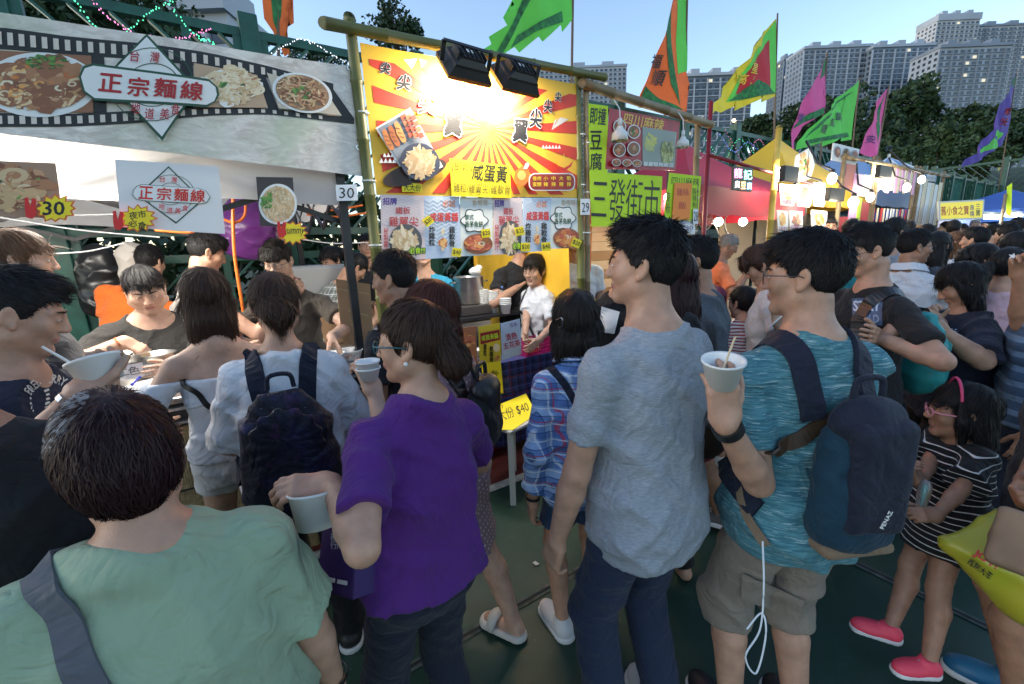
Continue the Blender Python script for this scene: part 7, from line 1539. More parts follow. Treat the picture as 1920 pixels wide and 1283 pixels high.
cb = empty('cardboard_box', atY(1710, 430, 2.4) * np.array([1, 1, 0]) + np.array([0, 0, 1.2]), 0, 'large carton stacked in front of the pale board stall', 'box'); MB().box((-.35, -.2, 0), (.35, .2, .62)).build('body', CARD, cb); MB().box((-.36, -.05, .4), (.36, .05, .622)).build('tape', TAPE, cb); MB().box((-.35, -.2, -1.2), (.35, .2, -.002)).build('lower_box', CARD, cb)
cb = empty('cardboard_box', atY(1745, 425, 2.35) * np.array([1, 1, 0]) + np.array([0, 0, 1.2]), .1, 'carton topped with white foam tubs beside the snack sign', 'box'); MB().box((-.35, -.2, 0), (.35, .2, .55)).build('body', CARD, cb); MB().box((-.36, -.05, .4), (.36, .05, .552)).build('tape', TAPE, cb); MB().box((-.35, -.2, -1.2), (.35, .2, -.002)).build('lower_box', CARD, cb)
e = empty('picket_sign', (0, 0, 0), 0, 'narrow lime sign on a bamboo stick above the far crowd', 'sign'); a, c = atD(1862, 500, 9), atD(1886, 365, 9); bamboo(e, tuple(a), tuple(c), .03, BAMT, 'stick')
b = Board('panel', None, None, [(1888, 350), (1898, 343), (1896, 408), (1886, 402)], tuple(c), PLIME, thick=.02, nrm_=tuple(-ray(1890, 380)), parent=e)
for i, (px, py, lab) in enumerate(((1853, 407, 'long white tube lamp under the far blue tent'), (1905, 404, 'white tube lamp at the picture edge under the blue tent'))):
 p = atY(px, py, 2.3); e = empty('tube_lamp', p, 0, lab, 'lamp', 'tube lamps of the far tents'); MB().tube([(-1.1, 0, 0), (1.1, 0, 0)], .045, 8).build('tube', TUBE, e, smooth=True); MB().box((-1.15, -.04, .04), (1.15, .04, .10)).build('fitting', WHT, e); point('tube_light', tuple(p + np.array([0, 0, -.12])), 20, COOL, .2)
# ================================================================== flags
def flag(label, pole, layers, Y=4.45, texts=(), polem=None, amp=.07, jag=0, zb=1.0):
 """pole: (px,py) top and bottom; layers: [(outline, material)], each a cloth piece sewn on the one before"""
 top, bot = atY(*pole[0], Y), atY(*pole[1], Y); e = empty('flag', (bot[0], bot[1], 0), 0, label, 'flag', 'tall festival flags above the stalls'); o0 = np.array([bot[0], bot[1], 0])
 dv = (top - bot) / (top[2] - bot[2]); base = bot - dv * bot[2]
 MB().tube([tuple(base - o0), tuple(top - o0)], [.024, .014], 8).build('pole', polem or mat('flag_pole', (.16, .10, .06), .6), e, smooth=True)
 wv = lambda p: amp * (math.sin(2.6 * p[0] + 1.9 * p[2]) + .5 * math.sin(5.7 * p[0] - 3.1 * p[2] + 1) + .25 * math.sin(11 * p[0] + 7 * p[2])) * min(1, abs(p[0] - top[0]) * 1.6 + .1)
 for k, (out, m) in enumerate(layers):
  bm = bmesh.new(); vs = [bm.verts.new(tuple(atY(x, y, Y))) for x, y in out]; bm.faces.new(vs); bmesh.ops.triangulate(bm, faces=bm.faces[:])
  for _ in range(4):
   es = [q for q in bm.edges if q.calc_length() > .16]
   if not es: break
   bmesh.ops.subdivide_edges(bm, edges=es, cuts=1); bmesh.ops.triangulate(bm, faces=[f for f in bm.faces if len(f.verts) > 3])
  for v in bm.verts: v.co.y += wv(v.co) - .004 * k; v.co -= Vector(tuple(o0))
  bm.normal_update(); me = bpy.data.meshes.new('cloth'); bm.to_mesh(me); bm.free(); me.materials.append(m); me.polygons.foreach_set('use_smooth', [True] * len(me.polygons)); link(bpy.data.objects.new('cloth' if k == 0 else 'sewn_band', me), e)
 for t, x, y, w, h, m, ang in texts:
  b = Board('lettering', None, None, [(x - w / 2, y - h / 2), (x + w / 2, y - h / 2), (x + w / 2, y + h / 2), (x - w / 2, y + h / 2)], Y - .004 * len(layers) - .004, m, parent=e, part='lettering'); bpy.data.objects.remove(b.panel); ob = b.text('lettering', t, x, y, w, h, m, .012, ang=ang)
  for v in ob.data.vertices: P = e.matrix_world @ v.co; v.co.y += wv(P + Vector(tuple(o0)) * 0)
 return e
bpy.context.view_layer.update()
def fmat(n, c): return mat(n, c, .75, var=.08, scale=4)
FGN, FOR_, FPK, FYE, FRD, FPU = fmat('flag_green', (.12, .62, .08)), fmat('flag_orange', (.85, .16, .03)), fmat('flag_pink', (.75, .10, .32)), fmat('flag_yellow', (.75, .62, .03)), fmat('flag_red', (.48, .015, .03)), fmat('flag_purple', (.11, .06, .36))
FDG = mat('flag_band', (.03, .26, .07), .75, var=.5, scale=16, var2=(.01, .07, .03)); 
flag('orange flag with green centre strip rising behind the noodle banner', ((520, -60), (522, 95)), [([(488, -30), (548, -30), (548, 22), (551, 44), (538, 52), (543, 100), (534, 106), (520, 78), (512, 60), (495, 36)], FOR_), ([(505, -30), (530, -30), (527, 30), (520, 60), (512, 40)], FDG)], Y=5.2)
flag('bright green flag with dark dragon bands above the floodlights', ((1075, -60), (1072, 140)), [([(1072, -30), (1072, 38), (1052, 62), (1050, 48), (1015, 80), (1008, 70), (975, 98), (965, 88), (940, 104), (945, 116), (925, 112), (900, 96), (925, 80), (920, 66), (948, 50), (940, 36), (965, 20), (955, 6), (975, -30)], FGN), ([(985, -30), (994, -10), (940, 112), (918, 108), (935, 95), (965, 30)], FDG), ([(1052, 22), (1054, 42), (1000, 62), (958, 90), (968, 68), (1008, 44)], FDG)], texts=[('群義堂花炮會', 1008, 22, 62, 12, INK, -14)])
flag('orange flag with green edge and black characters above the tofu stall', ((1290, -60), (1283, 215)), [([(1262, -30), (1288, -30), (1285, 135), (1290, 160), (1280, 180), (1284, 222), (1258, 206), (1235, 204), (1222, 196), (1208, 178), (1222, 130), (1235, 80), (1248, 40), (1255, 10)], FOR_), ([(1270, -30), (1292, -30), (1286, 134), (1268, 140), (1266, 80)], FGN), ([(1240, 60), (1252, 20), (1256, 80), (1262, 140), (1272, 200), (1255, 160), (1248, 110)], FDG), ([(1215, 160), (1240, 185), (1280, 208), (1256, 204), (1228, 194), (1211, 178)], FDG)], texts=[('恭祝真君大帝寶誕', 1278, 45, 9, 110, INK, 3), ('福', 1231, 115, 18, 24, INK, 8), ('順', 1238, 145, 20, 28, INK, 12)])
flag('yellow and green bordered red flag with gold characters', ((1458, 25), (1450, 300)), [([(1457, 34), (1455, 180), (1420, 195), (1424, 186), (1385, 206), (1388, 196), (1350, 212), (1340, 208), (1325, 226), (1336, 196), (1356, 180), (1362, 160), (1378, 146), (1380, 130), (1398, 112), (1402, 92), (1418, 80), (1425, 64), (1440, 54)], FYE), ([(1456, 38), (1453, 174), (1410, 184), (1368, 190), (1384, 150), (1410, 100), (1440, 60)], FGN), ([(1444, 74), (1440, 164), (1382, 176), (1398, 136), (1424, 96)], FRD), ([(1418, 150), (1440, 166), (1452, 176), (1408, 184), (1372, 188), (1384, 178)], FDG)], texts=[('福', 1430, 110, 14, 18, YEL, 4), ('星', 1412, 130, 14, 18, YEL, 8), ('高', 1394, 148, 14, 18, YEL, 10)])
flag('long pink flag with green tip in front of the grey tower', ((1551, 98), (1536, 330)), [([(1550, 105), (1545, 160), (1540, 195), (1544, 212), (1530, 220), (1512, 236), (1500, 262), (1496, 284), (1487, 280), (1490, 256), (1500, 226), (1508, 196), (1520, 160), (1532, 142)], FPK), ([(1550, 105), (1546, 140), (1535, 150), (1540, 128)], FDG), ([(1543, 202), (1542, 214), (1515, 228), (1496, 240), (1502, 230), (1520, 212)], FDG)], texts=[('合', 1516, 195, 12, 16, pm((.12, .03, .22)), 15), ('境', 1510, 218, 12, 16, pm((.12, .03, .22)), 15)])
flag('big lime flag with four black characters above the food boards', ((1612, 145), (1596, 300)), [([(1610, 150), (1597, 262), (1570, 266), (1572, 260), (1540, 276), (1538, 268), (1500, 280), (1504, 264), (1530, 226), (1560, 196), (1590, 172)], FGN), ([(1592, 176), (1600, 172), (1560, 208), (1525, 246), (1512, 262), (1530, 232)], FDG), ([(1592, 248), (1594, 256), (1550, 264), (1512, 270), (1518, 262)], FDG)], texts=[('風', 1590, 200, 11, 15, INK, 8), ('調', 1574, 218, 12, 17, INK, 8), ('雨', 1558, 231, 12, 15, INK, 8), ('順', 1541, 243, 13, 16, INK, 8)])
flag('small pink flag with green band beside the lime flag', ((1668, 160), (1640, 320)), [([(1666, 165), (1656, 200), (1652, 240), (1640, 288), (1630, 296), (1614, 286), (1618, 256), (1632, 226), (1634, 212), (1646, 196)], FPK), ([(1664, 172), (1656, 196), (1648, 240), (1640, 270), (1642, 230), (1654, 196)], FDG)], texts=[('平', 1634, 240, 11, 14, pm((.12, .03, .22)), 12), ('安', 1630, 262, 12, 15, pm((.12, .03, .22)), 12)])
flag('purple flag with green patches above the far fence', ((1907, 132), (1874, 345)), [([(1906, 138), (1902, 170), (1896, 210), (1886, 250), (1878, 274), (1862, 280), (1842, 300), (1824, 306), (1808, 315), (1806, 306), (1830, 286), (1848, 262), (1860, 240), (1876, 200), (1892, 168)], FPU), ([(1906, 140), (1902, 160), (1896, 168), (1900, 152)], FDG), ([(1866, 240), (1882, 250), (1876, 262), (1860, 246)], FGN), ([(1860, 254), (1872, 276), (1846, 284), (1832, 294), (1852, 270)], FGN)], texts=[('國', 1892, 190, 10, 14, FYE, 15), ('泰', 1888, 210, 10, 14, FRD, 15), ('安', 1884, 228, 10, 14, FRD, 15)])
# ------------------------------------------------------------------ the crowd
c_ = cloth
T_MINT = c_('tee_mint', (.29, .38, .26)); T_BLACK = c_('tee_black', (.018, .018, .02)); T_NAVY = c_('tee_navy', (.022, .026, .045)); T_WHITE = c_('tee_white', (.66, .67, .70)); T_DRESS = c_('dress_black', (.030, .028, .026)); T_ORANGE = c_('tee_orange', (.62, .13, .02))
T_BROWN = c_('tee_brown', (.075, .062, .050)); T_PURPLE = c_('tee_purple', (.085, .02, .165)); T_POLKA = c_('blouse_polka', (.33, .20, .22), 'dots', col2=(.72, .66, .66), p=.026); T_PLAID = c_('shirt_plaid', (.34, .50, .78), 'plaid', col2=(.05, .14, .42), col3=(.45, .06, .12), p=.062)
T_GREY = c_('tee_heather', (.35, .38, .42), 'heather', col2=(.25, .275, .31)); T_SLATE = c_('tee_slate', (.085, .10, .12)); T_TEAL = c_('tee_space', (.10, .26, .30), 'space', col2=(.045, .15, .19), col3=(.32, .46, .48)); T_STRIPE = c_('tee_redstripe', (.68, .66, .66), 'stripe_h', col2=(.30, .03, .05), p=.022, p2=.42)
T_CYAN = c_('tee_cyan', (.04, .30, .48)); T_CORAL = c_('tee_coral', (.80, .22, .09)); T_BSTR = c_('top_blackstripe', (.012, .012, .014), 'stripe_h', col2=(.62, .60, .58), p=.024, p2=.15); T_MAROON = c_('tee_maroon', (.24, .03, .06)); T_LBLUE = c_('top_paleblue', (.42, .52, .64)); T_PINK = c_('top_pink', (.55, .38, .44))
T_FLOR = c_('top_floral', (.03, .03, .04), 'floral', col2=(.45, .05, .12), col3=(.35, .33, .36)); T_WSTR = c_('shirt_whitestripe', (.64, .65, .68), 'stripe_h', col2=(.45, .47, .52), p=.016, p2=.3); T_BSHIRT = c_('shirt_bluestripe', (.06, .10, .17), 'stripe_h', col2=(.16, .24, .36), p=.07, p2=.4); T_GREYS = c_('shirt_grey', (.30, .31, .34)); T_CHECK = c_('shirt_check', (.26, .28, .26), 'plaid', col2=(.12, .13, .12), col3=(.5, .45, .3), p=.05); T_CREAM = c_('tank_cream', (.62, .57, .52)); T_DARK = c_('top_dark', (.03, .03, .035))
B_JEAN = c_('jeans_dark', (.016, .024, .05), 'denim'); B_NAVY = c_('trousers_navy', (.016, .019, .032)); B_BLACK = c_('trousers_black', (.014, .014, .015)); B_WSHORT = c_('shorts_white', (.60, .60, .60)); B_CARGO = c_('shorts_khaki', (.235, .195, .155)); B_MAR = c_('shorts_maroon', (.16, .018, .035)); B_DEN = c_('denim_blue', (.035, .065, .13), 'denim'); B_DOT = c_('skirt_polka', (.30, .19, .21), 'dots', col2=(.68, .62, .62), p=.026)
S_WHITE = dict(mat=mat('shoe_white', (.62, .62, .62), .5)); S_BLACK = dict(mat=mat('shoe_black', (.02, .02, .022), .5)); S_PINK = dict(mat=mat('shoe_coral', (.85, .07, .12), .55), lace=mat('lace_grey', (.4, .38, .38), .6)); S_SLIDE = dict(kind='slide', mat=mat('slide_silver', (.55, .53, .49), .4)); S_GREY = dict(mat=mat('shoe_grey', (.12, .11, .11), .6)); S_BLUE = dict(mat=mat('shoe_blue', (.02, .14, .26), .5))
def tr(J, x, y, z): return J.P + J.Rs @ (np.array([x, y, z]) * J.H)
def dark(c='black', **k): return dict(col=c, **k)
P = {}
P['mint'] = person('woman in a mint green tee with grey strap and thinning dark hair', 236, 876, .74, 8, hh=.212, fem=1, build=1.16, fat=.45, head=(-8, 14, -6), lod=0, top=dict(mat=T_MINT, ease=.026, sleeve=.82, sflare=.018, hem=.40, wr=.011), bottom=dict(mat=B_NAVY), hair=dict(kind='short', col='auburn', vol=.028, rough=.0015, side=-.06, lift=.015, sl=.05, flat=1, n=6500), R=dict(fwd=.02, el=(1, -.6, 0), off=(.05, 0, 0)), L=dict(fwd=.1), shoes=S_BLACK, skin=1, neck=-.02)
P['edge'] = person('man in a black tee cut off by the left picture edge', -150, 640, .78, 20, build=1.15, lod=0, top=dict(mat=T_BLACK, sleeve=.7, ease=.022), bottom=dict(mat=B_BLACK), hair=dark(), skin=2, shoes=S_BLACK)
P['fred'] = person('young man in a navy lettered tee eating from a white bowl', 38, 588, 1.20, 128, head=(-30, 20, 0), lean=4, build=1.02, lod=0, eyeopen=.25, top=dict(mat=T_NAVY, ease=.018), bottom=dict(mat=B_JEAN), hair=dark(vol=.016, quiff=.9, side=-.012, comb=(0, .5, .2), lift=.2), R=dict(t=(150, 742, 1.00), el=(.6, -.6, -1), wdir=(.35, .9, .35), wpalm=(.3, .2, 1), curl=.75, thumb=.6), L=dict(t=(212, 752, 1.12), el=(-.4, -.3, -1), wdir=(.1, .5, .9), wpalm=(-.6, .2, .6), curl=.6), shoes=S_BLACK, skin=1)
P['brownpony'] = person('woman with brown tied hair behind the lettered tee man', 42, 487, 1.75, 100, fem=1, head=(0, 6, 0), lod=0, top=dict(mat=T_DARK), bottom=dict(mat=B_BLACK), hair=dict(kind='pony', col='light', vol=.008, len=.22, tie=(.4, .7, .1), lift=.03), skin=1)
P['seller'] = person('smiling seller in a black top stirring a pot', 272, 543, 2.42, 176, hh=.25, fem=1, build=1.22, fat=.7, chub=1.0, mouth=1, head=(4, 26, 4), lean=6, lod=0, eyeopen=.35, top=dict(mat=T_DRESS, neck='wide', sleeve=.95, ease=.018, hem=.40), bottom=dict(mat=B_BLACK), hair=dict(kind='bun', col='black', vol=.006, bun=(0, -.11, .05), br=.035, lift=.02, fringe=.062), R=dict(t=(232, 640, 2.25), el=(1, -.1, -.5), wdir=(.75, -.1, -.6), wpalm=(-.3, .5, -.8), curl=1.0), L=dict(t=(330, 690, 2.3), el=(-1, -.2, -.6)), skin=0)
P['orange'] = person('person in an orange shirt bending behind the smiling seller', 283, 492, 3.25, 20, roll=24, lod=1, head=(20, 15, 0), top=dict(mat=T_ORANGE), bottom=dict(mat=B_BLACK), hair=dark(vol=.02))
P['tank'] = person('young man in a cream sleeveless top reaching across the stall', 390, 474, 2.72, 72, lean=12, head=(8, 24, 0), lod=0, eyeopen=.3, top=dict(mat=T_CREAM, sleeve=0, ease=.012, neck='crew'), bottom=dict(mat=B_BLACK), hair=dark(vol=.016, quiff=.8, side=-.012), R=dict(t=(540, 562, 2.72), el=(.2, -.3, -1), curl=.6), L=dict(w=(-.12, .25, .05)), skin=1, build=.95)
P['white'] = person('long haired girl in a white off-shoulder top and white shorts', 388, 560, 1.78, -4, fem=1, build=.92, lod=0, head=(4, 6, 0), top=dict(mat=T_WHITE, neck='off', offz=.222, sleeve=.62, ease=.014, sflare=.02, hem=.525, loose=.35), bottom=dict(mat=B_WSHORT, kind='shorts', len=.135, ease=.014, flare=.022), hair=dict(kind='long', col='brown', vol=.013, len=.225, bk=-.025, tip=.72, w=.95, lift=.03, n=5200), R=dict(w=(.13, .12, .06), el=(1, -1, -.4)), L=dict(w=(-.15, .13, .06), el=(-1, -1, -.4)), skin=0, shoes=S_WHITE)
P['pack'] = person('woman with a low bun in a white top wearing a navy backpack', 518, 572, 1.60, 6, fem=1, build=1.0, lod=0, head=(2, 8, 0), top=dict(mat=T_WHITE, ease=.030, sleeve=.98, sflare=.016, hem=.46, neck='wide'), bottom=dict(mat=B_BLACK), hair=dict(kind='bun', col='brown', vol=.007, bun=(.02, -.115, -.03), br=.047, lift=.03, low=-.08), R=dict(w=(.12, .16, .02)), L=dict(w=(-.12, .16, .02)), skin=1, shoes=S_BLACK)
P['brown'] = person('seller with glasses in a dark brown tee handing over bowls', 521, 489, 2.68, 196, head=(8, 20, 0), lean=10, lod=0, eyeopen=.3, top=dict(mat=T_BROWN, neck='v', sleeve=.62), bottom=dict(mat=B_BLACK), hair=dict(col='soft', vol=.018, fringe=.045, fringe_hair=.035, side=-.02, lift=.15), glasses=dict(col=(.05, .06, .08), r=.0016), L=dict(t=(622, 632, 2.48), el=(-1, -.2, -.5), wdir=(.2, -.5, -.6), curl=.7), R=dict(t=(455, 660, 2.5), el=(1, -.2, -.6)), skin=0, build=.97)
P['bgirl'] = person('woman with tied black hair working at the back of the noodle stall', 621, 488, 3.95, -135, fem=1, lean=14, head=(6, 28, 0), lod=1, eyeopen=.3, top=dict(mat=T_GREYS), bottom=dict(mat=B_BLACK), hair=dict(kind='pony', len=.2), skin=1)
P['bbent'] = person('person in a checked shirt bending over at the back table', 667, 503, 3.7, 70, lean=38, head=(0, 45, 0), lod=1, top=dict(mat=T_CHECK), bottom=dict(mat=B_BLACK), hair=dark(vol=.016), glasses={}, L=dict(w=(-.1, .3, .1)), R=dict(w=(.1, .3, .1)))
P['bback'] = person('third helper with glasses standing in the back corner of the noodle stall', 688, 462, 4.3, 175, lod=1, top=dict(mat=T_DARK), bottom=dict(mat=B_BLACK), hair=dark(), glasses={})
P['purple'] = person('woman in a purple tee holding a white tub', 772, 642, 1.13, -30, hh=.208, roll=6, neck=-.02, fem=1, build=.94, fat=.35, head=(-42, 2, 0), lod=0, chub=.5, top=dict(mat=T_PURPLE, ease=.018, sleeve=.72, hem=.512), bottom=dict(mat=B_NAVY, ease=.012), hair=dict(kind='bun', col='brown', vol=.009, bun=(0, -.120, -.060), br=.046, rough=.003, lift=.04, sl=.055, n=5200, side=-.03), L=dict(t=(622, 908, 1.02), el=(-.7, -.8, -.6), wdir=(-.75, .2, .1), wpalm=(.35, .3, -.85), curl=.55, thumb=.6), R=dict(w=(.16, .2, .1)), skin=1, glasses=dict(col=(.02, .10, .12), r=.0022, rh=.017), shoes=S_BLACK)
P['polka'] = person('brown haired woman in a pink polka dot dress and silver slides', 806, 588, 1.62, -60, fem=1, head=(-10, 6, 0), lod=0, build=1.02, top=dict(mat=T_POLKA, ease=.022, sleeve=.95, hem=.42), bottom=dict(mat=B_DOT, kind='skirt', len=.215, flare=.045), hair=dict(kind='bob', col='red', vol=.012, len=.17, w=.95, lift=.05), L=dict(t=(702, 735, 1.42), el=(-.4, -.4, -1), wdir=(-.2, .35, 1), wpalm=(-.4, .8, .2), curl=.8, thumb=.7), R=dict(w=(.14, .05, .0)), fw=dict(R=(938, 1178), L=(800, 1120)), shoes=S_SLIDE, skin=0)
P['dkman'] = person('man with cropped black hair standing behind the polka dot woman', 737, 522, 1.95, -50, head=(-18, 6, 0), lod=0, top=dict(mat=T_DARK), bottom=dict(mat=B_BLACK), hair=dark(vol=.013, side=-.01), skin=2)
P['cyan'] = person('helper in a cyan tee half hidden by the menu cards', 792, 472, 3.75, 178, lod=1, top=dict(mat=T_CYAN, neck='v'), bottom=dict(mat=B_BLACK), hair=dark(), skin=0)
P['girl29'] = person('girl in a white tee with ponytail and black strap at the chicken stall', 1002, 507, 3.82, -128, fem=1, hh=.262, head=(-18, 6, 0), lod=0, top=dict(mat=T_WHITE, ease=.024, sleeve=.8), bottom=dict(mat=B_JEAN), hair=dict(kind='pony', col='soft', len=.2, vol=.010, at=(0, -.10, .01), fringe=.052), R=dict(t=(985, 632, 3.62), el=(.6, -.5, -1)), L=dict(t=(1008, 640, 3.5), el=(-.6, -.5, -1)), skin=0, build=.95)
P['blk18'] = person('helper in a black tee leaning behind the girl in white', 978, 452, 4.05, 150, lod=1, top=dict(mat=T_BLACK, sleeve=.6), bottom=dict(mat=B_BLACK), hair=dark(), R=dict(t=(968, 540, 4.0), el=(1, 0, -.4)), skin=1, build=1.1)
P['wht19'] = person('helper in a white tee with a towel behind the menu cards', 1078, 448, 3.9, 172, lod=1, top=dict(mat=T_WHITE, ease=.022), bottom=dict(mat=B_BLACK), hair=dark(), skin=1)
P['plaid'] = person('woman with a black bob in a blue plaid shirt', 1080, 604, 1.66, -24, fem=1, build=.9, head=(30, 2, 0), lod=0, top=dict(mat=T_PLAID, ease=.020, sleeve=1.72, cuff=1, neck='collar', hem=.45, loose=.35), bottom=dict(mat=B_DEN, kind='shorts', len=.32, ease=.012), hair=dict(kind='bob', col='soft', vol=.013, len=.145, w=1.0, lift=.04, n=5200), L=dict(fwd=.0, off=(-.01, 0, 0), el=(-.5, -1, 0), curl=.5), R=dict(w=(.16, .15, .05)), shoes=S_WHITE, fw=dict(L=(1035, 1165)), skin=1)
P['grey'] = person('tall man in a heather grey tee and dark jeans', 1206, 497, 1.18, -48, hh=.216, neck=-.022, head=(-34, -2, 0), lod=0, build=.97, top=dict(mat=T_GREY, ease=.018, sleeve=.66, hem=.445, wr=.011), bottom=dict(mat=B_JEAN, ease=.014), hair=dark(vol=.018, quiff=1.05, side=-.004, rough=.004, lift=.34, sl=.036, n=4600), L=dict(fwd=.07, curl=.55, el=(-.4, -1, 0)), R=dict(fwd=.06), shoes=S_WHITE, skin=1)
P['slate'] = person('man with glasses in a slate tee and maroon shorts', 1303, 490, 2.2, -70, head=(-20, 6, 0), lod=0, top=dict(mat=T_SLATE, ease=.022), bottom=dict(mat=B_MAR, kind='shorts', len=.42, ease=.02), hair=dark(vol=.012, side=-.008), glasses=dict(col=(.2, .02, .03)), R=dict(w=(.14, .2, .1)), L=dict(fwd=.05), fw=dict(L=(1322, 985)), shoes=S_GREY, skin=2, build=1.05)
P['panda'] = person('person in a black tee with a white patch print waiting by the tofu stall', 1168, 505, 2.65, 165, lean=10, lod=1, head=(0, 10, 0), top=dict(mat=T_BLACK), bottom=dict(mat=B_BLACK), hair=dark(), R=dict(w=(.12, .2, .1)))
P['redhair'] = person('woman with long reddish hair behind the grey tee man', 1262, 520, 1.9, -40, fem=1, lod=1, top=dict(mat=T_DARK), bottom=dict(mat=B_BLACK), hair=dict(kind='long', col='auburn', len=.3, vol=.012))
P['maroon'] = person('person in a maroon tee behind the slate tee man', 1304, 488, 3.05, -50, lod=1, build=1.2, top=dict(mat=T_MAROON, sleeve=.8), bottom=dict(mat=B_BLACK), hair=dark())
P['old'] = person('grey haired seller in an orange coral tee under the red tent', 1366, 461, 4.55, 78, lean=10, head=(6, 28, 0), lod=1, eyes=1, top=dict(mat=T_CORAL, ease=.024, sleeve=.75), bottom=dict(mat=B_BLACK), hair=dict(col='grey', vol=.008, side=-.01), R=dict(t=(1400, 512, 4.3), el=(.5, -.6, -1)), L=dict(t=(1405, 508, 4.6), el=(-.5, -.6, -1)), skin=2)
P['kid'] = person('small girl with a ponytail in a red and white striped tee', 1392, 568, 3.05, -42, fem=1, hh=.225, head=(-10, 4, 0), lod=1, top=dict(mat=T_STRIPE, ease=.018, hem=.36), bottom=dict(mat=c_('skirt_pale', (.5, .52, .54)), kind='skirt', len=.13, flare=.05), hair=dict(kind='pony', len=.22, at=(.01, -.11, .0), tie=(.5, .1, .2), vol=.008), shoes=S_WHITE, skin=1)
P['skirt'] = person('brown haired woman in a white tee and black skirt looking down', 1424, 498, 2.75, -95, fem=1, lean=6, head=(0, 34, 0), lod=1, top=dict(mat=c_('tee_offwhite', (.55, .54, .55)), ease=.016, hem=.50), bottom=dict(mat=B_BLACK, kind='skirt', len=.30, flare=.06), hair=dict(kind='bun', col='brown', vol=.016, bun=(0, -.1, .06), br=.05, fringe_hair=.03), R=dict(w=(.12, .2, .12)), L=dict(t=(1462, 612, 2.4), el=(-.5, -.3, -1), wdir=(-.2, .1, 1), curl=.8), skin=1, shoes=S_WHITE)
P['teal'] = person('man with glasses in a teal streaked tee and khaki cargo shorts', 1506, 516, 1.18, -40, hh=.216, neck=-.022, head=(-44, 3, 0), lod=0, build=.94, top=dict(mat=T_TEAL, ease=.016, sleeve=.72, hem=.46, wr=.011), bottom=dict(mat=B_CARGO, kind='shorts', len=.60, ease=.024, wr=.009), hair=dark(vol=.014, quiff=.85, side=-.006, rough=.002, lift=.10, sl=.04, n=4600), glasses=dict(col=(.03, .03, .035), rw=.021, rh=.021, ex=1.0), L=dict(t=(1360, 795, 1.04), el=(-.4, -.7, -1), wdir=(-.15, .05, 1), wpalm=(.55, .75, .1), curl=.5, thumb=.5), R=dict(t=(1412, 752, 1.22), el=(.6, -.6, -1), curl=1.1, wdir=(-.8, .3, .1), wpalm=(0, 0, -1)), shoes=S_BLACK, skin=1)
P['cross'] = person('man with glasses in a black graphic tee with folded arms', 1626, 470, 2.12, -125, head=(14, 18, 0), lod=0, eyeopen=.3, top=dict(mat=T_BLACK, ease=.020, sleeve=.72), bottom=dict(mat=B_BLACK), hair=dark(vol=.016, quiff=.8, side=-.01, lift=.15), glasses=dict(col=(.03, .03, .03)), R=dict(t=(1672, 622, 1.98), el=(1, -.1, -.7), wdir=(.6, .3, .1), wpalm=(0, .6, .2), curl=.5), L=dict(t=(1642, 632, 2.0), el=(-1, -.1, -.7), wdir=(-.8, -.2, .2), wpalm=(.3, .6, 0), curl=.5), skin=1)
P['polo'] = person('man in a white polo shirt seen from behind', 1716, 463, 3.05, 12, head=(52, 4, 0), lod=0, top=dict(mat=T_WHITE, neck='collar', ease=.022, sleeve=.62), bottom=dict(mat=B_JEAN), hair=dark(vol=.012, side=-.012), glasses=dict(col=(.03, .03, .03)), R=dict(w=(.14, .22, .1)), L=dict(w=(-.14, .22, .1)), skin=2, build=1.08)
P['strapman'] = person('man in a grey shirt with a cross strap among the crowd', 1677, 437, 3.75, 12, head=(30, 10, 0), lod=1, top=dict(mat=T_GREYS), bottom=dict(mat=B_JEAN), hair=dark(vol=.016))
P['navyw'] = person('long haired woman in a navy lettered tee looking at her phone', 1800, 535, 2.35, -118, fem=1, head=(12, 30, 0), build=1.2, fat=.5, chub=.5, lod=0, eyeopen=.2, top=dict(mat=T_NAVY, ease=.022, sleeve=.85), bottom=dict(mat=B_BLACK), hair=dict(kind='long', len=.34, vol=.011, w=1.0, fringe=.045, lift=.02), R=dict(t=(1746, 606, 2.2), el=(.8, -.4, -1), wdir=(-.4, .1, .7), curl=.8), L=dict(t=(1768, 622, 2.1), el=(-.8, -.4, -1), curl=.7), skin=1, shoes=S_BLACK)
P['floral'] = person('woman with a black bob and glasses in a floral top', 1832, 492, 2.95, -105, fem=1, head=(0, 16, 0), lod=1, build=1.1, top=dict(mat=T_FLOR, ease=.02, sleeve=1.3), bottom=dict(mat=B_BLACK), hair=dict(kind='bob', len=.12, vol=.014, fringe_hair=.035), glasses={}, R=dict(w=(.05, .2, .18)), L=dict(w=(-.05, .2, .18)))
P['starclip'] = person('woman in a pale pink top with a long ponytail and star hair clip', 1890, 500, 2.75, 15, fem=1, head=(10, 4, 0), lod=1, top=dict(mat=T_PINK), bottom=dict(mat=B_BLACK), hair=dict(kind='pony', len=.34, at=(-.02, -.11, .0), vol=.009))
P['darkhead'] = person('dark haired person in front of the white striped shirt', 1899, 466, 3.3, -50, lod=1, top=dict(mat=T_DARK), bottom=dict(mat=B_BLACK), hair=dict(kind='bob', len=.10, vol=.016))
P['wstripe'] = person('person bending in a thin striped white shirt', 1886, 442, 4.6, -60, lean=18, roll=-10, lod=1, top=dict(mat=T_WSTR), bottom=dict(mat=B_BLACK), hair=dark(vol=.014))
P['edgeblk'] = person('man in black in profile at the far picture edge', 1918, 432, 4.6, -78, lod=1, build=1.1, top=dict(mat=T_BLACK), bottom=dict(mat=B_BLACK), hair=dark(vol=.012), skin=1)
P['lbluew'] = person('brown haired woman in a pale blue top in profile', 1790, 455, 4.7, -80, fem=1, lod=1, head=(0, 4, 0), top=dict(mat=T_LBLUE, ease=.02), bottom=dict(mat=B_BLACK), hair=dict(kind='long', col='light', len=.25, vol=.008), skin=0)
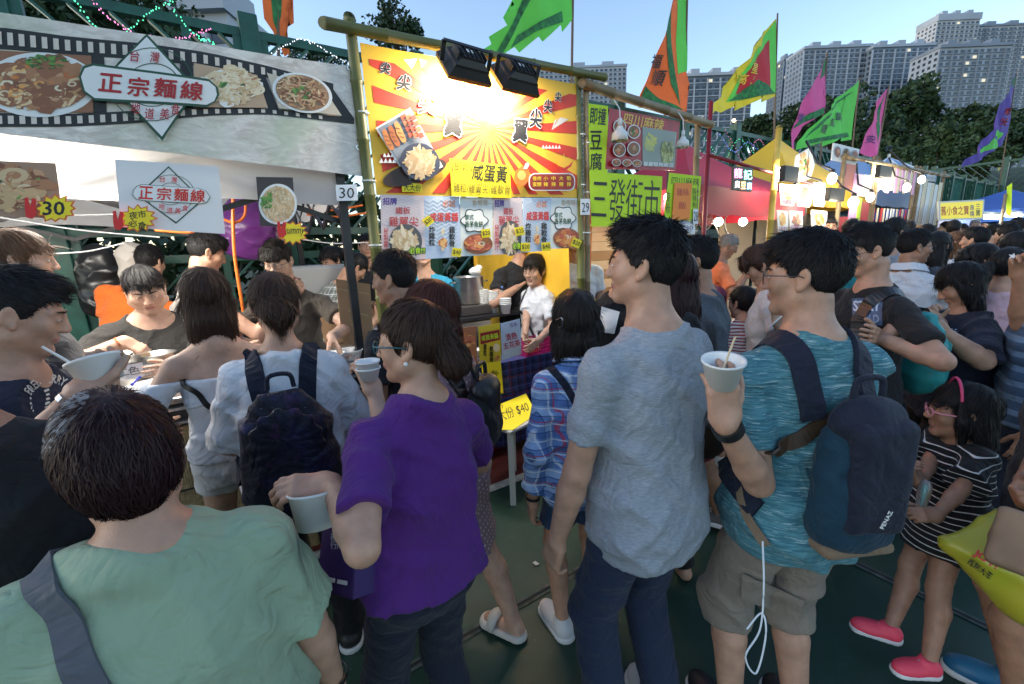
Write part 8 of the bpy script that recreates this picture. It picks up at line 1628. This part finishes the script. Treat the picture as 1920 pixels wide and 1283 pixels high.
P['crop'] = person('man with cropped sides in profile beside the pale blue top', 1826, 450, 4.3, -72, lod=1, head=(0, 4, 0), top=dict(mat=T_DARK), bottom=dict(mat=B_BLACK), hair=dark(vol=.016, quiff=.7, side=.0), skin=1)
P['longblk'] = person('woman with long black hair beside the white polo', 1759, 462, 3.7, 30, fem=1, lod=1, top=dict(mat=T_SLATE), bottom=dict(mat=B_BLACK), hair=dict(kind='long', len=.28, vol=.014))
P['girlstripe'] = person('girl with pink glasses in a black and white striped top', 1800, 772, 1.66, -122, fem=1, hh=.215, build=1.0, head=(16, 2, 0), lod=0, eyeopen=.8, top=dict(mat=T_BSTR, ease=.026, sleeve=.8, sflare=.02, hem=.40, neck='wide', flare=.02), bottom=dict(mat=B_DEN, kind='shorts', len=.18, ease=.024, flare=.03), hair=dict(kind='long', len=.27, vol=.010, w=1.0, bk=-.02, fringe=.050, lift=.03, n=5200), glasses=dict(col=(.75, .28, .36), r=.0026, rw=.022, rh=.015), R=dict(t=(1702, 962, 1.50), el=(.7, -.6, -.6), wdir=(-.1, .25, .5), wpalm=(.3, -.7, .2), curl=.9), L=dict(t=(1742, 985, 1.42), el=(-.7, -.6, -.6), wdir=(-.75, .35, .15), wpalm=(.2, .5, -.5), curl=.7), fw=dict(R=(1612, 1232), L=(1702, 1300)), shoes=S_PINK, skin=2)
P['bluepolo'] = person('man in a blue striped shirt cut off by the right picture edge', 2000, 470, 1.95, -100, lod=1, build=1.1, top=dict(mat=T_BSHIRT, ease=.024), bottom=dict(mat=B_NAVY), hair=dark(), R=dict(t=(1915, 520, 1.95), el=(.6, -.3, -1), curl=.8), skin=2, shoes=S_BLUE)
P['bagperson'] = person('person in dark shorts with carrier bags at the right picture edge', 2085, 560, 1.22, -115, lod=1, top=dict(mat=T_BLACK), bottom=dict(mat=B_BLACK, kind='shorts', len=.4), hair=dark(), R=dict(t=(1925, 905, 1.25), el=(.6, -.5, -.6), curl=1.0), skin=2, shoes=S_BLUE)
# smaller figures further down the aisle
FARP = [(1596, 434, 4.4, 10, 'dark capped head below the pink cards', T_DARK, 'short', 'black'), (1556, 427, 5.6, 172, 'seller with glasses facing the crowd below the food boards', T_DARK, 'short', 'black'), (1736, 442, 4.9, -20, 'dark rounded head behind the white polo', T_SLATE, 'short', 'black'),
  (1804, 434, 7.2, 170, 'pale face turned to the camera far behind', T_PINK, 'bob', 'black'), (1860, 436, 6.6, -60, 'short haired head below the picket sign', T_GREYS, 'short', 'black'), (1828, 423, 8.5, 175, 'far person in a grey cap by the snack sign', T_GREYS, 'short', 'grey'), (1772, 428, 8.0, -90, 'far head below the corner of the snack sign', T_DARK, 'short', 'black'),
  (1843, 430, 9.5, 160, 'far face beside the grey cap', T_WHITE, 'bob', 'brown'), (1878, 428, 9.0, -30, 'far head under the lime picket', T_DARK, 'short', 'black'), (1905, 420, 8.0, -110, 'far man in grey under the blue tent', T_GREYS, 'short', 'black'), (1748, 430, 11, 10, 'far head beside the stacked cartons', T_CYAN, 'short', 'black'),
  (1815, 428, 12, 20, 'very far head in the middle of the aisle', T_ORANGE, 'short', 'black'), (1655, 440, 4.6, 5, 'black hair beside the cross strap man', T_BLACK, 'bob', 'black'), (1612, 446, 3.4, -10, 'person in teal behind the folded arms man', c_('tee_tealplain', (.03, .22, .24)), 'short', 'black'), (1700, 430, 6.0, -30, 'head just above the cross strap man', T_DARK, 'short', 'soft'), (1788, 430, 6.0, 15, 'head above the brown haired profile', T_NAVY, 'short', 'black'), (1892, 432, 5.8, -70, 'profile head behind the striped white shirt', T_PINK, 'bob', 'soft')]
for px, py, d, fc, lab, tm, hk, hc in FARP: person(lab, px, py, d, fc, lod=2 if d > 5.9 else 1, fem=int(hk == 'bob'), top=dict(mat=tm), bottom=dict(mat=B_BLACK), hair=dict(kind=hk, col=hc, vol=.014, len=.13), group='people further down the aisle', eyes=1, skin=random.randrange(3))
# ------------------------------------------------------------------ things carried and worn
def worn(J, name, label, cat, group=None): return empty(name, J.root_loc, J.rz, label, cat, group)
def tor(J, k, material, name, rr, t, w=.006, parent=None, f=.06):
 hd = nrm(J.wr[k] - J.el[k]); c = J.wr[k] - hd * f * .3; M = frame(c, nrm(np.cross(hd, (.3, .9, .1))), hd); mb = MB(); mb.lathe([(rr, -w), (rr + t, -w), (rr + t, w), (rr, w), (rr, -w)], 24, M); return mb.build(name, material, parent or J.e, smooth=False)
def march(J, pxs, d, off, grid=None):
 """points on the cloth under the given picture positions"""
 g = grid or J.tgrid; T = np.linspace(d - .35, d + .35, 141); out = []
 for x, y in pxs:
  Q = np.array([J.loc(atD(x, y, t)) for t in (T[0], T[-1])]); Pq = Q[0] + (Q[1] - Q[0]) * ((T - T[0]) / .7)[:, None]; lo = g.L; hi = g.L + g.res * (np.array(g.D.shape) - 1); v = np.where(((Pq > lo) & (Pq < hi)).all(1), g.val(Pq), 1.0); k = np.argmax(v < off) if (v < off).any() else np.argmin(v); out.append(Pq[k])
 return g.project(np.array(out), off, 3)
def print_on(J, body, cx, cy, d, w, h, material, bold=0.0, arc=0.0, ang=0.0, name='lettering', off=.0025):
 """lettering printed on the shirt: laid on the cloth surface"""
 cu = bpy.data.curves.new(name, 'FONT'); cu.body = body; cu.size = 1; cu.offset = bold; cu.resolution_u = 2; cu.align_x = 'CENTER'; o = bpy.data.objects.new(name, cu); COL.objects.link(o); dg = bpy.context.evaluated_depsgraph_get(); dg.update(); me = bpy.data.meshes.new_from_object(o.evaluated_get(dg)); bpy.data.objects.remove(o)
 bm = bmesh.new(); bm.from_mesh(me); bmesh.ops.subdivide_edges(bm, edges=[e for e in bm.edges if e.calc_length() > .2], cuts=1); bmesh.ops.triangulate(bm, faces=bm.faces[:]); bm.to_mesh(me); bm.free()
 co = np.array([v.co for v in me.vertices]); lo, hi = co.min(0), co.max(0); u = (co - (lo + hi) / 2) / np.maximum(hi - lo, 1e-6); X = u[:, 0] * w; Y = -u[:, 1] * h
 if arc: a = X / w * arc; R0 = w / arc; X, Y = (R0 - Y) * np.sin(a), R0 - (R0 - Y) * np.cos(a)
 ca, sa = math.cos(R_(ang)), math.sin(R_(ang)); Pl = march(J, [(cx + x * ca - y * sa, cy + x * sa + y * ca) for x, y in zip(X, Y)], d, off)
 me.vertices.foreach_set('co', Pl.astype(np.float32).ravel()); me.materials.clear(); me.materials.append(material); me.update(); return link(bpy.data.objects.new(name, me), J.e)
def patch_on(J, pts, d, material, name, off=.003, n=10, parent=None, grid=None):
 a, b, c, e = [np.array(p, float) for p in pts]; V = []
 for i in range(n + 1):
  for j in range(n + 1): q = (a * (1 - i / n) + b * i / n) * (1 - j / n) + (e * (1 - i / n) + c * i / n) * j / n; V.append((q[0], q[1]))
 V = march(J, V, d, off, grid); i, j = np.meshgrid(np.arange(n), np.arange(n), indexing='ij'); q = (i * (n + 1) + j).ravel(); return mesh_np(name, V, [np.stack([q, q + 1, q + n + 2, q + n + 1], 1)], material, parent or J.e)
def backpack(J, label, w, h, dp, zc, m1, m2, strapm, lod=.01, side=0.0, lid=True):
 e = worn(J, 'backpack', label, 'backpack'); H = J.H; Rm = J.Rs; back = -Rm[:, 1]; p0 = J.P + J.u * zc; tt = np.linspace(.35, 0, 200); Q = p0 + back * tt[:, None]; gg = J.tgrid; inb = ((Q > gg.L) & (Q < gg.L + gg.res * (np.array(gg.D.shape) - 1))).all(1); vv = np.where(inb, gg.val(Q), 1.0); pr = Q[np.argmax(vv < 0)]; c = pr + back * (dp * .5) + Rm[:, 0] * side
 s = SDF(); s.box(c - Rm[:, 2] * h * .10, (w / 2, dp / 2, h * .40), Rm, rd=dp * .48, k=.02); s.ell(c - Rm[:, 2] * h * .16 + back * .01, (w * .52, dp * .62, h * .33), Rm, k=.05); s.ell(c + Rm[:, 2] * h * .24, (w * .42, dp * .42, h * .26), Rm, k=.05); s.box(c + back * dp * .42 - Rm[:, 2] * h * .2, (w * .38, dp * .22, h * .24), Rm, rd=.03, k=.02); sdf_obj('pack_body', s, lod, m1, e, disp=wrinkles(.011, 77))
 if lid: s = SDF(); s.ell(c + Rm[:, 2] * h * .36 + back * .010, (w * .47, dp * .56, h * .16), Rm, k=.02); s.ell(c + Rm[:, 2] * h * .18 + back * dp * .42, (w * .36, .03, h * .20), Rm, k=.04); sdf_obj('lid', s, lod, m2, e, disp=wrinkles(.005, 78))
 else: s = SDF(); s.ell(c + back * dp * .5 + Rm[:, 2] * h * .1, (w * .40, .02, h * .30), Rm, k=.02); sdf_obj('gathered_front', s, lod, m2, e, disp=lambda x, y, z: .0035 * np.sin(14 * np.arctan2(x * Rm[0, 0] + y * Rm[1, 0] - c.dot(Rm[:, 0]), z - c[2] - h * .12)))
 for sd in (-1, 1):
  a = [tr(J, sd * .042, -.10, .19), tr(J, sd * .055, -.04, .30), tr(J, sd * .062, .06, .28), tr(J, sd * .075, .12, .17), tr(J, sd * .10, .06, .08), tr(J, sd * .11, -.06, .04)]; strap(J.tgrid, J, a, .058, strapm, 'strap', e, off=.009, thick=.006)
 hd = c + Rm[:, 2] * h * .5; pts = spline([hd - Rm[:, 0] * .04, hd - Rm[:, 0] * .03 + Rm[:, 2] * .045, hd + Rm[:, 0] * .03 + Rm[:, 2] * .045, hd + Rm[:, 0] * .04], 14); V, f = tube_np(pts, .008, 7); mesh_np('grab_handle', V, [f], strapm, e); return e, c, Rm, back
NAVYP = cloth('pack_navy', (.012, .016, .032), rough=.7); GALAX = cloth('pack_galaxy', (.008, .010, .020), 'galaxy', col2=(.03, .025, .09), col3=(.07, .02, .09), rough=.4); TEALP = cloth('pack_teal', (.009, .038, .065), rough=.75); TANS = cloth('strap_tan', (.20, .14, .09)); BRN = mat('leather_brown', (.055, .032, .018), .5, var=.3, scale=14)
LEATH = mat('leather_black', (.012, .012, .013), .4); GREYS = cloth('strap_grey', (.10, .105, .12))
def px_strap(J, pts, width, m, name, e, **k): return strap(J.tgrid, J, [J.loc(atD(*p)) for p in pts], width, m, name, e, **k)
J = P['mint']; e = worn(J, 'shoulder_bag', 'grey shoulder strap crossing the mint green tee', 'bag'); strap(J.tgrid, J, [tr(J, -.07, .06, .27), tr(J, -.068, 0, .30), tr(J, -.066, -.07, .27), tr(J, -.045, -.10, .18), tr(J, -.01, -.10, .07), tr(J, .03, -.10, -.03)], .042, GREYS, 'strap', e, off=.006, thick=.003)
hm = HAIR['auburn']; b = NB(hm); v, _ = b.obj(); cp = J.hair.data; q = J.Hc + J.Rh @ np.array([-.045, -.03, .10]); dn = b.add('ShaderNodeVectorMath', operation='DISTANCE'); b.l.new(v, dn.inputs[0]); dn.inputs[1].default_value = tuple(q)
old = b.b.inputs['Base Color'].links[0].from_socket; nz = b.noise(b.vscale(v, (70, 70, 70)), 1, 3); f = b.math('MULTIPLY', b.math('LESS_THAN', dn.outputs['Value'], .055), b.math('GREATER_THAN', nz, .48)); b.base(b.mix(f, old, (.26, .25, .26)))
J = P['fred']; CRMP = pm((.62, .60, .54)); print_on(J, 'FRED PERRY', 82, 712, 1.05, 84, 17, CRMP, .02, arc=1.7, ang=-14)
for sx in (-1, 1):
 for i in range(6): x, y = 72 + sx * (10 + 5 * math.sin(i * .5)), 775 - i * 8; patch_on(J, [(x - 3, y - 3), (x + 3 * sx + 2, y - 6), (x + 3 * sx + 3, y - 2), (x - 1, y + 1)], 1.05, CRMP, 'laurel_mark', n=2)
tor(J, 'R', mat('steel_bracelet', (.55, .55, .55), .25, metal=1), 'bracelet', .030, .003, .006)
def bowl(label, px, py, d, r1, r0, h, tilt=(0, 0), food=True, name='paper_bowl', holder=None):
 p = atD(px, py, d); e = cup(name, label, p, r0, r1, h, FOAM, 'bowl', wall=.0035); e.rotation_euler = (R_(tilt[0]), R_(tilt[1]), 0)
 if food: 
  ob = MB().lathe([(r0 + (r1 - r0) * .35, h * .35), (.001, h * .36)], 24).build('broth', pm((.55, .52, .46)), e)
  for i in range(14): a = i * 2.4; q = .6 * r0 * math.sqrt(i / 14); V, f = ell_np((q * math.cos(a), q * math.sin(a), h * .37), (.006, .004, .003), None, 6, 4); mesh_np('noodle_bit', V, [f], PALE[2 + i % 2], e)
 return e
e = bowl('white paper bowl held by the lettered tee man', 194, 715, 1.06, .052, .040, .060, (-16, -12)); MB().tube([(-.02, -.03, .04), (-.06, -.05, .11)], .003, 6).build('spoon', FOAM, e)
e = bowl('white tub held low by the purple tee woman', 598, 985, 1.0, .058, .046, .085, (-14, 4)); 
e = bowl('white tub with a wooden stick held by the teal tee man', 1352, 724, 1.03, .046, .033, .070, (6, -8)); MB().tube([(.0, .005, .02), (.018, -.012, .125)], .0028, 6).build('stick', pm((.62, .50, .34)), e)
e = cup('foam_cups', 'two nested white cups held up by the polka dot woman', atD(693, 712, 1.40), .026, .036, .042, FOAM, n=2, step=.022)
J = P['teal']; WAT = mat('watch_black', (.015, .015, .015), .35); wt_ = tor(J, 'L', WAT, 'wristwatch', .031, .005, .012); 
J = P['plaid']; tor(J, 'L', WAT, 'bracelet', .028, .004, .005); tor(P['seller'], 'R', pm((.4, .12, .05)), 'bracelet', .032, .004, .005); tor(P['mint'], 'R', WAT, 'bracelet', .034, .003, .004)
# backpacks and bags
e, c, Rm, bk = backpack(P['pack'], 'navy galaxy patterned backpack on the woman in white', .30, .48, .13, .105 * P['pack'].H, GALAX, GALAX, NAVYP, lid=False); q = c + bk * .09 - Rm[:, 2] * .155 + Rm[:, 0] * .04
mb = MB(); M = frame(tuple(q + bk * .012), tuple(-Rm[:, 0] * -1), tuple(bk))
for a in (-.55, 0, .55): mb.face([M @ Vector((0, -.006, 0)), M @ Vector((math.sin(a - .25) * .016, math.cos(a - .25) * .016, .001)), M @ Vector((math.sin(a) * .021, math.cos(a) * .021, .001)), M @ Vector((math.sin(a + .25) * .016, math.cos(a + .25) * .016, .001))])
for k in range(3): mb.face([M @ Vector((-.016 + .002 * k, -.010 - .005 * k, 0)), M @ Vector((.016 - .002 * k, -.010 - .005 * k, 0)), M @ Vector((.016 - .002 * k, -.0125 - .005 * k, 0)), M @ Vector((-.016 + .002 * k, -.0125 - .005 * k, 0))])
mb.build('leaf_logo', WHT, e)
e, c, Rm, bk = backpack(P['teal'], 'navy and teal rucksack on the teal tee man', .21, .42, .10, .115 * P['teal'].H, TEALP, NAVYP, NAVYP, side=.03)
s_ = SDF(); s_.box(c + bk * .055 + Rm[:, 2] * .02, (.08, .03, .15), Rm, rd=.028, k=.02); sdf_obj('front_pocket', s_, .009, NAVYP, e, disp=wrinkles(.005, 79)); s_ = SDF(); s_.box(c - Rm[:, 2] * .197, (.100, .052, .018), Rm, rd=.02, k=.01); sdf_obj('base_patch', s_, .009, TANS, e)
J = P['teal']
for a in ([tr(J, -.11, .0, .10), tr(J, -.115, -.03, .04), tr(J, -.10, -.08, -.01)],): strap(J.tgrid, J, a, .026, TANS, 'side_strap', e, off=.012)
M = frame(tuple(c + bk * .092 - Rm[:, 2] * .07), tuple(Rm[:, 0]), tuple(bk)); text('lettering', 'PENAZ', .016, M @ Matrix.Rotation(1.2, 4, 'Z'), WHT, e)
e2 = worn(J, 'waist_bag', 'brown leather waist bag under the teal tee man\'s arm', 'bag'); s_ = SDF(); q = tr(J, -.085, .13, .075); s_.ell(q, (.085, .055, .075), J.Rs, k=.02); s_.cap(q + np.array([-.06, 0, .04]), q + np.array([.06, 0, .04]), .03, k=.02); sdf_obj('pouch', s_, .008, BRN, e2, disp=wrinkles(.007, 5)); strap(J.tgrid, J, [tr(J, -.10, .10, .11), tr(J, -.115, .0, .11), tr(J, -.08, -.09, .15), tr(J, 0, -.10, .20)], .040, BRN, 'belt', e2, off=.008, thick=.003)
for sd in (-1, 1): patch_on(J, [(1392, 1075), (1508, 1125), (1496, 1172), (1390, 1120)], 1.08, B_CARGO, 'pocket_flap', off=.012, grid=J.bgrid) if sd < 0 else None
cable('pale earphone cable hanging from the cargo shorts', [atD(*q) for q in ((1430, 1015, 1.06), (1432, 1100, 1.03), (1425, 1180, 1.02), (1398, 1230, 1.01), (1418, 1262, 1.01), (1436, 1190, 1.01), (1428, 1150, 1.025), (1400, 1180, 1.02))], .0022, pm((.62, .66, .68)), 'earphone_cable', 'cable', 60)
backpack(P['polka'], 'black backpack on the polka dot woman', .20, .28, .08, .17 * P['polka'].H, cloth('pack_black', (.012, .013, .014), rough=.6), LEATH, LEATH, .012)
J = P['white']; e = worn(J, 'shoulder_bag', 'thin black strap bag across the white off-shoulder top', 'bag'); strap(J.tgrid, J, [tr(J, -.075, -.02, .215), tr(J, -.060, -.09, .185), tr(J, -.02, -.10, .12), tr(J, .03, -.10, .05), tr(J, .08, -.07, .0)], .020, LEATH, 'strap', e, off=.006); s_ = SDF(); s_.box(tr(J, .135, .02, -.05), (.035, .09, .07), J.Rs, rd=.015, k=0); sdf_obj('pouch', s_, .009, LEATH, e)
J = P['plaid']; e = worn(J, 'shoulder_bag', 'navy strap bag across the blue plaid shirt', 'bag'); strap(J.tgrid, J, [tr(J, -.07, .05, .26), tr(J, -.065, -.02, .285), tr(J, -.035, -.09, .22), tr(J, .03, -.10, .13), tr(J, .085, -.07, .05), tr(J, .10, -.02, .0)], .028, NAVYP, 'strap', e, off=.006, thick=.003)
J = P['girl29']; e = worn(J, 'shoulder_bag', 'black strap bag across the white tee girl', 'bag'); strap(J.tgrid, J, [tr(J, .06, 0, .28), tr(J, .05, .08, .22), tr(J, .0, .10, .13), tr(J, -.07, .08, .04)], .022, LEATH, 'strap', e, off=.006)
J = P['strapman']; e = worn(J, 'shoulder_bag', 'dark strap over the grey shirt in the crowd', 'bag'); strap(J.tgrid, J, [tr(J, .07, .03, .28), tr(J, .06, -.06, .25), tr(J, .0, -.10, .15), tr(J, -.07, -.08, .06)], .05, cloth('strap_slate', (.06, .065, .07)), 'strap', e, off=.008)
J = P['cross']; e = worn(J, 'gym_sack', 'shiny turquoise drawstring sack on the folded arms man', 'bag'); s_ = SDF(); q = tr(J, -.02, -.14, .12); s_.ell(q, (.15, .07, .20), J.Rs, k=.03); s_.ell(q + np.array([0, 0, -.1]), (.16, .08, .12), J.Rs, k=.05); sdf_obj('sack', s_, .012, mat('satin_turquoise', (.03, .30, .30), .3), e, disp=wrinkles(.014, 15)); strap(J.tgrid, J, [tr(J, -.06, -.08, .22), tr(J, -.06, -.02, .29), tr(J, -.065, .07, .24), tr(J, -.09, .06, .1)], .06, LEATH, 'strap', e, off=.008)
BLG = [pm((.16, .26, .42)), pm((.45, .55, .68)), pm((.05, .09, .18))]; patch_on(J, [(1597, 560), (1655, 558), (1655, 610), (1600, 610)], 1.95, BLG[2], 'graphic_print'); print_on(J, 'STAY', 1626, 574, 1.93, 52, 20, BLG[1], .03, off=.005); print_on(J, 'GOLD', 1626, 598, 1.93, 46, 16, BLG[0], .03, off=.005)
J = P['navyw']; print_on(J, 'ADORE', 1775, 620, 2.1, 40, 10, BLG[1], 0, ang=8); print_on(J, 'intoxic', 1778, 634, 2.1, 44, 12, BLG[1], 0, ang=8)
J = P['panda']; patch_on(J, [(1128, 575), (1162, 585), (1152, 626), (1120, 622)], 2.5, WHT, 'white_patch')
PHN = mat('phone_black', (.01, .01, .012), .15); PHS = mat('phone_screen', (.2, .4, .5), .1, emit=(.35, .55, .7), es=.5)
def phone(label, px, py, d, facing, m=PHN):
 p = atD(px, py, d); M = frame(p, np.cross((0, 0, 1), facing), facing); e = empty('mobile_phone', (0, 0, 0), 0, label, 'phone'); e.matrix_world = M; MB().box((-.036, -.074, -.004), (.036, .074, .004)).build('case', m, e, bevel=.003); MB().box((-.033, -.068, .0041), (.033, .068, .0046)).build('screen', PHS, e)
phone('dark phone held by the navy tee woman', 1738, 596, 2.16, (.6, -.3, .6)); phone('white phone held up beside the teal tee man', 1466, 594, 2.38, (-.2, .7, .6), WHT)
J = P['skirt']; e = worn(J, 'shoulder_bag', 'small brown bag on the black skirt woman', 'bag'); s_ = SDF(); s_.box(tr(J, -.10, .05, .05), (.06, .03, .075), J.Rs, rd=.02, k=0); sdf_obj('pouch', s_, .01, BRN, e); strap(J.tgrid, J, [tr(J, .05, 0, .28), tr(J, .0, -.08, .2), tr(J, -.08, -.04, .1)], .012, BRN, 'strap', e, off=.005)
# hair clips, earring
def bead(J, p, r, m, name): V, f = ell_np(J.Hc + J.Rh @ (np.array(p) * J.hs), (r,) * 3, None, 10, 7); return mesh_np(name, V, [f], m, J.e)
PEARL = mat('pearl', (.75, .72, .68), .15); bead(P['purple'], (-.080, -.002, -.045), .006, PEARL, 'earring'); J = P['plaid']; q = J.hairgrids[0].project(np.array([J.Hc + J.Rh @ np.array([-.055, -.085, .02]), J.Hc + J.Rh @ np.array([-.03, -.10, .03]), J.Hc + J.Rh @ np.array([-.035, -.10, .0]), J.Hc + J.Rh @ np.array([-.05, -.09, -.005])]), .006, 8); V, f = tube_np(spline(q, 16), .004, 6); mesh_np('hair_clip', V, [f], mat('clip_silver', (.5, .5, .52), .2, metal=1), J.e)
J = P['starclip']; q = J.hairgrids[0].project((J.Hc + J.Rh @ np.array([.05, -.09, .06]))[None], .006, 8)[0]; n_ = J.hairgrids[0].grad(q[None])[0]; M = frame(q, np.cross((0, 0, 1), n_), n_); MB().prism([M @ Vector((.022 * (1 if i % 2 == 0 else .45) * math.cos(i * math.pi / 5), .022 * (1 if i % 2 == 0 else .45) * math.sin(i * math.pi / 5), 0)) for i in range(10)], tuple(n_ * .003)).build('star_clip', PEARL, J.e)
J = P['girlstripe']; V, f = tube_np(np.array([J.Hc + J.Rh @ np.array([.086 * math.cos(a), .02, .105 * math.sin(a) + .028]) for a in np.linspace(.35, 2.8, 20)]), .005, 6); mesh_np('hairband', V, [f], pm((.6, .05, .15)), J.e)
e = empty('wrapped_spoon', (0, 0, 0), 0, 'plastic wrapped teal spoon in the striped top girl\'s hands', 'spoon'); a, c = atD(1722, 972, 1.46), atD(1736, 908, 1.45); V, f = tube_np(spline([a, (a + c) / 2, c], 8), [.003, .003, .003, .004, .007, .011, .012, .006], 8); mesh_np('spoon_body', V, [f], pm((.03, .30, .26)), e); V, f = tube_np(spline([a, (a + c) / 2, c + (c - a) * .12], 8), [.010, .012, .014, .015, .017, .019, .018, .010], 8); mesh_np('wrapper', V, [f], MATS['film_clear'], e)
# carrier bags
e = empty('carrier_bag', (0, 0, 0), 0, 'purple paper carrier bag hanging by the purple tee woman', 'bag'); a = [atD(605, 985, 1.12), atD(668, 990, 1.02), atD(662, 1125, 1.0), atD(594, 1106, 1.10)]; nb_ = nrm(np.cross(a[1] - a[0], a[3] - a[0])); PUB = mat('bag_violet', (.035, .014, .10), .4); MB().prism([tuple(q) for q in a], tuple(nb_ * .07)).build('bag_body', PUB, e)
b = Board('front', None, None, [(606, 988), (666, 993), (660, 1120), (597, 1103)], tuple(a[0] - nb_ * .003), PUB, thick=.001, nrm_=tuple(-nb_) if (-nb_).dot(EYE - a[0]) > 0 else tuple(nb_), parent=e, part='front_print'); b.text('lettering', '滋隨', 641, 1012, 16, 34, pm((.5, .5, .56)), .01, vertical=True); b.text('lettering', '補行', 628, 1014, 12, 30, pm((.5, .5, .56)), .0, vertical=True); b.polys('badge_mark', [[(613, 1080), (632, 1084), (631, 1092), (612, 1088)], [(636, 1085), (655, 1089), (654, 1097), (635, 1093)]], pm((.6, .6, .62)))
e = empty('carrier_bag', (0, 0, 0), 0, 'lime green plastic carrier bag with red lettering at the right edge', 'bag'); LPL = mat('bag_lime', (.46, .47, .03), .3, var=.3, scale=9, var2=(.50, .42, .04), trans=.2); s_ = SDF()
q0, q1, q2, q3 = atD(1775, 1022, 1.32), atD(1890, 975, 1.30), atD(1935, 1130, 1.24), atD(1860, 1085, 1.24)
s_.cap(q0, q2, .012, .05, k=.05); s_.cap(q1, q2, .03, .06, k=.08); s_.ell((q0 + q1 + q2) / 3, (.09, .055, .075), None, k=.08); s_.cap(q0, q1, .012, .02, k=.05); sdf_obj('bag_body', s_, .008, LPL, e, disp=wrinkles(.008, 21))
gb_ = s_.grid(.01)
class _G: pass
G_ = _G(); G_.loc = lambda p: np.asarray(p, float); G_.tgrid = gb_; G_.e = e; print_on(G_, 'JOY!', 1848, 1050, 1.2, 50, 17, pm((.6, .03, .05)), .03, ang=33, off=.008); print_on(G_, '西餅大王', 1838, 1066, 1.2, 52, 12, INK, .01, ang=35, off=.008)
e = empty('paper_bag', (0, 0, 0), 0, 'crumpled brown paper bag in front of the lime carrier bag', 'bag'); s_ = SDF(); s_.box(atD(1905, 1015, 1.17), (.05, .05, .085), rot((0, 1, 0), .5), rd=.02, k=.02); sdf_obj('bag_body', s_, .008, mat('kraft_paper', (.26, .17, .11), .8, var=.2, scale=9), e, disp=wrinkles(.008, 22))
# litter on the court
LIT = mat('litter_paper', (.55, .55, .53), .7); rr = random.Random(11)
for i, (px, py, lab, s_) in enumerate(((1362, 1193, 'white paper strip on the court beside the cargo shorts man', 1.6), (1005, 1057, 'crumpled foil scrap on the court near the seam', .7), (1020, 1157, 'small grey scrap on the court by the silver slides', .6), (1408, 978, 'torn white scrap on the court under the teal tee man', .8), (1180, 1120, 'tiny white crumb on the court by the jeans', .3), (905, 1010, 'tiny pale crumb on the court near the white line', .3), (1690, 1262, 'pale scrap on the court by the coral shoes', .5))):
 p = atZ(px, py, .006); mb = MB(); w_, h_ = .022 * s_, .008 * s_ if i == 0 else .016 * s_; pts = [(-w_, -h_, 0), (w_ * .9, -h_ * .8, .002), (w_, h_, .003), (-w_ * .8, h_ * 1.1, .001)]; mb.prism(pts, (0, 0, .0015)); ob = mb.build('litter_scrap', LIT, None); ob.location = tuple(p); ob.rotation_euler = (0, 0, rr.uniform(0, 3)); tag(ob, lab, 'litter')
